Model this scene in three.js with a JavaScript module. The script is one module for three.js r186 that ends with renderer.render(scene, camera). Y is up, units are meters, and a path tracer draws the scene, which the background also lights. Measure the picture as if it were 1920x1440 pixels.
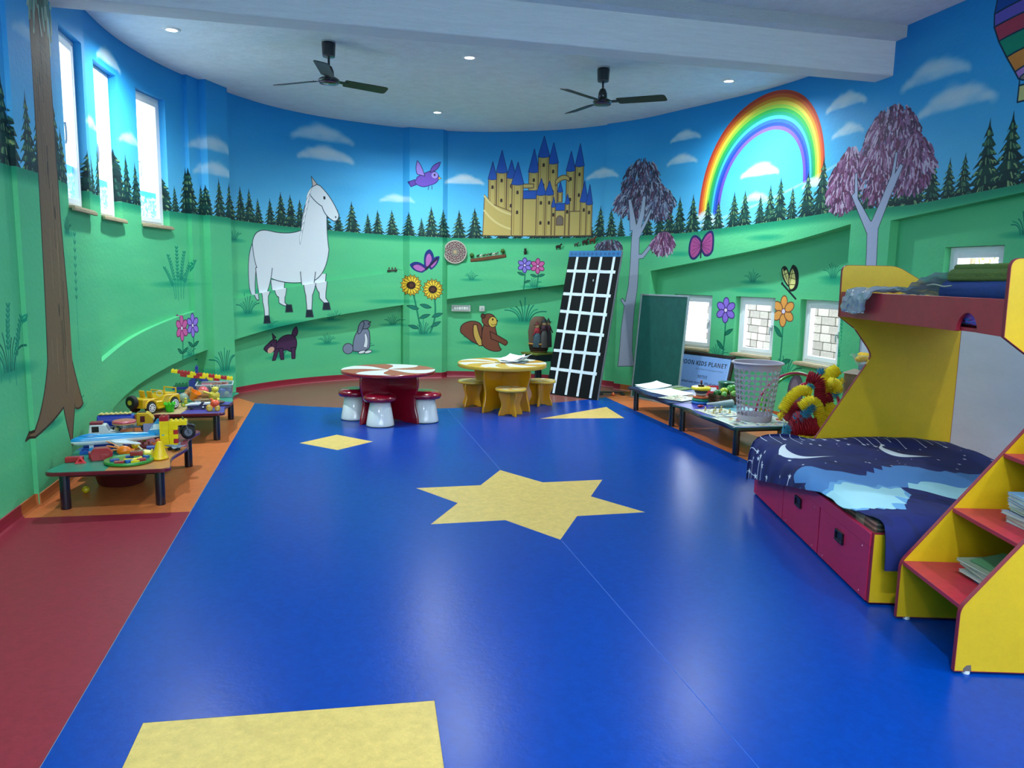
import * as THREE from 'three';
import { RoundedBoxGeometry } from 'three/addons/geometries/RoundedBoxGeometry.js';
import { mergeGeometries, mergeVertices, toCreasedNormals } from 'three/addons/utils/BufferGeometryUtils.js';
import { RectAreaLightUniformsLib } from 'three/addons/lights/RectAreaLightUniformsLib.js';

// ---------------------------------------------------------------- camera, sky, exposure
const scene = new THREE.Scene();
const camera = new THREE.PerspectiveCamera(53.76, 1920 / 1440, 0.05, 200);
camera.position.set(0, 1.6, 0);
camera.rotation.set(-0.13973, -0.23581, 0.01961, 'YXZ');
const renderer = new THREE.WebGLRenderer({ antialias: true });
renderer.toneMapping = THREE.LinearToneMapping;
renderer.toneMappingExposure = .93;
renderer.shadowMap.enabled = true;
RectAreaLightUniformsLib.init();
const SKY = 8.5;                                   // overcast daylight outside
{
  const w = 64, h = 32, d = new Float32Array(w * h * 4);
  for (let j = 0; j < h; j++) for (let i = 0; i < w; i++) {
    const e = (j + .5) / h * 2 - 1, up = Math.max(0, e), k = (j * w + i) * 4;      // row 0 is the nadir
    const b = e < 0 ? .45 : 1.0 - .18 * up;
    d[k] = SKY * b * (.84 - .06 * up); d[k + 1] = SKY * b * .96; d[k + 2] = SKY * b * (1.08 + .06 * up); d[k + 3] = 1;
  }
  const t = new THREE.DataTexture(d, w, h, THREE.RGBAFormat, THREE.FloatType);
  t.mapping = THREE.EquirectangularReflectionMapping; t.magFilter = THREE.LinearFilter; t.needsUpdate = true;
  scene.background = t;
}
const REAR = [-1.7, 4.9, 1.7, 3.65];                // glazed opening in the wall behind the camera
const LAMP = 32, LAMP_NEAR = 24;                   // candela of each ceiling downlight, apse and near room
const LAMP_COLOUR = new THREE.Color(0.86, 0.97, 1.0);

// ---------------------------------------------------------------- helpers
function rng(seed) { let a = seed >>> 0; return () => { a = (a + 0x6D2B79F5) | 0; let t = Math.imul(a ^ (a >>> 15), 1 | a); t = (t + Math.imul(t ^ (t >>> 7), 61 | t)) ^ t; return ((t ^ (t >>> 14)) >>> 0) / 4294967296; }; }
const used = {};
function numbered(n) { used[n] = (used[n] ?? -1) + 1; return used[n] ? n + '_' + String(used[n]).padStart(3, '0') : n; }
function clean(g) {
  g = g.index ? g.toNonIndexed() : g.clone();
  for (const k of Object.keys(g.attributes)) if (!['position', 'normal', 'uv'].includes(k)) g.deleteAttribute(k);
  if (!g.attributes.normal) g.computeVertexNormals();
  if (!g.attributes.uv) g.setAttribute('uv', new THREE.BufferAttribute(new Float32Array(g.attributes.position.count * 2), 2));
  g.clearGroups(); return g;
}
const merge = (...l) => mergeGeometries(l.flat().map(clean));
const T = (g, x = 0, y = 0, z = 0, rx = 0, ry = 0, rz = 0, sx = 1, sy = sx, sz = sx) => { g = g.clone(); g.applyMatrix4(new THREE.Matrix4().compose(new THREE.Vector3(x, y, z), new THREE.Quaternion().setFromEuler(new THREE.Euler(rx, ry, rz)), new THREE.Vector3(sx, sy, sz))); return g; };
const box = (w, h, d, r = .004, s = 1) => new RoundedBoxGeometry(w, h, d, s, Math.min(r, w / 2.01, h / 2.01, d / 2.01));
const cyl = (r0, r1, h, n = 20) => new THREE.CylinderGeometry(r0, r1, h, n);
const ball = (r, n = 14) => new THREE.SphereGeometry(r, n, Math.max(6, n * .7 | 0));
const lathe = (pts, n = 28) => new THREE.LatheGeometry(pts.map(p => new THREE.Vector2(p[0], p[1])), n);
const tor = (R, r, a = 8, b = 28, arc = Math.PI * 2) => new THREE.TorusGeometry(R, r, a, b, arc);
const V3 = (x, y, z) => new THREE.Vector3(x, y, z);
const tube = (pts, r, n = 24, k = 7, closed = false) => new THREE.TubeGeometry(new THREE.CatmullRomCurve3(pts.map(p => V3(...p)), closed), n, r, k, closed);
function poly(pts) { const s = new THREE.Shape(); pts.forEach((p, i) => i ? s.lineTo(p[0], p[1]) : s.moveTo(p[0], p[1])); s.closePath(); return s; }
// polygon with rounded corners: points are [x, y, radius]
function rpoly(pts) {
  const s = new THREE.Shape(), n = pts.length;
  pts.forEach((p, i) => {
    const a = pts[(i + n - 1) % n], b = pts[(i + 1) % n], r = p[2] || 0;
    const la = Math.hypot(a[0] - p[0], a[1] - p[1]), lb = Math.hypot(b[0] - p[0], b[1] - p[1]);
    const ra = Math.min(r, la * .49), rb = Math.min(r, lb * .49);
    const A = [p[0] + (a[0] - p[0]) / la * ra, p[1] + (a[1] - p[1]) / la * ra], B = [p[0] + (b[0] - p[0]) / lb * rb, p[1] + (b[1] - p[1]) / lb * rb];
    i ? s.lineTo(...A) : s.moveTo(...A);
    if (r) s.quadraticCurveTo(p[0], p[1], ...B);
  });
  s.closePath(); return s;
}
const ext = (shape, depth, bevel = .002, curve = 8) => { const g = new THREE.ExtrudeGeometry(shape, { depth: depth - 2 * bevel, bevelEnabled: bevel > 0, bevelThickness: bevel, bevelSize: bevel, bevelOffset: -bevel, bevelSegments: 1, curveSegments: curve }); g.translate(0, 0, bevel); return g; };
// a plate lying flat: shape in (x, -z), from y = 0 up to h
const plate = (shape, h, bevel = .002, curve = 8) => ext(shape, h, bevel, curve).rotateX(-Math.PI / 2);

function shadowed(m) { m.castShadow = m.receiveShadow = true; return m; }
function part(name, geo, mat, parent, x = 0, y = 0, z = 0, rx = 0, ry = 0, rz = 0) {
  const m = shadowed(new THREE.Mesh(Array.isArray(geo) ? merge(geo) : geo, mat)); m.name = name;
  m.position.set(x, y, z); m.rotation.set(rx, ry, rz); parent.add(m); return m;
}
function tag(o, label, category, group) { o.userData.label = label; o.userData.category = category; if (group) o.userData.group = group; return o; }
function thing(name, label, category, pos = [0, 0, 0], turn = 0, group) {
  const o = new THREE.Group(); o.name = numbered(name); o.position.set(...pos); o.rotation.y = turn; scene.add(o);
  return tag(o, label, category, group);
}
function solo(name, label, category, geo, mat, pos = [0, 0, 0], turn = 0, group) {
  const o = shadowed(new THREE.Mesh(Array.isArray(geo) ? merge(geo) : geo, mat)); o.name = numbered(name); o.position.set(...pos); o.rotation.y = turn; scene.add(o);
  return tag(o, label, category, group);
}
function struct(name, geo, mat, parent = scene) {
  const m = geo ? shadowed(new THREE.Mesh(Array.isArray(geo) ? merge(geo) : geo, mat)) : new THREE.Group(); m.name = name; parent.add(m);
  if (parent === scene) m.userData.kind = 'structure'; return m;
}
function dup(o, label, pos, turn = 0) { const c = o.clone(); c.name = numbered(o.name.replace(/_\d{3}$/, '')); c.userData = { ...o.userData, label }; c.position.set(...pos); c.rotation.y = turn; scene.add(c); return c; }

// ---------------------------------------------------------------- textures and materials
function noiseTex(n, f, seed = 1) {                  // tileable grey noise
  const d = new Uint8Array(n * n * 4), r = rng(seed), L = 5, grids = [];
  for (let o = 0; o < L; o++) { const g = Math.min(n, 4 << (o + f)); grids.push([g, Float32Array.from({ length: g * g }, r)]); }
  for (let y = 0; y < n; y++) for (let x = 0; x < n; x++) {
    let v = 0, w = 0;
    grids.forEach(([g, a], o) => {
      const fx = x / n * g, fy = y / n * g, x0 = fx | 0, y0 = fy | 0, tx = fx - x0, ty = fy - y0, x1 = (x0 + 1) % g, y1 = (y0 + 1) % g, k = Math.pow(.65, o);
      v += k * ((a[y0 * g + x0] * (1 - tx) + a[y0 * g + x1] * tx) * (1 - ty) + (a[y1 * g + x0] * (1 - tx) + a[y1 * g + x1] * tx) * ty); w += k;
    });
    const c = Math.round(255 * Math.min(1, Math.max(0, (v / w - .5) * 1.9 + .5))), i = (y * n + x) * 4;
    d[i] = d[i + 1] = d[i + 2] = c; d[i + 3] = 255;
  }
  const t = new THREE.DataTexture(d, n, n); t.wrapS = t.wrapT = THREE.RepeatWrapping; t.magFilter = THREE.LinearFilter; t.minFilter = THREE.LinearMipmapLinearFilter; t.generateMipmaps = true; t.needsUpdate = true; return t;
}
const N_FINE = noiseTex(256, 3, 7), N_SOFT = noiseTex(256, 0, 9);
const rep = (t, x, y = x) => { const c = t.clone(); c.repeat.set(x, y); c.needsUpdate = true; return c; };
// colour map: base colour mottled by noise (grain of the stuff itself)
function mottled(hex, amount = .06, seed = 3, n = 128, f = 2) {
  const c = new THREE.Color(hex), r = rng(seed), d = new Uint8Array(n * n * 4), s = c.clone().convertLinearToSRGB();
  const src = noiseTex(n, f, seed).image.data;
  for (let i = 0; i < n * n; i++) { const k = 1 + (src[i * 4] / 255 - .5) * 2 * amount + (r() - .5) * amount; d[i * 4] = Math.min(255, s.r * 255 * k); d[i * 4 + 1] = Math.min(255, s.g * 255 * k); d[i * 4 + 2] = Math.min(255, s.b * 255 * k); d[i * 4 + 3] = 255; }
  const t = new THREE.DataTexture(d, n, n); t.colorSpace = THREE.SRGBColorSpace; t.wrapS = t.wrapT = THREE.RepeatWrapping; t.magFilter = THREE.LinearFilter; t.needsUpdate = true; return t;
}
function canvasTex(w, h, draw) {
  const c = document.createElement('canvas'); c.width = w; c.height = h; draw(c.getContext('2d'), w, h);
  const t = new THREE.CanvasTexture(c); t.colorSpace = THREE.SRGBColorSpace; t.anisotropy = 8; return t;
}
const mats = {};
function M(hex, rough = .5, o = {}) {               // shared plain material, finely grained in its gloss
  const k = hex + '|' + rough + JSON.stringify(o);
  return mats[k] ??= new THREE.MeshPhysicalMaterial({ color: hex, roughness: rough, ...o });
}
const gloss = (hex, o = {}) => M(hex, .28, { clearcoat: .4, clearcoatRoughness: .15, ...o });   // moulded toy plastic
const matte = (hex, o = {}) => M(hex, .75, o);
const BLACK = '#101218', WHITE = '#e9edf0', YEL = '#f2c80f', RED = '#b3162a', BLUE = '#0d3fa8';

// ---------------------------------------------------------------- the room: plan of the wall, walked clockwise from behind the camera on the left (s = metres along it)
const H = 3.8, H_NEAR = 3.9;
const PLAN = [[-1.97, 3], [-1.97, 0], [-1.97, -4], [-1.97, -6.6], [-1.97, -7.4], [-1.945, -8.1], [-1.86, -8.65], [-1.68, -9.28], [-1.45, -9.8], [-1.12, -10.4], [-.66, -10.99], [-.11, -11.4], [.45, -11.65], [1.24, -11.87], [2.09, -11.83], [2.86, -11.53], [3.53, -11.07], [3.98, -10.5], [4.23, -10.1], [4.46, -9.5], [4.72, -8.81], [4.9, -8.28], [4.98, -7.9], [5.03, -7.5], [5.05, -7], [5.05, -6.3], [5.05, -4], [5.05, 0], [5.05, 3]];
const WP = [], WS = [0];
{
  const n = PLAN.length, g = i => i < 0 ? PLAN[0].map((v, k) => 2 * v - PLAN[1][k]) : i >= n ? PLAN[n - 1].map((v, k) => 2 * v - PLAN[n - 2][k]) : PLAN[i];
  const d = (a, b) => Math.max(Math.hypot(b[0] - a[0], b[1] - a[1]) ** .5, 1e-6), mx = (a, b, t0, t1, t) => a.map((v, k) => ((t1 - t) * v + (t - t0) * b[k]) / (t1 - t0));
  for (let i = 0; i < n - 1; i++) {
    const p = [g(i - 1), g(i), g(i + 1), g(i + 2)], t = [0]; for (let k = 0; k < 3; k++) t.push(t[k] + d(p[k], p[k + 1]));
    for (let j = 0; j < 12; j++) {
      const u = t[1] + (t[2] - t[1]) * j / 12, A = [0, 1, 2].map(k => mx(p[k], p[k + 1], t[k], t[k + 1], u)), B = [0, 1].map(k => mx(A[k], A[k + 1], t[k], t[k + 2], u));
      WP.push(mx(B[0], B[1], t[1], t[2], u));
    }
  }
  WP.push(PLAN[n - 1]);
  for (let i = 1; i < WP.length; i++) WS.push(WS[i - 1] + Math.hypot(WP[i][0] - WP[i - 1][0], WP[i][1] - WP[i - 1][1]));
}
const S_END = WS[WS.length - 1];
function wallAt(s) {                                  // point of the plan and the outward normal
  s = Math.min(S_END - 1e-6, Math.max(0, s)); let i = 0; while (WS[i + 1] < s) i++;
  const u = (s - WS[i]) / (WS[i + 1] - WS[i]), P = k => WP[Math.max(0, Math.min(WP.length - 1, k))], lerp = (a, b) => [a[0] + (b[0] - a[0]) * u, a[1] + (b[1] - a[1]) * u];
  const t0 = [P(i + 1)[0] - P(i - 1)[0], P(i + 1)[1] - P(i - 1)[1]], t1 = [P(i + 2)[0] - P(i)[0], P(i + 2)[1] - P(i)[1]];
  const nrm = v => { const l = Math.hypot(...v); return [v[0] / l, v[1] / l]; }, t = nrm(lerp(nrm(t0), nrm(t1))), p = lerp(P(i), P(i + 1));
  return { x: p[0], z: p[1], tx: t[0], tz: t[1], ox: t[1], oz: -t[0] };     // outward = (tz, -tx): left wall -> -x
}
const onWall = (s, y, off = 0) => { const w = wallAt(s); return V3(w.x + w.ox * off, y, w.z + w.oz * off); };
const wallTurn = s => { const w = wallAt(s); return Math.atan2(-w.ox, -w.oz); };   // turns +z to face into the room

// relief: a sloping slab climbs round the apse, panels under it are recessed, piers stand proud
const yNiche = s => .66 + .142 * (s - 12.86), yLedge = s => .8 + .1465 * (s - 10.36);
const NICHES = [[10.55, 12.86], [13.28, 16.30], [16.98, 19.78], [20.36, 23.66]];
const WINS = [                                        // s0, s1, y0, y1
  [9.66, 10.22, 2.07, 3.44], [10.69, 11.27, 2.07, 3.44], [11.70, 12.29, 2.07, 3.44],
  [20.70, 21.37, .70, 1.42], [21.75, 22.36, .70, 1.42], [22.76, 23.42, .70, 1.42], [24.80, 25.40, 1.42, 1.93],
];
const OUT = .36;
function baseOff(s) {                                 // piers stand proud of the wall
  if (s > 8.58 && s < 9.42) return -.03;
  if (s > 12.64 && s < 13.28) return -.09;
  if (s > 16.30 && s < 16.98) return .05 - .09 * Math.min(1, (s - 16.30) / .08, (16.98 - s) / .08);
    return 0;
}
function layers(s) {                                  // bottom to top
  const L = [], niche = NICHES.find(n => s > n[0] && s < n[1]), b = baseOff(s), ledge = s > 10.3 && s < 19.5 && !(s > 12.64 && s < 13.28) && !(s > 16.3 && s < 16.98);
  const win = WINS.find(w => s > w[0] && s < w[1]);
  let cuts = [];
  if (s > 24.22 && s < 28) cuts = [[() => 2.0, v => .09], [() => 9, v => 0]], cuts[0][0] = v => 2.19 + .085 * (v - 24.24);
  else if (niche) { cuts.push([yNiche, v => .15]); if (ledge) cuts.push([yLedge, v => 0]); cuts.push([() => 9, v => ledge ? .05 : 0]); }
  else if (ledge) cuts.push([yLedge, v => baseOff(v)], [() => 9, v => .05]);
  else cuts.push([() => 9, v => baseOff(v)]);
  let lo = () => 0;
  for (let [hi, off] of cuts) {
    if (hi(s) > 8) hi = () => 4.05;
    if (win && win[2] >= lo(s) && win[3] <= hi(s)) { L.push({ lo, hi: () => win[2], off }, { lo: () => win[2], hi: () => win[3], off, gap: true }, { lo: () => win[3], hi, off }); }
    else L.push({ lo, hi, off });
    lo = hi;
  }
  return L;
}
const GLASS_AT = .115;                                // window frames sit this far behind the face they are cut in
function buildWall(sA, sB, uv) {                      // inner face between two values of s
  const P = [], N = [], UV = [], oP = [], oN = [];
  const quad = (a, b, c, d, n, t, outer) => {         // a b c d counter-clockwise seen from the room; t = [s, y] of each corner
    const [PP, NN] = outer ? [oP, oN] : [P, N];
    for (const k of [0, 1, 2, 0, 2, 3]) { const v = [a, b, c, d][k]; PP.push(v.x, v.y, v.z); const m = n || V3().subVectors(b, a).cross(V3().subVectors(d, a)).normalize(); const q = Array.isArray(m) ? m[k] : m; NN.push(q.x, q.y, q.z); if (!outer) UV.push(...uv(...t[k])); }
  };
  const inward = s => { const w = wallAt(s); return V3(-w.ox, 0, -w.oz); }, outward = s => inward(s).negate();
  const marks = [sA, sB]; for (let s = Math.ceil(sA * 10) / 10; s < sB; s += .1) marks.push(s);
  for (const v of [8.58, 9.42, 10.3, 12.64, 13.28, 16.3, 16.38, 16.9, 16.98, 19.5, 20.28, 20.36, 24.22, 28, ...NICHES.flat(), ...WINS.flatMap(w => w.slice(0, 2))]) if (v > sA && v < sB) marks.push(v);
  marks.sort((a, b) => a - b);
  const S = marks.filter((v, i) => !i || v - marks[i - 1] > 1e-5);
  let prev = null;
  for (let i = 0; i + 1 < S.length; i++) {
    const a = S[i], b = S[i + 1], L = layers((a + b) / 2), na = inward(a), nb = inward(b);
    const p = (s, y, o) => onWall(s, y, o), ea = a + 1e-6, eb = b - 1e-6;
    L.forEach((l, k) => {
      const offA = l.off(ea), offB = l.off(eb), bev = Math.abs(offA - offB) > 1e-4;
      if (!l.gap) {
        const n = Math.max(1, Math.ceil((l.hi(a) - l.lo(a)) / .6));
        for (let j = 0; j < n; j++) {
          const f = (s, t) => l.lo(s) + (l.hi(s) - l.lo(s)) * t, y = [f(a, j / n), f(b, j / n), f(b, (j + 1) / n), f(a, (j + 1) / n)];
          quad(p(a, y[0], offA), p(b, y[1], offB), p(b, y[2], offB), p(a, y[3], offA), bev ? null : [na, nb, nb, na], [[a, y[0]], [b, y[1]], [b, y[2]], [a, y[3]]]);
        }
        quad(p(b, l.lo(b), OUT), p(a, l.lo(a), OUT), p(a, l.hi(a), OUT), p(b, l.hi(b), OUT), [outward(b), outward(a), outward(a), outward(b)], null, true);
      }
      const m = L[k + 1]; if (!m) return;
      const y0 = l.hi(a), y1 = l.hi(b), seg = (fa, fb, ga, gb, up, outer) => up
        ? quad(p(a, y0, fa), p(b, y1, fb), p(b, y1, gb), p(a, y0, ga), null, [[a, y0], [b, y1], [b, y1], [a, y0]], outer)
        : quad(p(a, y0, ga), p(b, y1, gb), p(b, y1, fb), p(a, y0, fa), null, [[a, y0], [b, y1], [b, y1], [a, y0]], outer);
      if (l.gap !== m.gap) { const g = l.gap ? l : m, o = g.off, up = !!m.gap; seg(o(ea), o(eb), o(ea) + GLASS_AT, o(eb) + GLASS_AT, up); seg(o(ea) + GLASS_AT, o(eb) + GLASS_AT, OUT, OUT, up, true); }
      else { const A = l.off(ea), B = m.off(ea); if (Math.abs(A - B) > 1e-5) A < B ? seg(A, l.off(eb), B, m.off(eb), true) : seg(B, m.off(eb), A, l.off(eb), false); }
    });
    if (prev) {                                       // steps between neighbouring columns
      const s = a, ys = [...new Set([...prev, ...L].flatMap(l => [l.lo(s), l.hi(s)]).map(v => +v.toFixed(5)))].sort((x, y) => x - y);
      for (let k = 0; k + 1 < ys.length; k++) {
        const ym = (ys[k] + ys[k + 1]) / 2, q = (LL, e) => LL.find(l => l.lo(s) <= ym && l.hi(s) >= ym), l = q(prev), r = q(L); if (!l || !r || ys[k + 1] - ys[k] < 1e-4) continue;
        const strip = (o0, o1, faceRight, outer) => { const c = [p(s, ys[k], o0), p(s, ys[k], o1), p(s, ys[k + 1], o1), p(s, ys[k + 1], o0)], e = s + (faceRight ? o1 - o0 : o0 - o1) * .6, t = [[s, ys[k]], [e, ys[k]], [e, ys[k + 1]], [s, ys[k + 1]]]; faceRight ? quad(c[0], c[1], c[2], c[3], null, t, outer) : quad(c[1], c[0], c[3], c[2], null, [t[1], t[0], t[3], t[2]], outer); };
        const A = l.off(s - 1e-6), B = r.off(s + 1e-6);
        if (!!l.gap !== !!r.gap) { const o = l.gap ? A : B, right = !!r.gap; if (Math.abs(A - B) > 1e-5) strip(Math.min(A, B), Math.max(A, B), A < B); strip(o, o + GLASS_AT, right); strip(o + GLASS_AT, OUT, right, true); }
        else if (!l.gap && Math.abs(A - B) > 1e-5) strip(Math.min(A, B), Math.max(A, B), A < B);
      }
    }
    prev = L;
  }
  const mk = (P, N, U) => { const g = new THREE.BufferGeometry(); g.setAttribute('position', new THREE.Float32BufferAttribute(P, 3)); g.setAttribute('normal', new THREE.Float32BufferAttribute(N, 3)); g.setAttribute('uv', new THREE.Float32BufferAttribute(U || new Float32Array(P.length / 3 * 2), 2)); return g; };
  return [mk(P, N, UV), mk(oP, oN)];
}

// ---------------------------------------------------------------- the mural, painted in metres on the wall: x = s along the wall, y = height
const lerpT = (tab, s) => { let i = 0; while (i < tab.length - 2 && tab[i + 1][0] < s) i++; const [a, b] = [tab[i], tab[i + 1]]; return a[1] + (b[1] - a[1]) * Math.min(1, Math.max(0, (s - a[0]) / (b[0] - a[0]))); };
const TREELINE = [[0, 2.25], [8.4, 2.24], [9.7, 2.25], [11.4, 2.26], [13.2, 2.26], [13.9, 2.25], [15.8, 2.21], [17, 2.19], [19.3, 2.21], [21, 2.22], [22, 2.28], [23.3, 2.33], [24.5, 2.31], [25.6, 2.37], [34, 2.4]];
const mix = (a, b, t) => '#' + new THREE.Color(a).lerpColors(new THREE.Color(a).convertLinearToSRGB(), new THREE.Color(b).convertLinearToSRGB(), t).convertSRGBToLinear().getHexString();
function mural(g, sA, sB) {
  const near = (s, w = 1) => s > sA - w && s < sB + w;
  const P = (pts, fill, line = '#1b2a33', lw = .012, open) => { if (!near(pts[0][0], 2)) return; g.beginPath(); pts.forEach((p, i) => i ? (p.length === 4 ? g.quadraticCurveTo(...p) : p.length === 6 ? g.bezierCurveTo(...p) : g.lineTo(...p)) : g.moveTo(...p)); if (!open) g.closePath(); if (fill) { g.fillStyle = fill; g.fill(); } if (line) { g.strokeStyle = line; g.lineWidth = lw; g.lineJoin = 'round'; g.lineCap = 'round'; g.stroke(); } };
  const E = (x, y, rx, ry, fill, rot = 0, line = null, lw = .01) => { g.beginPath(); g.ellipse(x, y, rx, ry, rot, 0, 7); if (fill) { g.fillStyle = fill; g.fill(); } if (line) { g.strokeStyle = line; g.lineWidth = lw; g.stroke(); } };
  const soft = (x, y, rx, ry, rgb, a) => { if (!near(x, 1.5)) return; g.save(); g.translate(x, y); g.scale(rx, ry); const q = g.createRadialGradient(0, 0, 0, 0, 0, 1); q.addColorStop(0, `rgba(${rgb},${a})`); q.addColorStop(.5, `rgba(${rgb},${a * .6})`); q.addColorStop(1, `rgba(${rgb},0)`); g.fillStyle = q; g.fillRect(-1, -1, 2, 2); g.restore(); };
  // sky paint: deep blue brushed into pale blue
  let q = g.createLinearGradient(0, 3.9, 0, 2.1);
  q.addColorStop(0, '#158ad2'); q.addColorStop(.3, '#33a3e2'); q.addColorStop(.65, '#52b6e6'); q.addColorStop(1, '#74c8ee');
  g.fillStyle = q; g.fillRect(sA - 1, 2, sB - sA + 2, 2.1);
  const r = rng(21);
  for (let i = 0; i < 60; i++) { const x = 7 + r() * 19.5, y = 2.4 + r() * 1.3; soft(x, y, .3 + r() * .7, .08 + r() * .15, r() < .5 ? '120,200,235' : '20,120,190', .10); }
  // clouds
  const cloud = (x, y, w, a = .75, seed = 1) => { if (!near(x)) return; const c = rng(seed * 77 + 5); for (let i = 0; i < 26; i++) { const t = i / 25 * 2 - 1, top = Math.pow(1 - t * t, .8) * (.55 + .45 * c()), q = w * (.05 + .085 * (1 - Math.abs(t)) + .03 * c()); soft(x + t * w * .46, y + top * w * .17, q, q * .85, '216,228,238', a * .6); } for (let i = 0; i < 8; i++) soft(x + (i / 7 * 2 - 1) * w * .38, y + w * .03, w * .14, w * .055, '210,226,238', a * .6); soft(x, y + w * .1, w * .3, w * .12, '225,236,244', a * .5); };
  [[15.06, 3.47, 1.0, .6], [15.1, 3.21, .9, .8], [17.23, 3.02, .62, .9], [19.43, 3.06, .6, .8], [20.9, 3.41, .55, .75], [20.86, 3.12, .55, .7], [22.14, 2.84, .62, .85], [22.1, 2.55, .45, .5], [23.44, 3.36, .62, 1], [23.5, 3.08, .5, .6], [24.6, 3.34, .8, .65], [24.85, 3.06, .85, .8], [13.0, 3.02, .75, .6], [13.04, 2.74, .7, .6], [11.1, 3.5, .6, .85], [10.47, 2.82, .5, .5], [11.52, 2.85, .5, .5], [16.2, 2.7, .55, .45], [8.9, 3.1, .5, .3]].forEach((c, i) => cloud(c[0], c[1], c[2], c[3], i + 1));
  // rainbow
  if (near(22.2, 1.5)) ['#c8432f', '#e2672a', '#eda22f', '#f1dc4e', '#9fd04a', '#33ab52', '#1f9a76', '#46b5dc', '#2d62c4', '#2443ad', '#6a4fb4'].forEach((c, i) => { g.strokeStyle = c; g.lineWidth = .042; g.beginPath(); const k = 1 - i * .031; g.moveTo(22.18 - .965 * k, 2.42); g.bezierCurveTo(22.18 - .965 * k, 2.42 + 1.68 * k, 22.18 + .985 * k, 2.5 + 1.66 * k, 22.18 + .985 * k, 2.68); g.stroke(); });
  [[21.3, 2.42, .5], [23.05, 2.68, .45], [21.42, 2.36, .4]].forEach((c, i) => cloud(c[0], c[1] - .06, c[2], .9, 40 + i));
  if (near(22.4, 2)) { g.strokeStyle = 'rgba(235,235,200,.35)'; g.lineWidth = .03; g.beginPath(); g.moveTo(21.5, 2.36); g.lineTo(23.6, 2.86); g.stroke(); }
  // balloon
  if (near(25.5)) {
    const bx = 25.56, prof = [[3.3, .21], [3.42, .3], [3.6, .385], [3.75, .4], [3.9, .36], [4.05, .26]], wid = y => y < 3.3 ? .11 + (y - 3.15) * .66 : lerpT(prof, y);
    [['#b983c9', 3.15], ['#e08a3c', 3.21], ['#109070', 3.34], ['#b43a52', 3.48], ['#6a58b8', 3.6], ['#0e4a9e', 3.7], ['#b8b87a', 3.84]].forEach(([c, y], i, A) => { const y1 = i < A.length - 1 ? A[i + 1][1] : 4.05, w0 = wid(y), w1 = wid(y1); P([[bx - w0, y], [bx - w1, y1], [bx, y1 + .07, bx + w1, y1], [bx + w0, y], [bx, y + .07, bx - w0, y]], c, '#12304a', .012); });
    E(bx, 3.155, .1, .03, '#8a7a74', 0, '#12304a'); P([[bx - .1, 3.15], [bx - .1, 3.1]], null, '#12304a', .01, 1); P([[bx + .1, 3.15], [bx + .1, 3.1]], null, '#12304a', .01, 1);
    P([[bx - .1, 3.1], [bx - .1, 2.98], [bx + .06, 2.98], [bx + .1, 3.02], [bx + .1, 3.1]], '#d9cf86', '#12304a');
  }
  // hedge of pines along the horizon
  const pine = (x, y, h, seed) => {
    if (!near(x, .4)) return; const c = rng(seed), w = h * .37, rows = 7;
    for (let i = 0; i < rows; i++) {
      const t = i / rows, yy = y + h * t * .92, ww = w * (1 - t * .92), hh = h * .26 * (1 - t * .4);
      g.fillStyle = ['#0c2a2c', '#113636', '#16403a'][i % 3]; g.beginPath(); g.moveTo(x, yy + hh); const n = 5; for (let k = 0; k <= n; k++) { const u = k / n * 2 - 1; g.lineTo(x + u * ww * (.9 + .2 * c()), yy - (k % 2 ? .0 : .03) * h * (.6 + c()) + (1 - Math.abs(u)) * .02); } g.closePath(); g.fill();
      for (let k = 0; k < 6; k++) { const u = c() * 1.7 - .85, bx = x + u * ww * .8; g.strokeStyle = ['#4c7a58', '#6d9462', '#2d6252', '#87a46c'][c() * 4 | 0]; g.lineWidth = h * .022; g.beginPath(); g.moveTo(bx, yy + hh * (.5 - .4 * Math.abs(u))); g.quadraticCurveTo(bx + u * ww * .2, yy + hh * .3, bx + u * ww * .35 + .004, yy + hh * .12); g.stroke(); }
    }
    g.fillStyle = '#0c2a2c'; g.beginPath(); g.moveTo(x - h * .02, y + h * .9); g.lineTo(x, y + h * 1.04); g.lineTo(x + h * .02, y + h * .9); g.fill();
  };
  { const c = rng(99); let k = 0; for (let x = 6.9; x < 26.4;) { const tall = x < 9.4 ? .62 : x < 13 ? .42 : x > 23 ? .48 : .40; pine(x, lerpT(TREELINE, x) - .03, tall * (.72 + .55 * c()), 300 + k++); x += (x < 9.4 ? .26 : .2) * (.74 + .55 * c()); } }
  // castle: plain cream towers with blue cones
  if (near(18.4, 1.2)) {
    const st = '#c3ab62', ln = '#6b4f36', rf = '#1f58b8';
    const wall = (x0, x1, y0, y1) => { P([[x0, y0], [x1, y0], [x1, y1], [x0, y1]], st, ln, .014); };
    const tower = (x, w, y0, y1, roof, win = 2) => {
      wall(x - w / 2, x + w / 2, y0, y1);
      P([[x - w * .58, y1], [x, y1 + roof], [x + w * .58, y1], [x, y1 - .03, x - w * .58, y1]], rf, '#173a78', .01);
      g.strokeStyle = '#9d8446'; g.lineWidth = .012; for (const u of [-.3, .32]) { g.beginPath(); g.moveTo(x + u * w, y0 + .02); g.lineTo(x + u * w, y1 - .03); g.stroke(); }
      for (let i = 0; i < win; i++) { const yy = y1 - .12 - i * .3; if (yy < y0 + .1) break; P([[x - .018, yy - .03], [x + .018, yy - .03], [x + .018, yy + .01], [x, yy + .04, x - .018, yy + .01]], '#3a2c26', null); }
    };
    tower(17.66, .12, 2.4, 3.1, .26); tower(17.95, .14, 2.4, 3.12, .26, 3); tower(17.8, .15, 2.35, 3.2, .33, 3);
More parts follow.
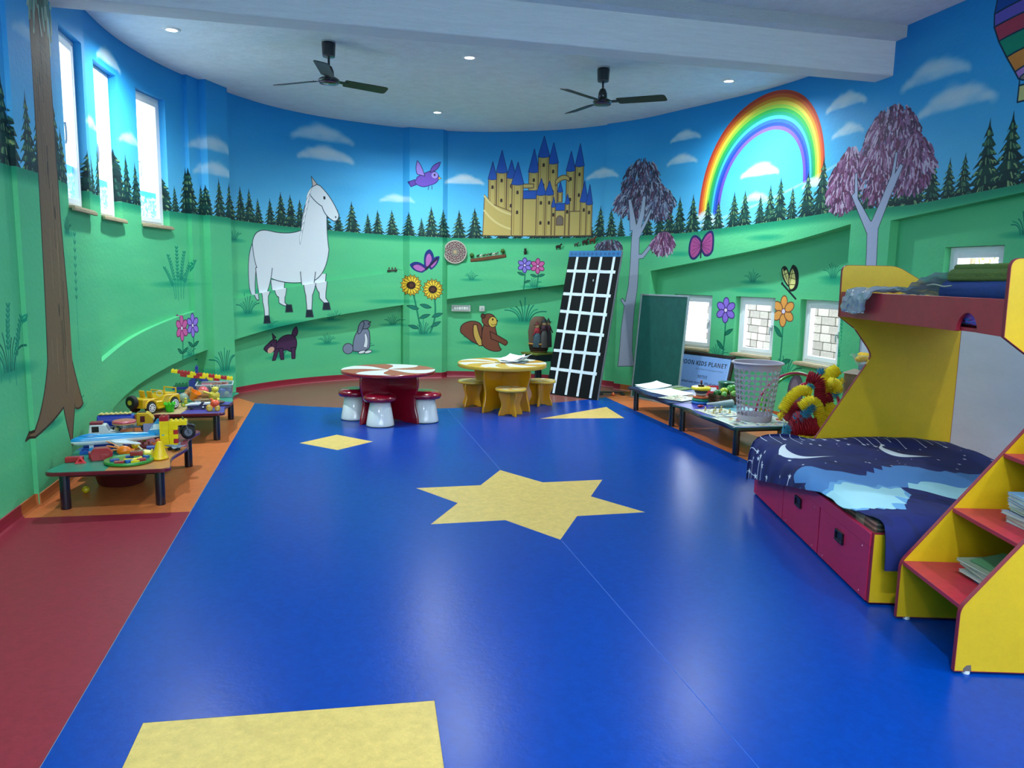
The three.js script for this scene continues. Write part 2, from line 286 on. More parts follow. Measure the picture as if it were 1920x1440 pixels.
    tower(18.3, .15, 2.6, 3.2, .34, 2); tower(18.6, .14, 2.6, 3.32, .3, 3); tower(18.45, .16, 2.6, 3.42, .3, 3);
    tower(18.88, .13, 2.4, 3.2, .28, 3); tower(19.02, .13, 2.4, 3.26, .32, 3);
    wall(17.95, 18.3, 2.96, 3.02); P([[18.64, 2.98], [18.76, 3.12, 18.86, 3.04], [18.86, 3.1], [18.75, 3.19, 18.64, 3.06]], st, ln);
    P([[17.52, 2.24], [17.54, 2.86], [17.66, 2.72], [17.98, 2.6], [17.98, 2.24]], st, ln); g.strokeStyle = '#d8c684'; g.lineWidth = .03; for (const o of [0, -.22]) { g.beginPath(); g.moveTo(17.54, 2.84 + o); g.quadraticCurveTo(17.7, 2.62 + o, 17.97, 2.56 + o); g.stroke(); }
    wall(18.14, 18.4, 2.24, 2.8); P([[18.12, 2.8], [18.42, 2.8], [18.42, 2.92], [18.12, 2.92]], rf, '#173a78');
    tower(18.05, .17, 2.24, 3.02, .33, 3); tower(18.42, .14, 2.24, 2.86, .24, 3); tower(18.55, .12, 2.24, 2.86, .2, 2);
    wall(18.6, 18.86, 2.24, 2.62); P([[18.6, 2.62], [18.86, 2.62], [18.84, 2.72], [18.62, 2.72]], rf, '#173a78'); P([[18.67, 2.4], [18.78, 2.4], [18.78, 2.5], [18.725, 2.58, 18.67, 2.5]], '#7a6a60', ln);
    tower(18.62, .06, 2.24, 2.68, .14, 1); tower(18.84, .07, 2.24, 2.72, .14, 1); tower(18.72, .07, 2.74, 2.9, .14, 1);
    wall(18.88, 19.1, 2.24, 2.6); tower(19.11, .12, 2.24, 2.74, .3, 1); tower(19.2, .1, 2.24, 2.7, .28, 1);
  }
  // meadow
  g.beginPath(); g.moveTo(sA - 1, 0); for (let s = sA - 1; s <= sB + 1; s += .1) g.lineTo(s, lerpT(TREELINE, s)); g.lineTo(sB + 1, 0); g.closePath();
  g.fillStyle = '#58bf86'; g.fill();
  g.save(); g.clip();
  for (let s = sA - .6; s < sB + .6; s += .12) { soft(s, lerpT(TREELINE, s) - .0, .26, .11, '8,122,92', .5); }
  const c2 = rng(5);
  for (let i = 0; i < 260; i++) { const x = 6.6 + c2() * 20, y = c2() * 2.2; soft(x, y, .3 + c2() * .6, .05 + c2() * .1, c2() < .5 ? '120,222,140' : '60,175,118', .16); }
  [[22.3, 2.12, .35], [20.9, 1.95, .3], [22, 1.5, .4], [23.3, 1.62, .3], [15, .8, .5], [16.1, 1.2, .5], [12.3, 1.45, .6], [13.9, 1.35, .4], [18.9, 1.4, .4]].forEach(a => soft(a[0], a[1], a[2], .045, '0,140,110', .6));
  g.restore();
  // tufts of grass
  const tuft = (x, y, h, n = 9, seed = 1) => { if (!near(x, .4)) return; soft(x, y, h * 1.5, h * .22, '0,130,104', .75); const c = rng(seed); for (let i = 0; i < n; i++) { const u = (i / (n - 1) * 2 - 1) * .95; g.strokeStyle = ['#0b7a63', '#12906f', '#0a6c58'][i % 3]; g.lineWidth = h * .05; g.beginPath(); g.moveTo(x + u * h * .25, y); g.quadraticCurveTo(x + u * h * .35, y + h * .5, x + u * h * (.75 + .3 * c()), y + h * (1 - .5 * Math.abs(u)) * (.8 + .3 * c())); g.stroke(); } };
  [[9.58, 1.87, .14], [12.47, 1.5, .12], [13.68, 1.06, .26], [13.52, 2.0, .17], [13.06, .38, .32], [8.33, .95, .3], [15.14, .57, .16], [16.17, .83, .16], [17.36, 1.55, .14], [18.18, .92, .34], [21.99, 1.6, .15], [23.25, 1.66, .18], [25.57, 2.0, .18], [16.6, .7, .22], [18.35, 1.46, .16], [12.5, .62, .14], [14.1, .86, .16], [15.2, .92, .16], [17.4, .55, .2], [15.7, .42, .2], [14.4, .42, .2], [19.2, 1.0, .24], [8.9, .5, .2], [9.6, .5, .16], [23.55, .62, .2], [22.6, .5, .26], [21.5, .62, .18]].forEach((t, i) => tuft(t[0], t[1], t[2], 9, i + 11));
  // leafy stems
  const wheat = (x, y, h, lean) => { g.strokeStyle = '#0f9070'; g.lineWidth = .009; g.beginPath(); g.moveTo(x, y); g.quadraticCurveTo(x, y + h * .6, x + lean, y + h); g.stroke(); for (let i = 0; i < 9; i++) { const t = .45 + i * .065, u = t * t, xx = x + lean * u, yy = y + h * t; for (const k of [-1, 1]) E(xx + k * .017, yy, .021, .009, '#0c8a6c', k * .9); } };
  [[12.36, 1.28, .5, -.14], [12.4, 1.26, .62, 0], [12.45, 1.28, .55, .1], [12.5, 1.28, .45, .18], [12.33, 1.28, .36, -.2], [9.7, .95, .95, .06], [8.2, .9, .6, -.08], [8.32, .88, .5, .06], [8.42, .85, .45, .16], [23.5, .66, .62, -.06], [23.56, .66, .7, .06], [23.46, .66, .42, -.12]].forEach(w => near(w[0]) && wheat(...w));
  // flowers: petals round a centre on a stem with leaves
  const leaf = (x, y, l, a, col = '#137a5c') => { const c = Math.cos(a), s = Math.sin(a), f = (u, v) => [x + c * u - s * v, y + s * u + c * v]; P([f(0, 0), [...f(l * .4, l * .34), ...f(l, 0)], [...f(l * .5, -l * .28), ...f(0, 0)]], col, '#0a4a3c', .008); };
  const flower = (x, y, R, n, col, rim, yb, leaves, cx = '#e9d9ee', sx = 1) => {
    if (!near(x)) return; P([[x, y], [x + .02, (y + yb) / 2, x - .01, yb]], null, '#11805f', .02, 1); leaves.forEach(l => leaf(x, yb + l[0], l[1], l[2]));
    for (let i = 0; i < n; i++) { const a = i / n * 6.2832 + Math.PI / 2; g.save(); g.translate(x, y); g.scale(sx, 1); g.rotate(a); g.beginPath(); g.ellipse(R * .58, 0, R * .42, R * 1.5 / n + R * .04, 0, 0, 7); g.fillStyle = col; g.fill(); g.strokeStyle = rim; g.lineWidth = .012; g.stroke(); g.restore(); }
    E(x, y, R * .17 * sx, R * .17, cx, 0, rim, .008);
  };
  flower(18.2, 1.79, .115, 6, '#8f7bd6', '#3c2a72', 1.42, [[.1, .1, .4], [.22, .12, 2.8]]); flower(18.41, 1.78, .115, 6, '#d162a0', '#7a1f5c', 1.42, [[.2, .12, 2.9], [.2, .12, .3]]);
  flower(21.6, 1.24, .16, 6, '#8f6fd6', '#3c2a72', .62, [[.3, .16, .6], [.12, .16, 2.4]]); flower(22.5, 1.27, .18, 6, '#eda24e', '#7a4a34', .55, [[.42, .18, 2.4], [.1, .18, .4]]);
  flower(12.36, .95, .15, 6, '#d162a0', '#7a1f5c', .58, [[.08, .12, .5], [.08, .12, 2.6]], '#f2e6f2', .85); flower(12.58, .97, .14, 6, '#9a78d8', '#3c2a72', .62, [[.1, .12, .5], [.1, .12, 2.6]], '#f2e6f2', .85);
  for (const [x, y, b] of [[16.41, 1.45, .76], [16.75, 1.39, .78]]) if (near(x)) {
    P([[x, y], [x + .1, y - .4, x + (x < 16.6 ? .16 : -.04), b - .06]], null, '#11805f', .026, 1); const bx = x + (x < 16.6 ? .12 : -.02);
    leaf(bx, b + .33, .19, 2.9, '#157a66'); leaf(bx + .01, b + .18, .18, .35, '#157a66'); leaf(bx, b + .03, .17, x < 16.6 ? 2.9 : .5, '#157a66');
    for (let k = 0; k < 2; k++) for (let i = 0; i < 15; i++) { const a = (i + k * .5) / 15 * 6.2832; g.save(); g.translate(x, y); g.rotate(a); g.beginPath(); g.moveTo(.05, -.02); g.quadraticCurveTo(.12, -.03, .17 - k * .02, 0); g.quadraticCurveTo(.12, .03, .05, .02); g.closePath(); g.fillStyle = k ? '#f0cb3a' : '#d9a326'; g.fill(); g.strokeStyle = '#4a3a14'; g.lineWidth = .007; g.stroke(); g.restore(); }
    E(x, y, .062, .055, '#3a2018', 0, '#22120c'); E(x, y, .035, .03, '#5a3422');
  }
  // butterflies
  const bfly = (x, y, k, wing, rim, wings) => { if (!near(x)) return; for (const w of wings) { const o = w.map(p => p.map((v, i) => (i % 2 ? y : x) + v * k)); P(o, rim, rim, .03); const cx = o.reduce((a, p) => a + p[p.length - 2], 0) / o.length, cy = o.reduce((a, p) => a + p[p.length - 1], 0) / o.length; P(o.map(p => p.map((v, i) => i % 2 ? cy + (v - cy) * .78 - .008 : cx + (v - cx) * .78)), wing, '#3a2350', .006); } };
  bfly(16.6, 1.79, 1, '#b266b0', '#1d2f7a', [[[.03, -.06], [.0, .18, .1, .2], [.2, .1, .1, -.06]], [[.1, -.04], [.16, .1, .24, .1], [.22, -.02, .12, -.08]], [[.06, -.08], [-.1, .06, -.2, -.03], [-.16, -.12, -.02, -.13]]]); P([[16.64, 1.7], [16.82, 1.87]], null, '#241a3a', .03, 1);
  if (near(21.25)) {
    g.save(); g.translate(0, .07);
    P([[21.27, 2.02], [21.2, 2.12, 21.13, 2.1], [21.06, 2.06, 21.07, 1.9], [21.1, 1.8, 21.17, 1.82], [21.25, 1.86, 21.27, 1.95]], '#a84a86', '#26245e', .03); P([[21.27, 2.02], [21.34, 2.16, 21.43, 2.15], [21.48, 2.1, 21.46, 1.92], [21.42, 1.84, 21.34, 1.86], [21.29, 1.9, 21.27, 1.95]], '#a84a86', '#26245e', .03);
    g.strokeStyle = '#5a2458'; g.lineWidth = .006; for (let i = 0; i < 5; i++) for (const k of [-1, 1]) { g.beginPath(); g.moveTo(21.27, 1.98); g.lineTo(21.27 + k * .15, 1.86 + i * .06); g.stroke(); } P([[21.27, 2.04], [21.27, 1.83]], null, '#1e1a30', .022, 1); P([[21.27, 2.04], [21.22, 2.14, 21.15, 2.17]], null, '#1e5a48', .006, 1); P([[21.27, 2.04], [21.33, 2.14, 21.4, 2.17]], null, '#1e5a48', .006, 1);
    g.restore();
    const yb = '#e2dc8a', dk = '#14141a';
    P([[22.555, 1.56], [22.44, 1.64, 22.43, 1.76], [22.46, 1.8, 22.5, 1.77], [22.54, 1.72, 22.56, 1.66]], yb, dk, .018); P([[22.5, 1.77], [22.47, 1.81, 22.44, 1.78], [22.46, 1.73], [22.5, 1.75]], dk, null);
    P([[22.56, 1.56], [22.53, 1.72, 22.6, 1.8], [22.7, 1.78, 22.7, 1.62], [22.7, 1.5, 22.58, 1.51]], dk, dk, .014); P([[22.56, 1.56], [22.54, 1.7, 22.595, 1.765], [22.655, 1.72, 22.66, 1.6], [22.65, 1.525, 22.585, 1.525]], yb, '#3a3518', .006);
    g.strokeStyle = '#3a3518'; g.lineWidth = .007; for (const l of [[22.555, 1.58, 22.46, 1.74], [22.565, 1.56, 22.6, 1.75], [22.46, 1.69, 22.54, 1.72], [22.56, 1.66, 22.66, 1.64], [22.57, 1.58, 22.66, 1.58], [22.57, 1.7, 22.63, 1.71]]) { g.beginPath(); g.moveTo(l[0], l[1]); g.lineTo(l[2], l[3]); g.stroke(); }
    P([[22.46, 1.58], [22.68, 1.42]], null, '#14202a', .022, 1); E(22.45, 1.59, .018, .018, '#14202a'); P([[22.45, 1.6], [22.42, 1.68, 22.4, 1.72]], null, '#1e5a48', .005, 1);
  }
  // small bird
  if (near(16.6)) { P([[16.46, 3.04], [16.36, 3.0], [16.4, 2.93], [16.52, 2.98]], '#5a3aa0', '#241a5a', .01); P([[16.46, 3.0], [16.56, 2.9, 16.7, 2.97], [16.83, 3.0, 16.84, 3.1], [16.8, 3.2, 16.7, 3.18], [16.6, 3.14, 16.5, 3.08]], '#6a48b4', '#241a5a', .01); P([[16.62, 3.1], [16.56, 3.28, 16.5, 3.32], [16.46, 3.2, 16.5, 3.12]], '#9a80d8', '#241a5a', .01); P([[16.7, 3.16], [16.72, 3.28, 16.86, 3.32], [16.84, 3.22, 16.76, 3.18]], '#6a48b4', '#241a5a', .01); E(16.77, 3.12, .055, .05, '#a08adc', 0, '#3a2a80', .006); E(16.77, 3.125, .014, .018, '#1a1030'); P([[16.83, 3.1], [16.88, 3.08], [16.83, 3.06]], '#e0b040', '#5a3a1a', .006); P([[16.68, 2.95], [16.67, 2.9]], null, '#3a2a5a', .01, 1); P([[16.73, 2.96], [16.73, 2.91]], null, '#3a2a5a', .01, 1); }
  // white horse standing in the grass, plain
  if (near(14.5, 1)) {
    const hc = '#dfe5ea', ol = '#31434f';
    soft(14.4, .86, .75, .1, '0,130,104', .8);
    P([[13.86, 1.98], [13.74, 1.8, 13.78, 1.4], [13.84, 1.2, 13.9, 1.24], [13.86, 1.5, 13.98, 1.9]], '#ccd5dc', ol);
    const leg = (x, y, kx, fx, fy, w) => { const ky = (y + fy) / 2 - .04; P([[x - w, y], [x - w * .9, y - .22, kx - .055, ky + .03], [kx - .05, ky - .05], [fx - .042, ky - .12, fx - .04, fy + .1], [fx + .04, fy + .1], [fx + .046, ky - .12, kx + .052, ky - .05], [kx + .055, ky + .03], [x + w * .8, y - .22, x + w, y]], hc, ol, .012, true); P([[fx - .045, fy + .1], [fx - .06, fy], [fx + .065, fy], [fx + .045, fy + .1]], '#1f2a34', ol); };
    leg(14.3, 1.5, 14.32, 14.44, 1.06, .12); leg(14.98, 1.6, 15.0, 15.06, 1.08, .11);
    P([[13.86, 1.98], [13.9, 2.2, 14.2, 2.16], [14.5, 2.12, 14.7, 2.2], [14.72, 2.5, 14.86, 2.72], [14.98, 2.78], [15.12, 2.62], [15.1, 2.2, 15.14, 1.95], [15.1, 1.6, 14.9, 1.5], [14.5, 1.42, 14.2, 1.52], [13.9, 1.46, 13.86, 1.98]], hc, ol);
    leg(14.06, 1.66, 14.02, 14.04, .92, .15); leg(14.8, 1.62, 14.78, 14.78, .98, .12);
    P([[14.84, 2.72], [14.9, 2.9, 15.02, 2.84], [15.2, 2.7, 15.3, 2.46], [15.3, 2.36, 15.22, 2.36], [15.08, 2.42, 15.04, 2.56], [14.94, 2.6, 14.84, 2.72]], hc, ol);
    P([[14.9, 2.82], [14.88, 2.96], [14.97, 2.86]], '#d4c4bc', ol, .01); E(15.08, 2.68, .018, .024, '#1a2430'); E(15.25, 2.42, .012, .016, '#5a6670');
    for (let i = 0; i < 7; i++) P([[14.9 - i * .03, 2.82 - i * .1], [14.78 - i * .02, 2.72 - i * .1, 14.8 - i * .02, 2.6 - i * .1], [14.84 - i * .02, 2.7 - i * .1, 14.9 - i * .03, 2.82 - i * .1]], '#f2f5f7', '#8a98a4', .006);
  }
  // woodland animals
  if (near(17.6)) {
    g.save(); g.translate(.06, -.12);
    P([[17.46, .72], [17.3, .8, 17.14, 1.06], [17.1, 1.3, 17.3, 1.36], [17.44, 1.36, 17.46, 1.2], [17.44, .95, 17.5, .76]].map(p => p.map((v, i) => i % 2 ? .62 + (v - .72) * .62 : v)), '#7a4632', '#2e1a16');
    P([[17.42, .62], [17.3, .75, 17.33, .96], [17.38, .96], [17.42, .75, 17.5, .64]], '#c9a54e', '#2e1a16');
    P([[17.46, .66], [17.44, .86, 17.5, 1.0], [17.6, 1.02, 17.66, .94], [17.68, .8, 17.72, .74], [17.7, .64, 17.76, .58], [17.76, .54, 17.66, .54], [17.5, .56, 17.46, .66]], '#7a4632', '#2e1a16');
    E(17.56, 1.04, .105, .1, '#7a4632', 0, '#2e1a16'); E(17.62, 1.01, .068, .085, '#d9b64e', 0, '#2e1a16'); E(17.47, 1.1, .03, .035, '#7a4632', 0, '#2e1a16'); E(17.62, 1.05, .012, .018, '#20120c'); E(17.69, 1.03, .014, .012, '#20120c'); P([[17.6, .97], [17.64, .95, 17.67, .98]], null, '#2e1a16', .008, 1);
    P([[17.58, .86], [17.7, .8, 17.84, .72], [17.88, .68, 17.82, .64], [17.72, .7, 17.6, .74]], '#7a4632', '#2e1a16');
    g.restore();
  }
  if (near(15.6)) {
    const rb = '#7f88a0', o = '#2a3040';
    E(15.46, .48, .08, .08, rb, 0, o); P([[15.54, .44], [15.52, .62, 15.62, .76], [15.72, .86, 15.8, .74], [15.82, .6, 15.8, .48], [15.7, .4, 15.54, .44]], rb, o); P([[15.74, .72], [15.8, .6, 15.76, .48], [15.7, .5], [15.74, .6, 15.72, .68]], '#e2e8ee', o, .006);
    E(15.74, .84, .075, .065, rb, .3, o); P([[15.7, .9], [15.6, .84, 15.62, .7], [15.68, .7, 15.72, .86]], rb, o); E(15.79, .85, .01, .013, '#10141c'); E(15.82, .88, .012, .01, '#10141c'); for (const x of [15.68, 15.78]) E(x, .42, .06, .024, '#e9eef2', .2, o);
  }
  if (near(14.4)) {
    const cb = '#4a2a4e', o = '#1e1226';
    P([[14.62, .68], [14.72, .74, 14.66, .84], [14.58, .8, 14.58, .66]], cb, o); P([[14.3, .56], [14.4, .76, 14.6, .72], [14.7, .66, 14.64, .5], [14.56, .46, 14.5, .52], [14.4, .48, 14.3, .56]], cb, o); for (const [a, b] of [[14.34, 14.28], [14.4, 14.42], [14.6, 14.6]]) P([[a - .03, .54], [b - .02, .38], [b + .03, .38], [a + .04, .54]], cb, o);
    P([[14.34, .66], [14.28, .7, 14.2, .62], [14.12, .58, 14.12, .55], [14.2, .46, 14.32, .52]], cb, o); E(14.24, .53, .06, .04, '#e0b498', .4); E(14.25, .6, .01, .014, '#100a14'); P([[14.28, .68], [14.27, .76], [14.33, .7]], cb, o);
  }
  // painted rock
  if (near(22.8)) { E(22.78, .36, .12, .2, '#5a4f60', -.1, '#3a3442', .012); E(22.76, .4, .06, .11, '#7a6c7c', -.1); }
  // pale trees with purple crowns
  const crown = (x, y, rx, ry, n, seed, cols) => { if (!near(x)) return; const c = rng(seed); for (let i = 0; i < n; i++) { const a = c() * 6.2832, d = Math.sqrt(c()), px = x + Math.cos(a) * d * rx, py = y + Math.sin(a) * d * ry; g.strokeStyle = cols[c() * cols.length | 0]; g.lineWidth = .014 + c() * .01; const lx = (px - x) / rx; g.beginPath(); g.moveTo(px, py + .02); g.quadraticCurveTo(px + lx * .03, py + .01, px + lx * .045 + (c() - .5) * .07, py - .025 - c() * .035); g.stroke(); } };
  const limbs = (list, col) => { list.forEach(l => limb(l, col)); list.forEach(l => limb(l, col, null)); };
  const limb = (pts, col, line = '#22303c') => { const L = [], R = []; pts.forEach((p, i) => { const a = pts[Math.max(0, i - 1)], b = pts[Math.min(pts.length - 1, i + 1)], l = Math.hypot(b[0] - a[0], b[1] - a[1]), nx = -(b[1] - a[1]) / l, ny = (b[0] - a[0]) / l; L.push([p[0] + nx * p[2], p[1] + ny * p[2]]); R.unshift([p[0] - nx * p[2], p[1] - ny * p[2]]); }); P([...L, ...R], col, line, .014); };
  const DK = ['#2a2c3c', '#3c3650', '#5a5f7c', '#8089a4', '#6a4a66', '#a0a8be', '#4a3048'], PK = ['#5a3458', '#7a4a70', '#9a6a90', '#b89ab8', '#6a2c50', '#8a5480', '#c4b0c8', '#4a2a48'];
  crown(20.13, 2.95, .3, .3, 750, 1, DK); crown(20.2, 2.68, .5, .24, 1000, 2, DK); crown(20.5, 2.62, .24, .2, 320, 6, DK);
  if (near(20.1)) { limbs([[[20.02, 2.3, .06], [19.98, 2.5, .04], [19.93, 2.72, .02]], [[20.06, 2.2, .05], [20.16, 2.5, .04], [20.19, 2.75, .025]], [[20.1, 2.2, .03], [20.25, 2.42, .022], [20.33, 2.56, .012]], [[20.08, 1.92, .03], [20.2, 1.93, .03], [20.36, 2.08, .025], [20.48, 2.16, .02]], [[20.0, 1.16, .03], [19.93, 1.24, .022], [19.86, 1.32, .016]], [[20.06, 2.34, .06], [20.06, 2.1, .07], [20.06, 1.8, .073], [20.05, 1.5, .08], [20.0, 1.2, .09], [19.975, .9, .1], [19.97, .6, .11], [19.98, .45, .13], [19.99, .36, .155]]], '#a2adc4'); }
  crown(20.58, 2.1, .2, .13, 420, 3, PK);
  crown(23.5, 2.58, .22, .26, 600, 4, PK); crown(23.58, 2.78, .12, .16, 260, 8, PK); crown(24.12, 2.86, .36, .36, 1300, 5, PK); crown(24.4, 2.66, .26, .24, 600, 9, PK); crown(24.0, 2.6, .2, .24, 360, 12, PK);
  if (near(24)) { limbs([[[23.95, 2.12, .05], [23.78, 2.33, .035], [23.66, 2.48, .022]], [[23.72, 2.38, .02], [23.7, 2.52, .02], [23.68, 2.68, .012]], [[24.0, 2.14, .06], [24.14, 2.42, .045], [24.3, 2.68, .02]], [[24.12, 2.42, .03], [24.2, 2.6, .02], [24.22, 2.8, .012]], [[23.98, 2.2, .075], [24.0, 1.9, .07], [24.02, 1.5, .075], [24.03, .9, .085]]], '#a9b0cc'); }
  if (near(19.6)) crown(19.6, 2.08, .2, .07, 160, 31, DK);
  // tall brown tree on the left
  if (near(9.1, 1)) {
    const br = '#7a5f47';
    P([[8.98, 4.05], [9.36, 4.05], [9.33, 3.0], [9.35, 2.0], [9.42, 1.2], [9.46, .92, 9.72, .52], [9.6, .46, 9.42, .56], [9.36, .44, 9.3, .26], [9.2, .44, 9.16, .58], [8.9, .5, 8.5, .47], [8.78, .62, 8.9, .95], [8.94, 1.4, 8.96, 2.2], [8.98, 3.0]], br, '#3a2a22', .016);
    const c = rng(4); for (let i = 0; i < 46; i++) { const x = 9.0 + c() * .33, y = .6 + c() * 2.9; g.strokeStyle = ['#5c4535', '#93775a', '#4a362a'][i % 3]; g.lineWidth = .006 + c() * .008; g.beginPath(); g.moveTo(x, y); g.quadraticCurveTo(x + (c() - .5) * .03, y + .1, x + (c() - .5) * .02, y + .15 + c() * .35); g.stroke(); }
    for (const [x, y] of [[9.2, 1.3], [9.15, 2.3], [9.24, 2.0], [9.1, 2.9]]) E(x, y, .012, .05, '#3a2a22');
    for (let i = 0; i < 120; i++) { const x = 8.95 + c() * .55, y = 3.35 + c() * .6; g.strokeStyle = ['#8fae94', '#b4c8b0', '#6a8f7c', '#7fa08c', '#5a7f6c'][i % 5]; g.lineWidth = .022; g.beginPath(); g.moveTo(x, y); g.quadraticCurveTo(x + .01, y - .08, x + (c() - .4) * .07, y - .12 - c() * .14); g.stroke(); }
    for (let i = 0; i < 160; i++) E(7.6 + c() * 1.35, 3.42 + c() * .6, .06, .05, ['#0f6a4e', '#0b5a44', '#157a58'][i % 3]);
  }
}

// ---------------------------------------------------------------- walls
const HTEX = 4.05, plasterBump = rep(N_FINE, 7, 6);
const plasterWhite = new THREE.MeshStandardMaterial({ color: '#d8dbd8', roughness: .9, bumpMap: rep(N_FINE, 6), bumpScale: .002 });
const stuccoOut = new THREE.MeshStandardMaterial({ map: mottled('#e6e4dc', .05, 12), roughness: .95 });
for (const [name, a, b, px] of [['wall_left', 6.8, 11.5, 2048], ['wall_back', 11.5, 16.15, 2048], ['wall_back_right', 16.15, 21.0, 2048], ['wall_right', 21.0, 26.2, 2048]]) {
  const w = px, h = Math.round(px * HTEX / (b - a)) > 2048 ? 2048 : Math.round(px * HTEX / (b - a));
  const map = canvasTex(w, h, g => { g.setTransform(w / (b - a), 0, 0, -h / HTEX, -a * w / (b - a), h); mural(g, a, b); });
  const m = new THREE.MeshPhysicalMaterial({ map, roughness: .55, specularIntensity: .6, bumpMap: plasterBump, bumpScale: .0012 });
  const [gi, go] = buildWall(a, b, (s, y) => [(s - a) / (b - a), y / HTEX]);
  const wobj = struct(name, gi, m); struct('outer_face', go, stuccoOut, wobj);
}
{ // the plain ends of the two long walls and the wall behind the camera
  const sky = canvasTex(256, 512, (g, w, h) => { g.setTransform(w / 7, 0, 0, -h / HTEX, 0, h); mural(g, 0, 7); });
  const m = new THREE.MeshPhysicalMaterial({ map: sky, roughness: .55, specularIntensity: .6 });
  for (const [name, a, b] of [['wall_left_near', 0, 6.8], ['wall_right_near', 26.2, S_END]]) { const [gi, go] = buildWall(a, b, (s, y) => [(s - a) / 7, y / HTEX]); const o = struct(name, gi, m); struct('outer_face', go, stuccoOut, o); }
  // rear wall with a wide glazed opening behind the camera
  const rearM = new THREE.MeshStandardMaterial({ map: mottled('#b9d3d0', .03, 5), roughness: .8 }), [x0, x1, y0, y1] = REAR;
  struct('wall_rear', [T(box(x0 + 2.3, 4.1, .3, .005), (x0 - 2.3) / 2, 2.0, 3.15), T(box(5.4 - x1, 4.1, .3, .005), (x1 + 5.4) / 2, 2.0, 3.15), T(box(x1 - x0, y0 + .05, .3, .005), (x0 + x1) / 2, (y0 - .05) / 2, 3.15), T(box(x1 - x0, 4.05 - y1, .3, .005), (x0 + x1) / 2, (y1 + 4.05) / 2, 3.15)], rearM);
  const wr = struct('window_8'), W = x1 - x0, Hh = y1 - y0, um = M('#eef2f6', .3); wr.position.set((x0 + x1) / 2, y0, 3.15);
  part('frame', [T(box(W, .06, .07, .006), 0, .03, 0), T(box(W, .06, .07, .006), 0, Hh - .03, 0), ...[-.5, -.25, 0, .25, .5].map(u => T(box(.06, Hh - .12, .07, .006), u * (W - .06), Hh / 2, 0))], um, wr);
  for (const u of [-.375, -.125, .125, .375]) part('pane', T(new THREE.PlaneGeometry(W / 4, Hh - .1), u * (W - .06), Hh / 2, 0), new THREE.MeshPhysicalMaterial({ color: '#ffffff', roughness: 0, transmission: 1, thickness: 0, ior: 1.5 }), wr);
}

// ---------------------------------------------------------------- ceiling with a deep beam
const ceilM = new THREE.MeshStandardMaterial({ map: mottled('#dbe4ea', .025, 8, 256, 3), roughness: .92, bumpMap: rep(N_FINE, 8), bumpScale: .003 });
ceilM.map.repeat.set(3, 3);
{
  const ceil = struct('ceiling', T(new THREE.BoxGeometry(8.2, .2, 6.4), 1.54, H + .1, -9.35), ceilM);
  struct('near_ceiling', T(new THREE.BoxGeometry(8.2, .2, 9.9), 1.54, H_NEAR + .1, -1.5), ceilM, ceil);
  struct('beam', T(box(7.3, .5, .25, .012, 2), 1.54, 3.75, -6.41), new THREE.MeshStandardMaterial({ map: mottled('#e4eaee', .02, 18, 256, 3), roughness: .85, bumpMap: rep(N_FINE, 6), bumpScale: .002 }));
}

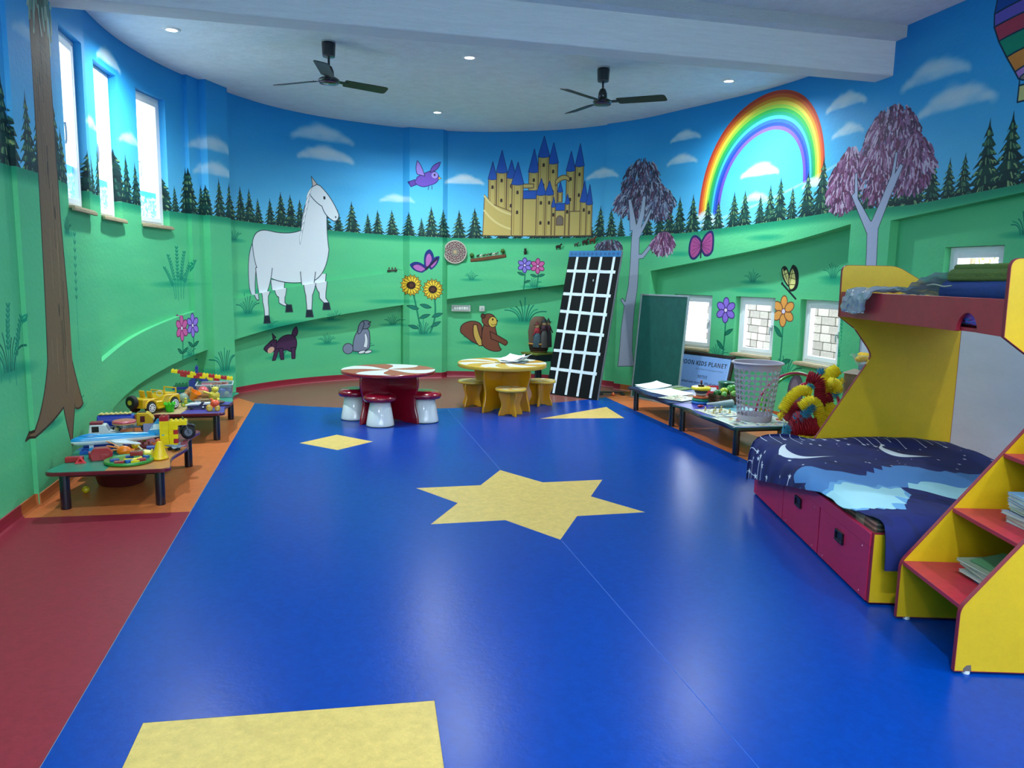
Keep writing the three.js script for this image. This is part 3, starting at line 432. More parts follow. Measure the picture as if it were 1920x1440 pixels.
// ---------------------------------------------------------------- floor: vinyl sheets fitted edge to edge on a screed
const vinyl = (hex, seed, rough = .3) => { const t = mottled(hex, .05, seed, 256, 3); t.repeat.set(1.2, 1.2); const rm = rep(N_SOFT, .6); return new THREE.MeshPhysicalMaterial({ map: t, roughness: rough, specularIntensity: .3, bumpMap: rep(N_FINE, 2.2), bumpScale: .00025 }); };
const flM = { blue: vinyl('#003b98', 31, .27), yellow: vinyl('#cfb266', 32, .42), red: vinyl('#862636', 33, .42), orange: vinyl('#c46c3c', 34, .36), brown: vinyl('#7d4c46', 35, .34) };
{
  const floor = struct('floor', T(new THREE.BoxGeometry(8.2, .2, 16), 1.54, -.1035, -4.7), new THREE.MeshStandardMaterial({ color: '#8d949c', roughness: .9 }));
  const hole = pts => { const p = new THREE.Path(); pts.forEach((q, i) => i ? p.lineTo(q[0], -q[1]) : p.moveTo(q[0], -q[1])); p.closePath(); return p; };
  const arc = []; for (let i = 0; i <= 24; i++) { const x = -.93 + (3.65 + .93) * i / 24; arc.push([x, -9.07 - .60 * ((x - 1.36) / 2.29) ** 2 - .05 * ((x < 1.36) ? ((1.36 - x) / 2.29) ** 2 : 0)]); }
  const star = []; for (let i = 0; i < 12; i++) { const a = i * Math.PI / 6, r = i % 2 ? .502 : .866; star.push([1.362 + r * Math.sin(a), -5.172 - r * Math.cos(a)]); }
  const rhomb = [[-.31, -7.335], [.043, -7.675], [.382, -7.3], [.043, -6.98]], tri = [[2.318, -8.249], [3.378, -8.92], [3.317, -8.152]], quad = [[-.673, -2.74], [.365, -2.677], [.31, -1.66], [-.70, -1.70]];
  const sh = (pts, holes = []) => { const s = poly(pts.map(p => [p[0], -p[1]])); s.holes.push(...holes.map(hole)); return s; };
  const sheet = (name, pts, m, holes) => { const g = ext(sh(pts, holes), .0035, .0004).rotateX(-Math.PI / 2); struct(name, g, m, floor).position.y = -.0035; };
  const shrink = (pts, d = .002) => { const cx = pts.reduce((a, p) => a + p[0], 0) / pts.length, cz = pts.reduce((a, p) => a + p[1], 0) / pts.length; return pts.map(p => { const l = Math.hypot(p[0] - cx, p[1] - cz); return [cx + (p[0] - cx) * (1 - d / l), cz + (p[1] - cz) * (1 - d / l)]; }); };
  sheet('blue_sheet', [[-.938, 3.0], ...arc.map(p => p), [3.65, 3.0]], flM.blue, [star, rhomb, tri, quad]);
  for (const [n, p] of [['star_inlay', star], ['diamond_inlay', rhomb], ['triangle_inlay', tri], ['square_inlay', quad]]) sheet(n, shrink(p), flM.yellow);
  const a0 = arc[0], a1 = arc[24];
  sheet('red_sheet', [[-2.2, 3.0], [-2.2, -5.33], [-.9385, -5.28], [-.9385, 3.0]], flM.red);
  sheet('orange_sheet', [[-2.2, -5.3305], [-.9385, -5.2805], [a0[0] - .0005, a0[1]], [-1.5, -10.75], [-2.2, -10.5]], flM.orange);
  sheet('brown_sheet', [[a0[0], a0[1] - .0005], [-1.5, -10.76], [-1.5, -12.6], [4.6, -12.6], [4.6, -10.6], [a1[0], a1[1] - .0005], ...arc.slice(0, 24).reverse().map(p => [p[0], p[1] - .0005]).slice(0, 23)], flM.brown);
  sheet('orange_sheet', [[3.6505, 3.0], [3.6505, a1[1]], [4.605, -10.6], [5.5, -10.6], [5.5, 3.0]], flM.orange);
  // heat-welded seam across the blue sheet
  for (const [z0, z1] of [[-9.0, -6.05], [-4.29, 2.9]]) { const g = new THREE.BoxGeometry(.004, .0006, z1 - z0); struct('weld_seam', g, M('#0f50b4', .5), floor).position.set(1.365, .0002, (z0 + z1) / 2); }
}
function skirting(name, sA, sB, m) {
  const P = [], prof = [[.0, .0], [.024, .0], [.012, .012], [.008, .04], [.008, .085], [0, .087]]; const ss = [sA]; for (let s = Math.ceil(sA * 10) / 10; s < sB; s += .1) if (s > sA + 1e-4) ss.push(s); for (const n of NICHES.flat()) if (n > sA && n < sB) ss.push(n - .001, n + .001); for (const n of [8.581, 8.579, 9.419, 9.421, 12.639, 12.641, 16.3, 16.98]) if (n > sA && n < sB) ss.push(n); ss.push(sB); ss.sort((a, b) => a - b);
  const off = s => layers(s)[0].off(s);
  for (let i = 0; i + 1 < ss.length; i++) for (let k = 0; k + 1 < prof.length; k++) {
    const [a, b] = [ss[i], ss[i + 1]], q = (s, p) => onWall(s, p[1], off(s) - p[0]);
    const c = [q(a, prof[k]), q(b, prof[k]), q(b, prof[k + 1]), q(a, prof[k + 1])]; for (const j of [0, 1, 2, 0, 2, 3]) P.push(c[j].x, c[j].y, c[j].z);
  }
  const g = new THREE.BufferGeometry(); g.setAttribute('position', new THREE.Float32BufferAttribute(P, 3)); g.computeVertexNormals(); struct(name, g, m);
}
const skR = M('#8e1f33', .42), skO = M('#b0602f', .42);
skirting('baseboard_left', 3, 8.33, skR); skirting('baseboard_left_orange', 8.332, 13.0, skO); skirting('baseboard_back', 13.0, 19.9, skR); skirting('baseboard_right', 19.902, 27, skO);

// ---------------------------------------------------------------- windows
const upvc = new THREE.MeshPhysicalMaterial({ color: '#eef2f6', roughness: .3, clearcoat: .2 });
const glassM = new THREE.MeshPhysicalMaterial({ color: '#ffffff', roughness: 0, transmission: 1, thickness: 0, ior: 1.5 });
const filmM = new THREE.MeshPhysicalMaterial({ map: canvasTex(128, 128, (g, w, h) => { g.fillStyle = '#48b4d0'; g.fillRect(0, 0, w, h); const r = rng(8); for (let i = 0; i < 500; i++) { g.fillStyle = `rgba(${200 + r() * 55 | 0},240,250,${r() * .5})`; g.beginPath(); g.ellipse(r() * w, h * (.2 + .8 * r()), 2 + r() * 7, 2 + r() * 6, r() * 3, 0, 7); g.fill(); } }), roughness: .6, transmission: .45, thickness: 0 });
const stoneSill = new THREE.MeshStandardMaterial({ map: mottled('#a89878', .12, 41), roughness: .6 });
const handleM = M('#c9ced4', .35);
WINS.forEach((w, i) => {
  const tall = i < 3, W = w[1] - w[0], Hh = w[3] - w[2], sm = (w[0] + w[1]) / 2, off = layers(sm).find(l => l.gap).off(sm) + GLASS_AT - .028;
  const root = struct('window_' + (i + 1)); const p = onWall(sm, w[2], off); root.position.copy(p); root.rotation.y = wallTurn(sm);
  const fr = .052, d = .056, bars = (x0, y0, x1, y1, f, dd, z) => [T(box(f, y1 - y0, dd, .006), x0 + f / 2, (y0 + y1) / 2, z), T(box(f, y1 - y0, dd, .006), x1 - f / 2, (y0 + y1) / 2, z), T(box(x1 - x0 - 2 * f + .002, f, dd, .006), (x0 + x1) / 2, y0 + f / 2, z), T(box(x1 - x0 - 2 * f + .002, f, dd, .006), (x0 + x1) / 2, y1 - f / 2, z)];
  // +x of the window points to its left as seen from the room
  part('frame', bars(-W / 2 + .001, .001, W / 2 - .001, Hh - .001, fr, d, 0), upvc, root);
  part('sash', bars(-W / 2 + fr - .006, fr - .006, W / 2 - fr + .006, Hh - fr + .006, .05, .05, .012), upvc, root);
  const pw = W - 2 * fr - .08, ph = Hh - 2 * fr - .08; part('pane', T(new THREE.PlaneGeometry(pw + .01, ph + .01), 0, Hh / 2, -.004), glassM, root);
  if (tall) part('blue_film', T(new THREE.PlaneGeometry(pw, ph * .23), 0, fr + .04 + ph * .115, .002), filmM, root);
  const h = part('handle', [T(box(.024, .07, .012, .004), 0, 0, .006), T(cyl(.008, .008, .03, 10), 0, 0, .022, Math.PI / 2), ...(tall ? [T(new THREE.TubeGeometry(new THREE.CatmullRomCurve3([V3(0, .01, .036), V3(0, -.05, .04), V3(.006, -.12, .036), V3(.006, -.15, .03)]), 10, .008, 7), 0, 0, 0)] : [T(box(.016, .09, .014, .006), 0, -.035, .036)])], handleM, root, (tall ? -1 : 1) * (W / 2 - fr - .02), tall ? Hh * .47 : Hh * .5, .038);
  // stone sill at the bottom of the recess, its nose a little proud of the wall
  part('sill', T(box(W - .004, .022, GLASS_AT + .012, .005), 0, .0095, (GLASS_AT - .03) / 2 + .024), stoneSill, root);
  part('sill_nose', T(box(W + .05, .03, .026, .006), 0, -.005, GLASS_AT - .03 + .04), stoneSill, root);
});

// ---------------------------------------------------------------- ceiling downlights: four in the apse, six over the near room
{
  const trim = lathe([[.05, 0], [.052, -.012], [.078, -.008], [.082, 0]], 32), lens = lathe([[0, -.0145], [.03, -.0135], [.05, -.0085], [.05, -.001], [0, -.001]], 28);
  const trimM = M('#e4e8ea', .4), lensM = new THREE.MeshStandardMaterial({ color: '#ffffff', emissive: new THREE.Color(.9, .98, 1), emissiveIntensity: 9, roughness: .4 });
  const put = (x, z, h, power, label, group) => {
    const t = thing('ceiling_downlight', label, 'ceiling light', [x, h, z], 0, group); part('trim', trim, trimM, t); part('lens', lens, lensM, t);
    const l = new THREE.SpotLight(LAMP_COLOUR, power, 0, 1.38, 1, 2); l.position.set(0, -.03, 0); l.target.position.set(0, -1, 0); l.castShadow = true; l.shadow.radius = 2.5; l.shadow.mapSize.set(1024, 1024); t.add(l, l.target);
  };
  put(-1.39, -7.89, H, LAMP, 'glowing round ceiling downlight nearest the tall windows on the left wall');
  put(1.40, -7.94, H, LAMP, 'glowing round ceiling downlight between the two ceiling fans, just beyond the beam');
  put(1.44, -10.63, H, LAMP, 'glowing round ceiling downlight farthest back, above the wall with the purple bird');
  put(4.31, -7.97, H, LAMP, 'glowing round ceiling downlight above the painted rainbow on the right');
  for (const [x, z] of [[-.9, -3.4], [-.9, 1.6], [1.6, -1.3], [1.6, 1.6], [4.1, -1.3], [4.1, 1.6]]) put(x, z, H_NEAR, LAMP_NEAR, 'round ceiling downlight of the near room, outside the picture', 'downlights of the near room');
}

// ---------------------------------------------------------------- outside the windows: ground and a boundary wall of pale cut stone
{
  struct('ground', T(new THREE.BoxGeometry(60, .2, 60), 1.5, -.4, -6), new THREE.MeshStandardMaterial({ map: mottled('#cfc9ba', .08, 51), roughness: .95 }));
  const wall = thing('boundary_wall', 'pale cut stone boundary wall seen through the small windows on the right', 'stone wall', [7.1, -.3, -10.2]);
  part('mortar_core', T(box(.3, 1.95, 6.6, .01), .17, .975, 0), new THREE.MeshStandardMaterial({ color: '#4c4740', roughness: .95 }), wall);
  const r = rng(61), st = [0, 1, 2, 3].map(i => new THREE.MeshStandardMaterial({ map: mottled(['#9a958c', '#8f8a82', '#a39e95', '#868179'][i], .1, 62 + i), roughness: .9 })), gs = [.2, .26, .32].map(l => box(.06, .118, l - .014, .008));
  for (let j = 0; j < 13; j++) { let z = -3.28 + r() * .1; while (z < 3.0) { const k = r() * 3 | 0, l = [.2, .26, .32][k]; const m = part('stone', gs[k], st[r() * 4 | 0], wall, .015 + r() * .012, .345 + j * .126, z + l / 2); z += l; } }
  const tr = thing('tree', 'leafy yellow green tree outside the window above the bunk bed', 'tree', [9.4, -.3, -9.7]), lr = rng(71), leaf = new THREE.ShapeGeometry((() => { const q = new THREE.Shape(); q.moveTo(0, 0); q.quadraticCurveTo(.03, .05, 0, .12); q.quadraticCurveTo(-.03, .05, 0, 0); return q; })(), 3), lv = [];
  part('trunk', tube([[0, 0, 0], [.05, 1, .02], [-.05, 2, 0], [0, 3.2, .1]], .09, 16, 8), M('#8a7a60', .9), tr); for (const [a, b] of [[-.6, .3], [.5, -.4], [.2, .7]]) part('branch', tube([[0, 1.4, 0], [a * .6, 2.0, b * .6], [a, 2.6, b]], .03, 10, 6), M('#8a7a60', .9), tr);
  for (let k = 0; k < 900; k++) { const a = lr() * 6.28, e = Math.acos(2 * lr() - 1), R = .35 + .75 * Math.cbrt(lr()); lv.push(T(leaf, Math.sin(e) * Math.cos(a) * R, 2.4 + Math.cos(e) * R * .9, Math.sin(e) * Math.sin(a) * R, lr() * 6, lr() * 6, lr() * 6)); }
  part('foliage', lv, new THREE.MeshStandardMaterial({ color: '#8f8a3a', roughness: .8, side: THREE.DoubleSide }), tr).userData.kind = 'stuff';
}

// ---------------------------------------------------------------- bunk bed with a drawer bed under it, turned 15 degrees
const capG = cyl(.005, .005, .003, 8), footG = cyl(.015, .015, .013, 12);
const BT = -0.2629, BO = V3(2.606, 0, -3.11), bedAt = (a, y, b) => V3(a, y, b).applyAxisAngle(V3(0, 1, 0), BT).add(BO);
const lamYel = new THREE.MeshPhysicalMaterial({ map: mottled('#dcb414', .02, 71), roughness: .42 }), lamRed = new THREE.MeshPhysicalMaterial({ map: mottled('#b02a3c', .05, 72), roughness: .4 }), edgeRed = M('#8c1c30', .45), lamMag = new THREE.MeshPhysicalMaterial({ map: mottled('#c02250', .04, 73), roughness: .42 });
{
  const bed = thing('bunk_bed', 'yellow and red bunk bed with a low drawer bed and a raised upper deck', 'bunk bed', BO.toArray(), BT);
  // end panels: outline in (a, y)
  const end = () => rpoly([[.01, .012], [.01, .37], [.385, .37], [.775, 1.03, .02], [.80, 1.09, .08], [.66, 1.275, .01], [.537, 1.363], [.533, 1.736, .05], [.927, 1.736, .06], [1.27, 1.545], [1.43, 1.545, .02], [1.43, .012]]);
  for (const b of [-2.0, -.022]) { const m = part('end_panel', ext(end(), .022, .0015), lamYel, bed, 0, 0, b); 
    // red edge band runs round the panel
    const P = end().getPoints(10), band = []; for (let i = 0; i < P.length; i++) { const a = P[i], c = P[(i + 1) % P.length], l = Math.hypot(c.x - a.x, c.y - a.y); if (l < .004) continue; band.push(T(new THREE.BoxGeometry(l + .001, .003, .0235), (a.x + c.x) / 2, (a.y + c.y) / 2, .011, 0, 0, Math.atan2(c.y - a.y, c.x - a.x))); }
    part('edge_band', band, edgeRed, m); }
  part('front_rail', T(box(.022, .07, 1.956, .002), .011, .332, -1.0), lamMag, bed);
  part('front_panel', T(box(.018, .284, .66, .002), .012, .153, -1.665), lamMag, bed);
  for (const [b0, b1] of [[-1.33, -.692], [-.684, -.024]]) {
    const w = b1 - b0 - .006, d = part('drawer', [T(box(.018, .284, w, .002), 0, 0, 0), T(box(.40, .22, w - .08, .004), .21, -.01, 0)], lamMag, bed, .012, .153, (b0 + b1) / 2);
    const hb = .012; part('handle', [T(box(.012, hb, .105, .003), -.014, .026, 0), T(box(.012, hb, .105, .003), -.014, -.026, 0), T(box(.012, .064, hb, .003), -.014, 0, .047), T(box(.012, .064, hb, .003), -.014, 0, -.047), T(box(.004, .042, .09, .001), -.0105, 0, 0)], M('#14090f', .35), d, 0, .07, -.03);
    for (const [y, z] of [[-.12, -.25], [-.12, .25], [.12, .25]]) part('screw_cap', capG, M('#c98aa0', .5), d, -.01, y, z * w / .66, 0, 0, Math.PI / 2);
  }
  part('bed_base', [T(box(1.38, .02, 1.95, .002), .71, .30, -1.0), T(box(1.38, .28, .018, .002), .71, .15, -.98 - 1.0)], lamYel, bed);
  // upper deck
  const rail = rpoly([[-2.0 + .022, 1.363], [-.022, 1.363], [-.022, 1.543], [-2.0 + .022, 1.543]]), cut = new THREE.Path(); cut.absarc(-.33, 1.371, .088, Math.PI, 0, true); 
  const rs = new THREE.Shape(); rs.moveTo(-1.978, 1.363); rs.lineTo(-.43, 1.363); rs.absarc(-.33, 1.368, .095, Math.PI, 0, true); rs.lineTo(-.022, 1.363); rs.lineTo(-.022, 1.543); rs.lineTo(-1.978, 1.543); rs.closePath();
  const rg = ext(rs, .022, .0015, 16); rg.rotateY(-Math.PI / 2); part('upper_rail', T(rg, 0, 0, 0), lamRed, bed, .562, 0, 0);
  part('upper_rail', T(box(.022, .18, 1.954, .002), 1.418, 1.453, -1.0), lamRed, bed);
  part('upper_deck', T(box(.84, .02, 1.954, .002), .985, 1.376, -1.0), lamRed, bed);
  for (const [a, b] of [[.2, -.012], [1.2, -.012], [.2, -1.98], [1.2, -1.98]]) part('foot', footG, M('#dfe4e8', .5), bed, a, .0065, b);

  const plaid = canvasTex(256, 256, (g, w) => { g.fillStyle = '#8d5a52'; g.fillRect(0, 0, w, w); for (let i = 0; i < 8; i++) { g.fillStyle = ['rgba(20,50,50,.55)', 'rgba(220,210,180,.4)'][i % 2]; g.fillRect(i * 32, 0, 14, w); g.fillRect(0, i * 32, w, 14); } });
  solo('mattress', 'plaid mattress peeping out under the moon and star blanket of the drawer bed', 'mattress', box(1.34, .115, 1.9, .03, 3), new THREE.MeshStandardMaterial({ map: plaid, roughness: .9 }), bedAt(.71, .3675, -1.0).toArray(), BT);
}
{ // blanket: a cloth surface laid over the mattress, hanging over the left side at the head and over the near end
  const tex = canvasTex(1536, 1280, (g, w, h) => {
    // x: a from -.35 to 1.45, y: b from -2.05 to .35
    const A = a => (a + .35) * 853, B = b => (b + 2.05) * 533;
    g.fillStyle = '#0a1a62'; g.fillRect(0, 0, w, h); const r = rng(17);
    for (let i = 0; i < 500; i++) { g.fillStyle = r() < .5 ? 'rgba(16,36,110,.25)' : 'rgba(4,10,50,.25)'; g.beginPath(); g.ellipse(r() * w, r() * h, 20 + r() * 60, 6 + r() * 16, r(), 0, 7); g.fill(); }
    const star = (x, y, R, c = '#e8ecf4') => { g.fillStyle = c; g.beginPath(); for (let i = 0; i < 10; i++) { const a = i * Math.PI / 5 - 1.57, q = i % 2 ? R * .42 : R; g.lineTo(x + Math.cos(a) * q, y + Math.sin(a) * q); } g.fill(); };
    g.strokeStyle = '#d7dcea'; g.lineWidth = 5;
    for (let i = 0; i < 24; i++) { const x = 60 + i * 62 + r() * 10, l = 70 + r() * 130; g.beginPath(); g.moveTo(x, 0); g.lineTo(x + 4, l); g.stroke(); if (r() < .7) star(x + 4, l, 8 + r() * 10); }
    for (let i = 0; i < 13; i++) { const y = 40 + i * 56 + r() * 10, l = 90 + r() * 170; g.beginPath(); g.moveTo(0, y); g.lineTo(l, y + 8); g.stroke(); star(l, y + 8, 11 + r() * 8); }
    for (let i = 0; i < 46; i++) star(r() * w, 120 + r() * 390, 3 + r() * 11);
    const moon = pts => { const p = pts.map(q => [A(q[0]), B(q[1])]); g.fillStyle = '#e9f1fa'; g.beginPath(); g.moveTo(...p[0]); g.bezierCurveTo(...p[1], ...p[2], ...p[3]); g.bezierCurveTo(...p[4], ...p[5], ...p[0]); g.fill(); };
    moon([[.12, -1.68], [-.12, -1.45], [.02, -1.14], [.36, -1.36], [.14, -1.22], [-.02, -1.44]]); moon([[.82, -1.75], [.62, -1.5], [.74, -1.18], [1.06, -1.46], [.86, -1.28], [.72, -1.5]]);
    const zig = (pts, c, jag, seed) => { const q = rng(seed); g.fillStyle = c; g.beginPath(); pts.map(p => [A(p[0]), B(p[1])]).forEach((p, i, L) => { if (i) { const o = L[i - 1], n = Math.max(1, Math.round(Math.hypot(p[0] - o[0], p[1] - o[1]) / 70)); for (let k = 1; k <= n; k++) { const t = k / n; g.lineTo(o[0] + (p[0] - o[0]) * (t - .4 / n), o[1] + (p[1] - o[1]) * t - (k < n ? jag * (.4 + q()) : 0)); g.lineTo(o[0] + (p[0] - o[0]) * t, o[1] + (p[1] - o[1]) * t); } } else g.moveTo(...p); }); g.closePath(); g.fill(); };
    zig([[-.06, -.98], [-.02, -1.06], [.16, -.95], [.35, -.9], [.65, -1.13], [.85, -1.0], [1.1, -.98], [1.45, -.9], [1.45, -.5], [.76, -.62], [.42, -.61], [.1, -.2], [-.2, -.18], [-.14, -.5], [-.03, -.85]], '#4f87c8', 24, 1);
    zig([[-.2, -.3], [-.14, -.45], [.14, -.72], [.26, -.57], [.42, -.63], [.4, -.45], [.2, -.14], [-.02, -.2]], '#6aa8dc', 20, 2);
    zig([[-.12, -.4], [.14, -.67], [.26, -.53], [.42, -.6], [.34, -.37], [.29, -.41], [.28, -.25], [.21, -.27], [.16, -.15], [.01, -.22]], '#a4d9e6', 14, 3);
    zig([[.46, -.6], [.63, -.74], [.8, -.64], [1.2, -.75], [1.3, -.6], [1.1, -.45], [.62, -.38]], '#a4d9e6', 18, 4);
  });
  tex.wrapS = tex.wrapT = THREE.ClampToEdgeWrapping;
  const na = 70, nb = 84, P = [], U = [], I = [], n3 = (x, y) => Math.sin(x * 9 + 1.3 * Math.sin(y * 6)) * .5 + Math.sin(y * 11 + 2 * Math.sin(x * 4)) * .35 + Math.sin((x + y) * 17) * .15;
  for (let j = 0; j <= nb; j++) for (let i = 0; i <= na; i++) {
    const u = i / na, v = j / nb, vb = v * 2.30 - 2.06;             // cloth coordinates (a, b) before it drops over an edge
    // the left hem hangs far down at the head, less towards the middle, and lies back on the mattress near the foot
    const hem = vb < -.6 ? -.02 - .165 * (-.6 - vb) : vb < -.3 ? -.02 : vb < 0 ? -.02 + .06 * (vb + .3) / .3 : .04, a = hem + (1.40 - hem) * u;
    let y = .452 + .012 * n3(a * 1.2, vb) , b = vb, x = a;
    if (a < -.004) { const d = -.004 - a; x = -.012 - .05 * (1 - Math.exp(-d * 20)) - .006 * Math.sin(vb * 30); y = .43 - d * 1.25; } else if (a < .06) y -= (.06 - a) * .25;
    if (vb > .02) { const d = vb - .02; b = .03 + .05 * (1 - Math.exp(-d * 12)); y = .43 - d * 1.0 + .0 * n3(a, 1); } else if (vb > -.05) y -= (vb + .05) * .25;
    if (vb < -1.94) y += .02 * Math.sin(a * 8) * (-(vb + 1.94)) / .12 + .0; b = Math.max(b, -1.972);
    const q = (a - .9) / .35, p = (vb + 1.85) / .12; y += .035 * Math.exp(-q * q - p * p);   // a ruck near the head
    P.push(x, y, b); U.push((a + .35) / 1.8, 1 - (vb + 2.05) / 2.4);
  }
  for (let j = 0; j < nb; j++) for (let i = 0; i < na; i++) { const k = j * (na + 1) + i; I.push(k, k + na + 1, k + 1, k + 1, k + na + 1, k + na + 2); }
  const up = new THREE.BufferGeometry(); up.setAttribute('position', new THREE.Float32BufferAttribute(P, 3)); up.setAttribute('uv', new THREE.Float32BufferAttribute(U, 2)); up.setIndex(I); up.computeVertexNormals();
  const dn = up.clone(), dp = dn.attributes.position, nn = dn.attributes.normal; for (let i = 0; i < dp.count; i++) dp.setXYZ(i, dp.getX(i) - nn.getX(i) * .005, dp.getY(i) - nn.getY(i) * .005, dp.getZ(i) - nn.getZ(i) * .005); const di = []; for (let i = 0; i < I.length; i += 3) di.push(I[i], I[i + 2], I[i + 1]); dn.setIndex(di); dn.computeVertexNormals();
  solo('blanket', 'dark blue blanket printed with moons, stars and pale blue mountains on the lower bed', 'blanket', [up, dn], new THREE.MeshPhysicalMaterial({ map: tex, roughness: .85, sheen: .3, sheenRoughness: .6, side: THREE.DoubleSide }), BO.toArray(), BT);
}
{ // stair with shelves that leads to the upper deck
  const st = thing('stair_bookcase', 'red and yellow stair unit with open shelf steps at the foot of the bunk bed', 'stairs', BO.toArray(), BT);
  const side = () => rpoly([[.076, .012], [.076, .285, .03], [.70, 1.085], [1.0, 1.36], [1.25, 1.36], [1.25, .012]]);
  for (const b of [.135, .646]) {
    const m = part('side_panel', ext(side(), .02, .0015), lamYel, st, 0, 0, b), P = side().getPoints(8), band = [];
    for (let i = 0; i < P.length; i++) { const a = P[i], c = P[(i + 1) % P.length], l = Math.hypot(c.x - a.x, c.y - a.y); if (l < .004) continue; band.push(T(new THREE.BoxGeometry(l + .002, .003, .0215), (a.x + c.x) / 2, (a.y + c.y) / 2, .01, 0, 0, Math.atan2(c.y - a.y, c.x - a.x))); }
    part('edge_band', band, edgeRed, m);
  }
  for (let i = 0; i < 4; i++) { const y = .285 + .268 * i, a = .082 + .2085 * i; part('tread', [T(box(.44, .02, .489, .002), a + .22, y, .4005)], lamRed, st); }
  part('back_board', T(box(.015, 1.3, .489, .002), 1.2, .66, .4005), lamYel, st);
  for (const [a, b] of [[.13, .145], [1.1, .145], [.13, .656], [1.1, .656]]) part('foot', footG, M('#dfe4e8', .5), st, a, .0065, b);
  part('chip', [T(rpolyPlate([[0, 0], [.0, .012], [.012, .026], [.03, .028], [.034, 0]]), .112, .0125, .6665)], M('#6e5f5c', .9), st);
}
function rpolyPlate(p) { return ext(poly(p), .0012, 0); }

// ---------------------------------------------------------------- round tables on crossed wavy panels, with stools
// half of a support panel seen from the side: from the middle out to its wavy edge
function crossPanels(r0, h, th, wave) {
  const s = new THREE.Shape(); const N = 22, R = t => r0 * (1 + wave * Math.cos((t - .02) * 7.4));
  s.moveTo(-R(0), 0); for (let i = 0; i <= N; i++) s.lineTo(-R(i / N), h * i / N); for (let i = N; i >= 0; i--) s.lineTo(R(i / N), h * i / N);
  s.lineTo(R(0) * .55, 0); s.lineTo(R(0) * .45, .012); s.lineTo(-R(0) * .45, .012); s.lineTo(-R(0) * .55, 0); s.closePath();
  return T(ext(s, th, .004), 0, 0, -th / 2);
}
const redGloss = M('#8c0a24', .18, { clearcoat: .8, clearcoatRoughness: .08 }), whiteGloss = M('#eef2f2', .2, { clearcoat: .7, clearcoatRoughness: .1 }), yelGloss = M('#d8960c', .22, { clearcoat: .7, clearcoatRoughness: .1 });
function swirl(n, A, B, rough) {
  return new THREE.MeshPhysicalMaterial({ roughness: rough, clearcoat: .5, clearcoatRoughness: .12, map: canvasTex(768, 768, (g, w) => { const c = w / 2; g.fillStyle = A; g.fillRect(0, 0, w, w); for (let k = 0; k < n; k++) { const a0 = k / n * 6.2832, a1 = (k + .5) / n * 6.2832, P = (a, t) => [c + Math.cos(a + (t - .5) * 1.1 * (1 - t)) * t * c, c + Math.sin(a + (t - .5) * 1.1 * (1 - t)) * t * c]; g.beginPath(); g.moveTo(c, c); for (let i = 1; i <= 20; i++) g.lineTo(...P(a0 + .5 * (1 - i / 20), i / 20)); for (let i = 0; i <= 10; i++) g.lineTo(...P(a0 + (a1 - a0) * i / 10, 1)); for (let i = 20; i >= 1; i--) g.lineTo(...P(a1 + .5 * (1 - i / 20), i / 20)); g.closePath(); g.fillStyle = B; g.fill(); } }) });
}
function discTop(r, th, topMat, edgeMat, parent, y) {
  const t = part('tabletop', lathe([[0, 0], [r - .012, 0], [r, .008], [r, th - .008], [r - .006, th - .001], [0, th - .001]], 56), edgeMat, parent, 0, y, 0);
  const g = new THREE.CircleGeometry(r - .006, 56).rotateX(-Math.PI / 2); part('swirl_inlay', g, topMat, t, 0, th, 0); return t;
}
{
  const RT = [.615, 0, -8.44], t = thing('round_table', 'low round table with a red and white swirl top on crossed glossy red panels', 'table', RT);
  discTop(.52, .036, swirl(4, '#b43a3c', '#eef3f4', .25), redGloss, t, .526);
  for (const a of [-.78, .79]) part('support_panel', crossPanels(.415, .526, .03, .055), redGloss, t, 0, 0, 0, 0, a - .05);
  const m = thing('mushroom_stool', 'red mushroom stool in front of the red swirl table', 'stool', [.50, 0, -8.10], 0, 'red mushroom stools');
  part('cap', lathe([[0, .352], [.1, .35], [.15, .34], [.178, .318], [.182, .296], [.168, .268], [.13, .262], [0, .262]], 36), redGloss, m);
  part('stem', lathe([[0, 0], [.142, 0], [.15, .008], [.148, .03], [.108, .262], [0, .262]], 36), whiteGloss, m);
  part('base_ring', lathe([[.13, .0], [.152, .0], [.152, .008], [.13, .008]], 36), M('#20242a', .5), m);
  dup(m, 'red mushroom stool half hidden behind the left side of the red swirl table', [.245, 0, -8.52], 1); dup(m, 'red mushroom stool at the right side of the red swirl table', [1.0, 0, -8.26], 2);
}
{
  const YT = [2.03, 0, -8.98], t = thing('round_table', 'low round table with a yellow and white swirl top on crossed yellow panels', 'table', YT);
  discTop(.545, .05, swirl(7, '#d9a32a', '#eef1ea', .3), M('#d8b13c', .25, { clearcoat: .6, clearcoatRoughness: .12 }), t, .52);
  for (const a of [-.78, .79]) part('support_panel', crossPanels(.385, .52, .03, .06), yelGloss, t, 0, 0, 0, 0, a - .02);
  const m = thing('wooden_stool', 'yellow wavy-legged stool standing in front of the yellow swirl table', 'stool', [2.035, 0, -8.42 - .1], .2, 'yellow stools round the yellow table');
  discTop(.185, .034, swirl(6, '#d9b04a', '#e4d9b0', .3), M('#d8b13c', .25, { clearcoat: .6 }), m, .288);
  for (const a of [0, Math.PI / 2]) part('support_panel', crossPanels(.135, .288, .024, .13), yelGloss, m, 0, 0, 0, 0, a);
  m.traverse(o => { if (o.name === 'tabletop') o.name = 'seat'; });
  dup(m, 'yellow wavy-legged stool at the left side of the yellow swirl table', [1.71, 0, -9.22], .7); dup(m, 'yellow wavy-legged stool at the right of the yellow swirl table, by the tape grid board', [2.58, 0, -9.16], -.5);
}
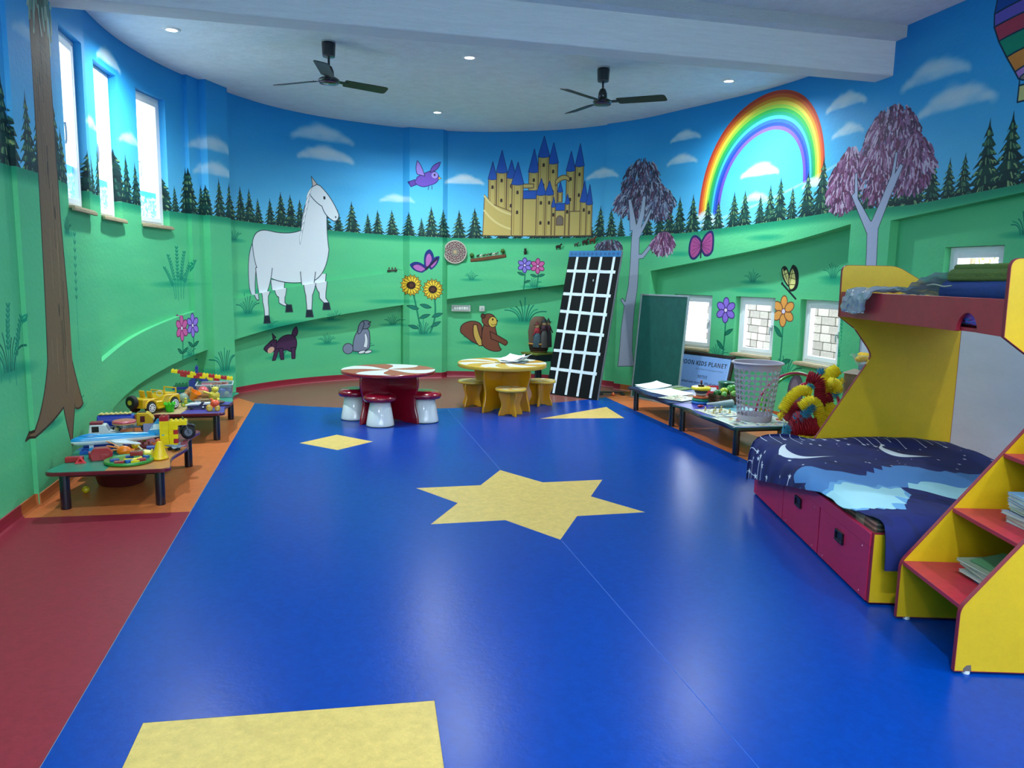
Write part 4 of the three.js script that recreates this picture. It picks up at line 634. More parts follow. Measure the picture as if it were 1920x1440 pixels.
// ---------------------------------------------------------------- low play tables along the walls
const legM = M('#0d1022', .3, { clearcoat: .4 });
function playTable(label, x, z, w, l, colours, edge, wave, flip) {
  const t = thing('play_table', label, 'table', [x, 0, z], 0), N = 36, side = (k, u) => k * (w / 2 - wave * (.5 - .5 * Math.cos(u * 4 * Math.PI)) + (k === flip ? 0 : 0));
  const B = (u, v) => [u * (w / 2 - wave * (.5 - .5 * Math.cos((v + 1) * Math.PI * 2))), -v * l / 2 + u * u * 0];   // u, v in -1..1
  const outline = [], rc = .055, vc = 1 - rc / (l / 2), corner = (su, sv, rev) => { const c = B(su, sv * vc), cx = c[0] - su * rc, cy = c[1]; for (let k = 0; k <= 6; k++) { const q = (rev ? 6 - k : k) / 6 * Math.PI / 2; outline.push([cx + su * rc * Math.cos(q), cy - sv * rc * Math.sin(q)]); } };
  for (let i = 0; i <= N; i++) outline.push(B(1, vc * (-1 + 2 * i / N))); corner(1, 1); corner(-1, 1, true); for (let i = 0; i <= N; i++) outline.push(B(-1, vc * (1 - 2 * i / N))); corner(-1, -1); corner(1, -1, true);
  const seen = outline.filter((p, i) => { const q = outline[(i + 1) % outline.length]; return Math.hypot(p[0] - q[0], p[1] - q[1]) > 1e-4; });
  const top = part('top', plate(poly(seen), .026, .004), M(edge, .3, { clearcoat: .5 }), t, 0, .254, 0);
  for (const [u0, u1, v0, v1, c] of [[-1, 0, 0, 1, colours[0]], [0, 1, 0, 1, colours[1]], [-1, 0, -1, 0, colours[2]], [0, 1, -1, 0, colours[3]]]) {
    const q = [], n = 18, vv = i => v0 + (v1 - v0) * i / n, mid = v => .06 * Math.sin(v * 5), e = .006;
    const sh = (u, v) => { const p = B(u, v), m = Math.abs(v) * l / 2, over = m - (l / 2 - rc); let x = p[0] - Math.sign(u) * e; if (over > 0 && Math.abs(u) > .99) x -= Math.sign(u) * (rc - Math.sqrt(Math.max(0, rc * rc - over * over))); return [x, -Math.sign(v) * Math.min(m, l / 2 - e)]; };
    for (let i = 0; i <= n; i++) q.push(sh(u0 === 0 ? mid(vv(i)) : u0, vv(i))); for (let i = n; i >= 0; i--) q.push(sh(u1 === 0 ? mid(vv(i)) : u1, vv(i)));
    part('laminate', plate(poly(q), .0012, 0), new THREE.MeshPhysicalMaterial({ map: mottled(c, .04, 80), roughness: .35 }), top, 0, .026, 0);
  }
  for (const [u, v] of [[-1, 1], [1, 1], [-1, -1], [1, -1]]) part('leg', lathe([[0, 0], [.03, 0], [.032, .004], [.031, .254], [0, .254]], 20), legM, t, u * (w / 2 - .09), 0, v * (l / 2 - .12));
  part('apron', [T(box(w - .2, .035, .02, .003), 0, .236, l / 2 - .12), T(box(w - .2, .035, .02, .003), 0, .236, -l / 2 + .12), T(box(.02, .035, l - .26, .003), w / 2 - .09, .236, 0), T(box(.02, .035, l - .26, .003), -w / 2 + .09, .236, 0)], legM, t);
  return t;
}
playTable('low multicoloured play table nearest the camera on the left, under the blue toy airplane', -1.455, -6.02, .77, 1.31, ['#1f7f66', '#b9763e', '#1a3f92', '#7d2c40'], '#5d0f20', .045, 1);
playTable('low multicoloured play table farther along the left wall, carrying the yellow toy jeep', -1.36, -8.12, .74, 1.30, ['#c2a676', '#4a3f96', '#1f7f66', '#2f8a6e'], '#5d0f20', .03, 1);
playTable('low green-edged play table on the right, carrying the tall perforated basket', 3.97, -6.80, .80, 1.36, ['#3c5f9e', '#5a97a6', '#4240a0', '#5a97a6'], '#124436', .05, -1);
playTable('low dark blue play table in front of the green board, heaped with papers', 3.97, -8.13, .80, 1.26, ['#223a6a', '#2a4878', '#22325c', '#2a4878'], '#101c34', .04, -1);

// ---------------------------------------------------------------- toys on the two tables on the left
const TT = .2815;                                    // height of the table tops
const U = .032;                                      // building brick module
const brickGeo = (nx, nz, h = U * .75) => { const l = [T(box(nx * U - .001, h, nz * U - .001, .0015), 0, h / 2, 0)]; for (let i = 0; i < nx; i++) for (let j = 0; j < nz; j++) l.push(T(cyl(.0085, .009, .009, 10), (i - (nx - 1) / 2) * U, h + .0045, (j - (nz - 1) / 2) * U)); return merge(l); };
const bYel = gloss('#ecd100'), bRed = gloss('#a81022'), bBlue = gloss('#10308c'), bGrn = gloss('#0c6a44');
const wheelGeo = (r, w) => lathe([[r * .35, -w / 2], [r * .8, -w / 2], [r, -w * .3], [r, w * .3], [r * .8, w / 2], [r * .35, w / 2]], 24).rotateX(Math.PI / 2);
function wheel(parent, x, y, z, r, w, tyre, hub, spokes = 0, side = 1) {
  const t = part('wheel', wheelGeo(r, w), tyre, parent, x, y, z);
  if (!spokes) part('hub', T(cyl(r * .55, r * .55, w * 1.05, 16), 0, 0, 0, Math.PI / 2), hub, t);
  else { const l = [T(tor(r * .62, r * .07, 6, 24), 0, 0, side * w * .5), T(cyl(r * .18, r * .18, .01, 12), 0, 0, side * w * .5, Math.PI / 2)]; for (let i = 0; i < spokes; i++) { const a = i / spokes * 6.2832; l.push(T(box(r * .5, r * .15, .008, .002), Math.cos(a) * r * .36, Math.sin(a) * r * .36, side * w * .5, 0, 0, a)); } part('hub', l, hub, t); }
  return t;
}
{ // airliner
  const p = thing('toy_airplane', 'big sky blue and white toy airplane on the near left table', 'toy airplane', [-1.545, TT, -6.0], .29);
  const prof = [[0, -.30], [.014, -.296], [.028, -.27], [.036, -.22], [.038, -.1], [.038, .08], [.03, .18], [.016, .28], [.006, .31], [0, .312]].map(q => new THREE.Vector2(...q));
  const half = (a) => T(new THREE.LatheGeometry(prof, 20, a, Math.PI), 0, 0, 0, 0, 0, -Math.PI / 2);
  const y0 = .088; part('fuselage_top', T(half(Math.PI), 0, y0, 0), gloss('#1497d4'), p); part('fuselage_bottom', T(half(0), 0, y0, 0), gloss('#dfe9ec'), p);
  part('cabin_hump', T(ball(1), -.17, y0 + .026, 0, 0, 0, 0, .085, .022, .026), gloss('#1188c8'), p);
  const wing = s => { const q = poly([[-.05, s * .02], [.05, s * .02], [.14, s * .21], [.11, s * .215], [-.02, s * .1]]); return T(ext(q, .010, .002).rotateX(-Math.PI / 2), 0, y0 - .024, 0, s * .04); };
  for (const s of [1, -1]) { part('wing', wing(s), gloss('#e3ecee'), p); part('engine', T(cyl(.013, .011, .05, 12), .0, y0 - .035, -s * .085, 0, 0, Math.PI / 2), gloss('#e3ecee'), p); part('tail_wing', T(ext(poly([[.24, s * .005], [.29, s * .005], [.315, s * .085], [.295, s * .085]]), .007, .001).rotateX(-Math.PI / 2), 0, y0 + .008, 0), gloss('#1497d4'), p); }
  part('tail_fin', T(ext(poly([[.19, .012], [.29, .012], [.325, .125], [.275, .125]]), .012, .002), 0, y0, -.006), new THREE.MeshPhysicalMaterial({ roughness: .3, clearcoat: .4, map: (() => { const t = canvasTex(64, 64, g => { g.fillStyle = '#1497d4'; g.fillRect(0, 0, 64, 64); g.fillStyle = '#cfe8ee'; g.fillRect(0, 20, 64, 22); g.fillStyle = '#1a5a8a'; g.font = 'bold 16px sans-serif'; g.fillText('380', 18, 37); }); t.repeat.set(7, 8); t.wrapS = t.wrapT = THREE.RepeatWrapping; return t; })() }), p);
  part('landing_gear', [T(box(.01, .05, .02, .002), -.17, .035, 0), T(box(.03, .04, .012, .002), -.17, .05, 0)], gloss('#d7e4e8'), p); part('nose_wheel', T(cyl(.018, .018, .022, 14), -.17, .018, 0, Math.PI / 2), gloss('#2a9fd0'), p);
  for (const s of [1, -1]) { part('landing_gear', T(box(.012, .05, .012, .002), .03, .04, s * .04), gloss('#d7e4e8'), p); part('main_wheel', T(cyl(.018, .018, .014, 14), .03, .018, s * .04, Math.PI / 2), gloss('#30343c'), p); }
}
{ // brick tower
  const t = thing('brick_tower', 'tall tower of yellow building bricks with a red brick on top', 'toy bricks', [-1.195, TT, -6.04], .05), h = .034;
  const b = (x, k, nx, m, z = 0) => part('brick', brickGeo(nx, 2, h), m, t, x * U, k * h, z);
  for (let k = 0; k < 6; k++) { b(-1, k, 2, bYel); if (k === 1 || k === 3) { b(.5, k, 1, bYel); b(1.5, k, 1, bRed); } else if (k < 5) b(1, k, 2, bYel); }
  b(2, 5, 4, bYel); b(-1, 6, 2, bRed);
}
{ // yellow cone
  solo('stacking_cone', 'plain yellow cone toy on a flared base beside the round green puzzle plate', 'toy', lathe([[0, 0], [.058, 0], [.06, .012], [.05, .02], [.048, .03], [.02, .118], [.012, .126], [0, .128]], 28), gloss('#eec400'), [-1.19, TT, -5.66]);
}
{ // round puzzle plate with blocks on it
  const d = thing('puzzle_plate', 'round green puzzle plate at the front edge of the near left table', 'toy plate', [-1.375, TT, -5.60]);
  part('plate', lathe([[0, 0], [.15, 0], [.158, .006], [.158, .02], [.15, .024], [.142, .016], [0, .014]], 44), gloss('#2a8a34'), d);
  const blk = [['block', 'flat blue block at the left of the green puzzle plate', '#1a4a98', [-.085, .03], .4, [.058, .018, .036]], ['block', 'flat red block at the front of the green puzzle plate', '#9a1424', [-.04, .095], .2, [.062, .018, .034]], ['block', 'flat blue block at the front middle of the green puzzle plate', '#1a56a8', [.02, .085], .5, [.05, .02, .04]], ['block', 'flat red block at the right of the green puzzle plate', '#9a1424', [.088, .04], .3, [.058, .018, .04]], ['block', 'yellow block at the front right of the green puzzle plate', '#e6cc18', [.062, .10], -.3, [.05, .018, .03]], ['block', 'blue block at the back right rim of the green puzzle plate', '#1a56a8', [.095, -.045], -.5, [.05, .018, .03]], ['block', 'blue block at the back of the green puzzle plate', '#173f90', [-.01, -.06], .1, [.05, .018, .036]]];
  for (const [n, lab, c, [x, z], a, [w, h, l]] of blk) solo(n, lab, 'toy block', box(w, h, l, .004, 2), gloss(c), [-1.375 + x, TT + .0142 + h / 2, -5.60 + z], a, 'blocks on the puzzle plate');
  solo('block', 'big red block raised over the middle of the green puzzle plate', 'toy block', box(.082, .03, .05, .005, 2), gloss('#8e1020'), [-1.335, TT + .0505, -5.645], .1);
  solo('banana_piece', 'curved yellow piece leaning in the green puzzle plate', 'toy piece', [T(tor(.06, .011, 8, 16, 2.2), 0, .012, 0, Math.PI / 2, 0, .3)], gloss('#e8d020'), [-1.36, TT + .0142, -5.60], .4);
  solo('toy_cup', 'small pale yellow cup lying behind the green puzzle plate', 'toy cup', [T(cyl(.026, .02, .05, 16), 0, .026, 0, 0, 0, 1.5), T(tor(.027, .004, 6, 18), .024, .026, 0, 0, 1.57)], gloss('#eadc3c'), [-1.28, TT, -5.74]);
}
solo('toy_house', 'dark red house-shaped plastic box among the red blocks', 'toy', [T(ext(rpoly([[-.062, 0, .008], [.062, 0, .008], [.072, .045, .006], [.04, .085, .01], [-.045, .085, .01], [-.072, .045, .006]]), .08, .004), 0, 0, -.04), T(box(.05, .03, .004, .002), .02, .03, .041)], gloss('#9c0f1c'), [-1.575, TT, -5.70], .25);
solo('block', 'long red block at the left front of the near left table', 'toy block', box(.11, .036, .05, .005, 2), gloss('#a01420'), [-1.735, TT + .018, -5.66], .1);
solo('block', 'small red cube between the long red block and the house-shaped box', 'toy block', box(.05, .045, .05, .005, 2), gloss('#a31824'), [-1.65, TT + .0225, -5.76], .3);
solo('triangle_block', 'bright red hollow triangle toy standing in front of the long red block', 'toy block', T(ext((() => { const s = poly([[-.036, 0], [.036, 0], [0, .054]]); const h = new THREE.Path(); h.moveTo(-.014, .012); h.lineTo(.014, .012); h.lineTo(0, .034); s.holes.push(h); return s; })(), .02, .002), 0, 0, -.01), gloss('#e0303a'), [-1.682, TT, -5.60], .2);
{ // orange spiky toy
  const c = thing('spiky_toy', 'orange toy with a fan of long curved spikes under the airplane wing', 'toy', [-1.485, TT, -5.80]);
  part('body', [T(ball(1, 18), .03, .036, 0, 0, 0, 0, .05, .036, .034), T(box(.05, .03, .06, .006, 2), .075, .03, 0)], gloss('#ec7a10'), c);
  for (let i = 0; i < 9; i++) { const a = -.5 + i * .24; part('spike', tube([[.01, .05, (i % 3 - 1) * .014], [-.03, .05 + a * .03, (i % 3 - 1) * .02], [-.075, .03 + a * .045 + .02, (i % 3 - 1) * .028]], .004, 10, 6), gloss(i % 2 ? '#e8801c' : '#e2a060'), c); }
}
solo('toy_box', 'flat dark blue box lying under the nose of the toy airplane', 'box', box(.24, .05, .12, .006, 2), gloss('#12297c'), [-1.69, TT + .025, -6.16], .1);
solo('toy_tray', 'shallow bright blue tray in front of the dark blue box', 'tray', [T(box(.22, .008, .10, .003), 0, .004, 0), T(box(.22, .024, .006, .002), 0, .012, .05), T(box(.22, .024, .006, .002), 0, .012, -.05), T(box(.006, .024, .1, .002), .107, .012, 0), T(box(.006, .024, .1, .002), -.107, .012, 0)], gloss('#1450a8'), [-1.66, TT, -5.93], .1);
{
  const r = thing('baby_rattle', 'yellow-headed baby rattle leaning by the tail of the toy airplane', 'rattle', [-1.375, TT, -5.885], -.5);
  part('head', T(ball(.028, 18), -.03, .052, 0), gloss('#e2bb14'), r); part('handle', T(cyl(.007, .008, .09, 10), .02, .028, 0, 0, 0, .95), gloss('#e9e2c0'), r); part('knob', T(ball(.014), .06, .014, 0), gloss('#d9c070'), r);
}
solo('toy_leaf', 'dark green toy piece lying between the rattle and the puzzle plate', 'toy', T(ball(1, 14), 0, .018, 0, 0, .4, 0, .07, .018, .03), gloss('#1c5a34'), [-1.34, TT, -5.82]);
solo('block', 'dark blue block behind the yellow cone', 'toy block', box(.07, .05, .05, .005, 2), gloss('#173f98'), [-1.285, TT + .025, -5.865], .2);
solo('toy_figure', 'small orange toy figure at the foot of the yellow brick tower', 'toy', [T(ball(1), 0, .03, 0, 0, 0, 0, .024, .03, .02), T(ball(.018), .01, .066, 0), T(cyl(.006, .004, .04, 8), -.02, .045, 0, 0, 0, .8), T(box(.05, .01, .03, .003), 0, .005, 0)], gloss('#d8641a'), [-1.272, TT, -5.965], .4);
{ // small jet
  const j = thing('toy_jet', 'small silver grey toy jet in front of the yellow brick tower', 'toy airplane', [-1.155, TT, -5.93], -.5);
  const m = M('#8fa3b6', .35, { metalness: .3 }); part('fuselage', T(lathe([[0, -.075], [.004, -.06], [.011, -.02], [.012, .05], [.008, .07], [0, .072]], 14), 0, .03, 0, 0, 0, -Math.PI / 2), m, j);
  part('wings', T(ext(poly([[-.02, 0], [.05, .06], [.065, .06], [.055, 0], [.065, -.06], [.05, -.06]]), .004, .001).rotateX(-Math.PI / 2), 0, .026, 0), m, j); part('tail_fin', T(ext(poly([[.035, 0], [.065, 0], [.07, .03], [.06, .03]]), .003, 0), 0, .036, -.0015), m, j);
  part('undercarriage', [T(box(.09, .012, .03, .003), .01, .012, 0), T(cyl(.008, .008, .04, 10), -.02, .008, 0, Math.PI / 2), T(cyl(.008, .008, .04, 10), .04, .008, 0, Math.PI / 2)], M('#1c2028', .5), j);
}
{ // motorbike behind the tower
  const m = thing('toy_motorbike', 'black toy motorbike half hidden behind the yellow brick tower', 'toy motorbike', [-1.21, TT, -6.30], .25), bk = M('#14161c', .3, { clearcoat: .5 });
  for (const x of [-.10, .10]) wheel(m, x, .055, 0, .055, .03, M('#0c0d10', .6), M('#6a7078', .35, { metalness: .6 }));
  part('tank', T(ball(1), .02, .13, 0, 0, 0, 0, .06, .035, .03), bk, m); part('engine_block', T(box(.09, .06, .04, .008, 2), 0, .075, 0), M('#3a3f48', .4, { metalness: .6 }), m); part('seat', T(box(.1, .02, .035, .008, 2), -.07, .125, 0), M('#1e1a1c', .6), m);
  part('fork', [T(cyl(.006, .006, .13, 8), .085, .11, .02, 0, 0, .35), T(cyl(.006, .006, .13, 8), .085, .11, -.02, 0, 0, .35)], M('#7a8088', .3, { metalness: .7 }), m); part('handlebar', T(cyl(.005, .005, .11, 8), .065, .172, 0, Math.PI / 2), bk, m); part('mudguard', T(tor(.062, .012, 6, 16, 1.8), .10, .055, 0, 0, 0, .7), bk, m);
}
{ // blue tanker lorry with a yellow cab
  const t = thing('toy_lorry', 'toy tanker lorry with a blue tank and a yellow cab against the left wall', 'toy truck', [-1.66, TT, -6.70], .12);
  part('tank', [T(ext(rpoly([[-.045, 0, .01], [.045, 0, .01], [.055, .05, .02], [.035, .09, .02], [-.035, .09, .02], [-.055, .05, .02]]), .27, .006), -.20, .055, 0, 0, Math.PI / 2)], gloss('#0e2fa0'), t);
  part('roof_rack', [T(box(.24, .006, .06, .002), -.07, .15, 0), ...[-.17, -.135, -.10, -.065, -.03, .005, .04].map(x => T(box(.018, .008, .066, .002), x, .155, 0))], M('#c9b870', .5), t);
  part('chassis', T(box(.42, .025, .09, .006, 2), 0, .045, 0), M('#7a8088', .5), t);
  const cab = part('cab', T(ext(rpoly([[0, 0, .006], [.115, 0, .01], [.125, .06, .006], [.085, .105, .012], [.0, .105, .012]]), .11, .005), .09, .05, -.055), gloss('#d6a80c'), t);
  for (const s of [1, -1]) part('side_window', T(box(.035, .05, .003, .001), .135, .105, s * .056), M('#5a1a1c', .25), cab); part('windscreen', T(box(.003, .06, .09, .001), .2, .118, 0, 0, 0, .7), M('#8a949c', .15), cab);
  part('roof_opening', T(box(.06, .003, .06, .001), .13, .1565, 0), M('#1c1c1e', .5), cab);
  for (const [x, s] of [[-.14, 1], [-.14, -1], [.15, 1], [.15, -1], [-.06, 1], [-.06, -1]]) wheel(t, x, .03, s * .045, .03, .02, M('#101114', .6), M('#d8b020', .4));
}
{ // white van with a red roof rack
  const v = thing('toy_ambulance', 'white toy van with a maroon roof box behind the nose of the blue airplane', 'toy van', [-1.765, TT, -6.42], .1), w = gloss('#d9e4e0');
  part('body', T(ext(rpoly([[-.09, .02, .01], [.13, .02, .01], [.13, .045, .01], [.06, .065, .006], [.035, .118, .012], [-.075, .118, .012]]), .09, .005), 0, 0, -.045), w, v);
  for (const s of [1, -1]) part('side_window', T(box(.05, .045, .003, .001), -.035, .084, s * .0455), M('#23241e', .2), v);
  part('roof_box', T(box(.09, .02, .07, .006, 2), -.03, .128, 0), M('#7e2030', .45), v); part('windscreen', T(box(.003, .05, .075, .001), .05, .092, 0, 0, 0, .42), M('#aab4b4', .15), v);
  for (const [x, s] of [[-.05, 1], [-.05, -1], [.08, 1], [.08, -1]]) wheel(v, x, .022, s * .045, .022, .016, M('#16181c', .6), M('#c8ccd0', .4));
}
{ // jar of balls with a red lid
  const jar = thing('plastic_jar', 'clear plastic jar with a wide pink red lid behind the airplane', 'jar', [-1.60, TT, -6.43]);
  part('jar_body', lathe([[0, 0], [.062, 0], [.07, .008], [.072, .1], [.06, .12], [.058, .118], [.068, .098], [.066, .01], [0, .005]], 32), new THREE.MeshPhysicalMaterial({ color: '#f4f8f6', roughness: .05, transmission: 1, thickness: 0, ior: 1.45, side: THREE.DoubleSide }), jar);
  part('lid', lathe([[0, .116], [.07, .116], [.086, .122], [.088, .134], [.08, .142], [.06, .146], [0, .147]], 36), gloss('#c0505a'), jar); part('lid_rim', T(tor(.084, .0045, 6, 36), 0, .119, 0, Math.PI / 2), M('#c9a860', .4), jar);
  [['mauve toy ball on the near left table in front of the jar', '#96607a', [-1.555, TT + .036, -6.28], .036], ['small gold toy ball beside the white van', '#b8a018', [-1.65, TT + .027, -6.30], .027], ['red toy ball half behind the mauve ball', '#a8201e', [-1.475, TT + .028, -6.31], .028], ['small green toy ball close to the airplane tail fin', '#7aa820', [-1.425, TT + .022, -6.27], .022], ['lime toy ball near the airplane tail, behind the red ball', '#b4cc5a', [-1.43, TT + .026, -6.37], .026]].forEach(([l, c, p, r]) => solo('toy_ball', l, 'ball', ball(r, 20), gloss(c), p, 0, 'toy balls behind the airplane'));
}
solo('toy_board', 'dark blue and pink flat toy box leaning behind the airplane tail', 'toy', [T(box(.13, .09, .02, .004), 0, .05, 0, -.25)], gloss('#183a80'), [-1.42, TT, -6.52], .2);
solo('wooden_track', 'maroon wooden toy tray with pale pegs beneath the airplane tail', 'toy', [T(box(.17, .012, .1, .004), 0, .006, 0), ...[-.06, -.02, .02, .06].map(x => T(cyl(.008, .008, .03, 10), x, .026, .02)), T(box(.17, .02, .008, .003), 0, .014, .046)], M('#6a2428', .5), [-1.41, TT, -6.08], .15);
{ // under the near table: a dark red tub and a yellow ball
  const tub = thing('storage_tub', 'dark maroon plastic tub in the shade under the near left table', 'tub', [-1.56, 0, -6.12]);
  part('body', lathe([[0, .004], [.15, .004], [.16, .012], [.2, .15], [.205, .16], [.198, .16], [.19, .15], [.15, .016], [0, .014]], 36), M('#4a1014', .45), tub); part('rim', T(tor(.204, .006, 8, 40), 0, .158, 0, Math.PI / 2), M('#571418', .45), tub);
  solo('toy_ball', 'small yellow ball on the floor under the near left table', 'ball', ball(.026, 20), gloss('#c8b414'), [-1.735, .026, -5.86]);
}

// ---- far table
{ // open-topped jeep
  const j = thing('toy_jeep', 'big yellow open-topped toy jeep with a spare wheel on its tail', 'toy car', [-1.635, TT, -7.665], 1.012), y = gloss('#d9ad08'), W = .19;
  const body = new THREE.Shape(); body.moveTo(-.235, .062); body.lineTo(-.235, .135); body.quadraticCurveTo(-.235, .148, -.22, .148); body.lineTo(-.10, .14); body.lineTo(-.07, .108); body.lineTo(.0, .105); body.lineTo(.03, .15); body.lineTo(.06, .158); body.lineTo(.205, .145); body.quadraticCurveTo(.228, .142, .23, .12); body.lineTo(.232, .07); body.lineTo(.20, .065); body.absarc(.145, .062, .064, .1, Math.PI - .1, false); body.lineTo(.07, .05); body.lineTo(-.07, .05); body.absarc(-.145, .062, .064, -.1, Math.PI + .05, false); body.closePath();
  const b = part('body', T(ext(body, W, .006), 0, 0, -W / 2), y, j);
  for (const s of [1, -1]) { part('wheel_arch', T(tor(.068, .010, 6, 18, Math.PI), .145, .062, s * (W / 2 + .002)), y, b); part('wheel_arch', T(tor(.068, .010, 6, 18, Math.PI), -.145, .062, s * (W / 2 + .002)), y, b); part('side_step', T(box(.15, .018, .03, .006, 2), 0, .045, s * (W / 2 + .008)), y, b); }
  for (const s of [1, -1]) part('seat', [T(box(.05, .02, .06, .008, 2), -.06, .125, s * .045), T(box(.02, .085, .06, .01, 2), -.10, .165, s * .045, 0, 0, .2)], M('#c89a10', .4), j);
  part('windscreen_frame', [T(box(.01, .012, W - .02, .003), .05, .19, 0), T(box(.01, .04, .012, .003), .045, .172, W / 2 - .016), T(box(.01, .04, .012, .003), .045, .172, -W / 2 + .016)], y, j);
  part('steering_wheel', T(tor(.026, .004, 8, 22), .012, .17, .05, 0, Math.PI / 2 + .4), M('#d8d8cc', .4), j); part('bonnet', T(box(.15, .012, W - .05, .005, 2), .135, .158, 0, 0, 0, -.08), y, j); part('roll_hoop', [T(box(.012, .06, .012, .003), .20, .17, .07), T(box(.012, .06, .012, .003), .20, .17, -.07), T(box(.012, .012, .15, .003), .20, .2, 0)], y, j);
  const ty = M('#0c0d10', .65), hb = M('#dfe2e4', .35);
  for (const [x, s] of [[.145, 1], [.145, -1], [-.145, 1], [-.145, -1]]) wheel(j, x, .058, s * (W / 2 - .006), .058, .045, ty, hb, 8, s);
  const sp = part('spare_wheel', T(wheelGeo(.062, .05), 0, 0, 0, 0, Math.PI / 2), ty, j, -.268, .12, 0); part('hub', T(cyl(.022, .022, .06, 14), 0, 0, 0, 0, 0, Math.PI / 2), gloss('#b8a410'), sp); part('bumper', T(box(.02, .025, W, .006, 2), .24, .06, 0), M('#222428', .5), j);
  for (const s of [1, -1]) part('sticker', T(box(.035, .014, .001, .0004), .10, .12, s * (W / 2 + .0006)), M('#c9c2b4', .5), b);
}
{
  const c = thing('toy_cup', 'translucent bright green plastic cup with a jagged rim in front of the jeep', 'cup', [-1.49, TT, -7.60]);
  const rim = []; part('cup_body', lathe([[0, 0], [.03, 0], [.034, .004], [.046, .075], [.043, .075], [.031, .008], [0, .006]], 24), new THREE.MeshPhysicalMaterial({ color: '#3ad41a', roughness: .2, transmission: .45, thickness: 0, side: THREE.DoubleSide }), c);
  for (let i = 0; i < 10; i++) { const a = i / 10 * 6.2832; part('rim_tooth', T(new THREE.ConeGeometry(.011, .028, 6), Math.cos(a) * .046, .086, Math.sin(a) * .046), gloss('#38c41c'), c); }
}
{
  const v = thing('toy_boat', 'white and navy toy vehicle at the front of the far left table', 'toy', [-1.26, TT, -7.72], .12);
  part('hull', T(ext(rpoly([[-.10, .012, .008], [.10, .012, .008], [.115, .045, .008], [-.09, .045, .008]]), .06, .004), 0, 0, -.03), gloss('#101c4c'), v); part('deck', T(ext(rpoly([[-.115, .044, .004], [.125, .044, .004], [.11, .062, .006], [-.06, .062, .006]]), .058, .003), 0, 0, -.029), gloss('#e6ebee'), v); part('stripe', T(ext(poly([[.0, .03], [.03, .03], [.06, .07], [.035, .07]]), .063, .001), 0, 0, -.0315), gloss('#121c46'), v);
  for (const s of [1, -1]) for (const x of [-.06, .045]) part('wheel', T(cyl(.014, .014, .01, 14), x, .014, s * .031, Math.PI / 2), M('#0c1020', .5), v); part('headlamp', T(ball(.009), .045, .022, .038), gloss('#e8ecf0'), v);
}
{
  const o = thing('toy_digger', 'small orange toy vehicle with big yellow wheels at the table corner', 'toy car', [-1.105, TT, -7.60], .2);
  part('body', [T(ball(1, 18), .015, .072, 0, 0, 0, 0, .042, .036, .034), T(box(.07, .02, .045, .006, 2), 0, .045, 0), T(ball(.012), -.02, .112, 0), T(cyl(.005, .007, .03, 8), -.01, .105, 0)], gloss('#ec5a34'), o); for (const s of [1, -1]) { wheel(o, -.035, .029, s * .026, .029, .02, gloss('#d8a820'), gloss('#e8c650')); wheel(o, .035, .026, s * .026, .026, .02, gloss('#d8a820'), gloss('#e8c650')); }
}
{
  const g = thing('toy_motorcycle', 'tiny green and yellow toy tricycle by the front wheel of the jeep', 'toy', [-1.395, TT, -7.86], .4); for (const x of [-.022, .022]) wheel(g, x, .022, 0, .022, .014, gloss('#5c9c18'), gloss('#d8d04a')); part('rider', [T(ball(1), 0, .05, 0, 0, 0, 0, .016, .022, .014), T(ball(.012), 0, .08, 0)], gloss('#c8c42a'), g);
  solo('toy_bucket', 'orange toy bucket tipped on its side beside the jeep', 'bucket', [T(lathe([[0, 0], [.035, 0], [.05, .085], [.053, .088], [.047, .088], [.033, .006], [0, .005]], 24), 0, .05, 0, .3, 0, -.45)], gloss('#ee8408'), [-1.36, TT - .002, -8.02], .2);
  solo('clear_ball', 'pale translucent plastic ball behind the bonnet of the jeep', 'ball', ball(.05, 20), new THREE.MeshPhysicalMaterial({ color: '#b9cfc0', roughness: .25, transmission: .5, thickness: 0 }), [-1.46, TT + .05, -8.12]);
}
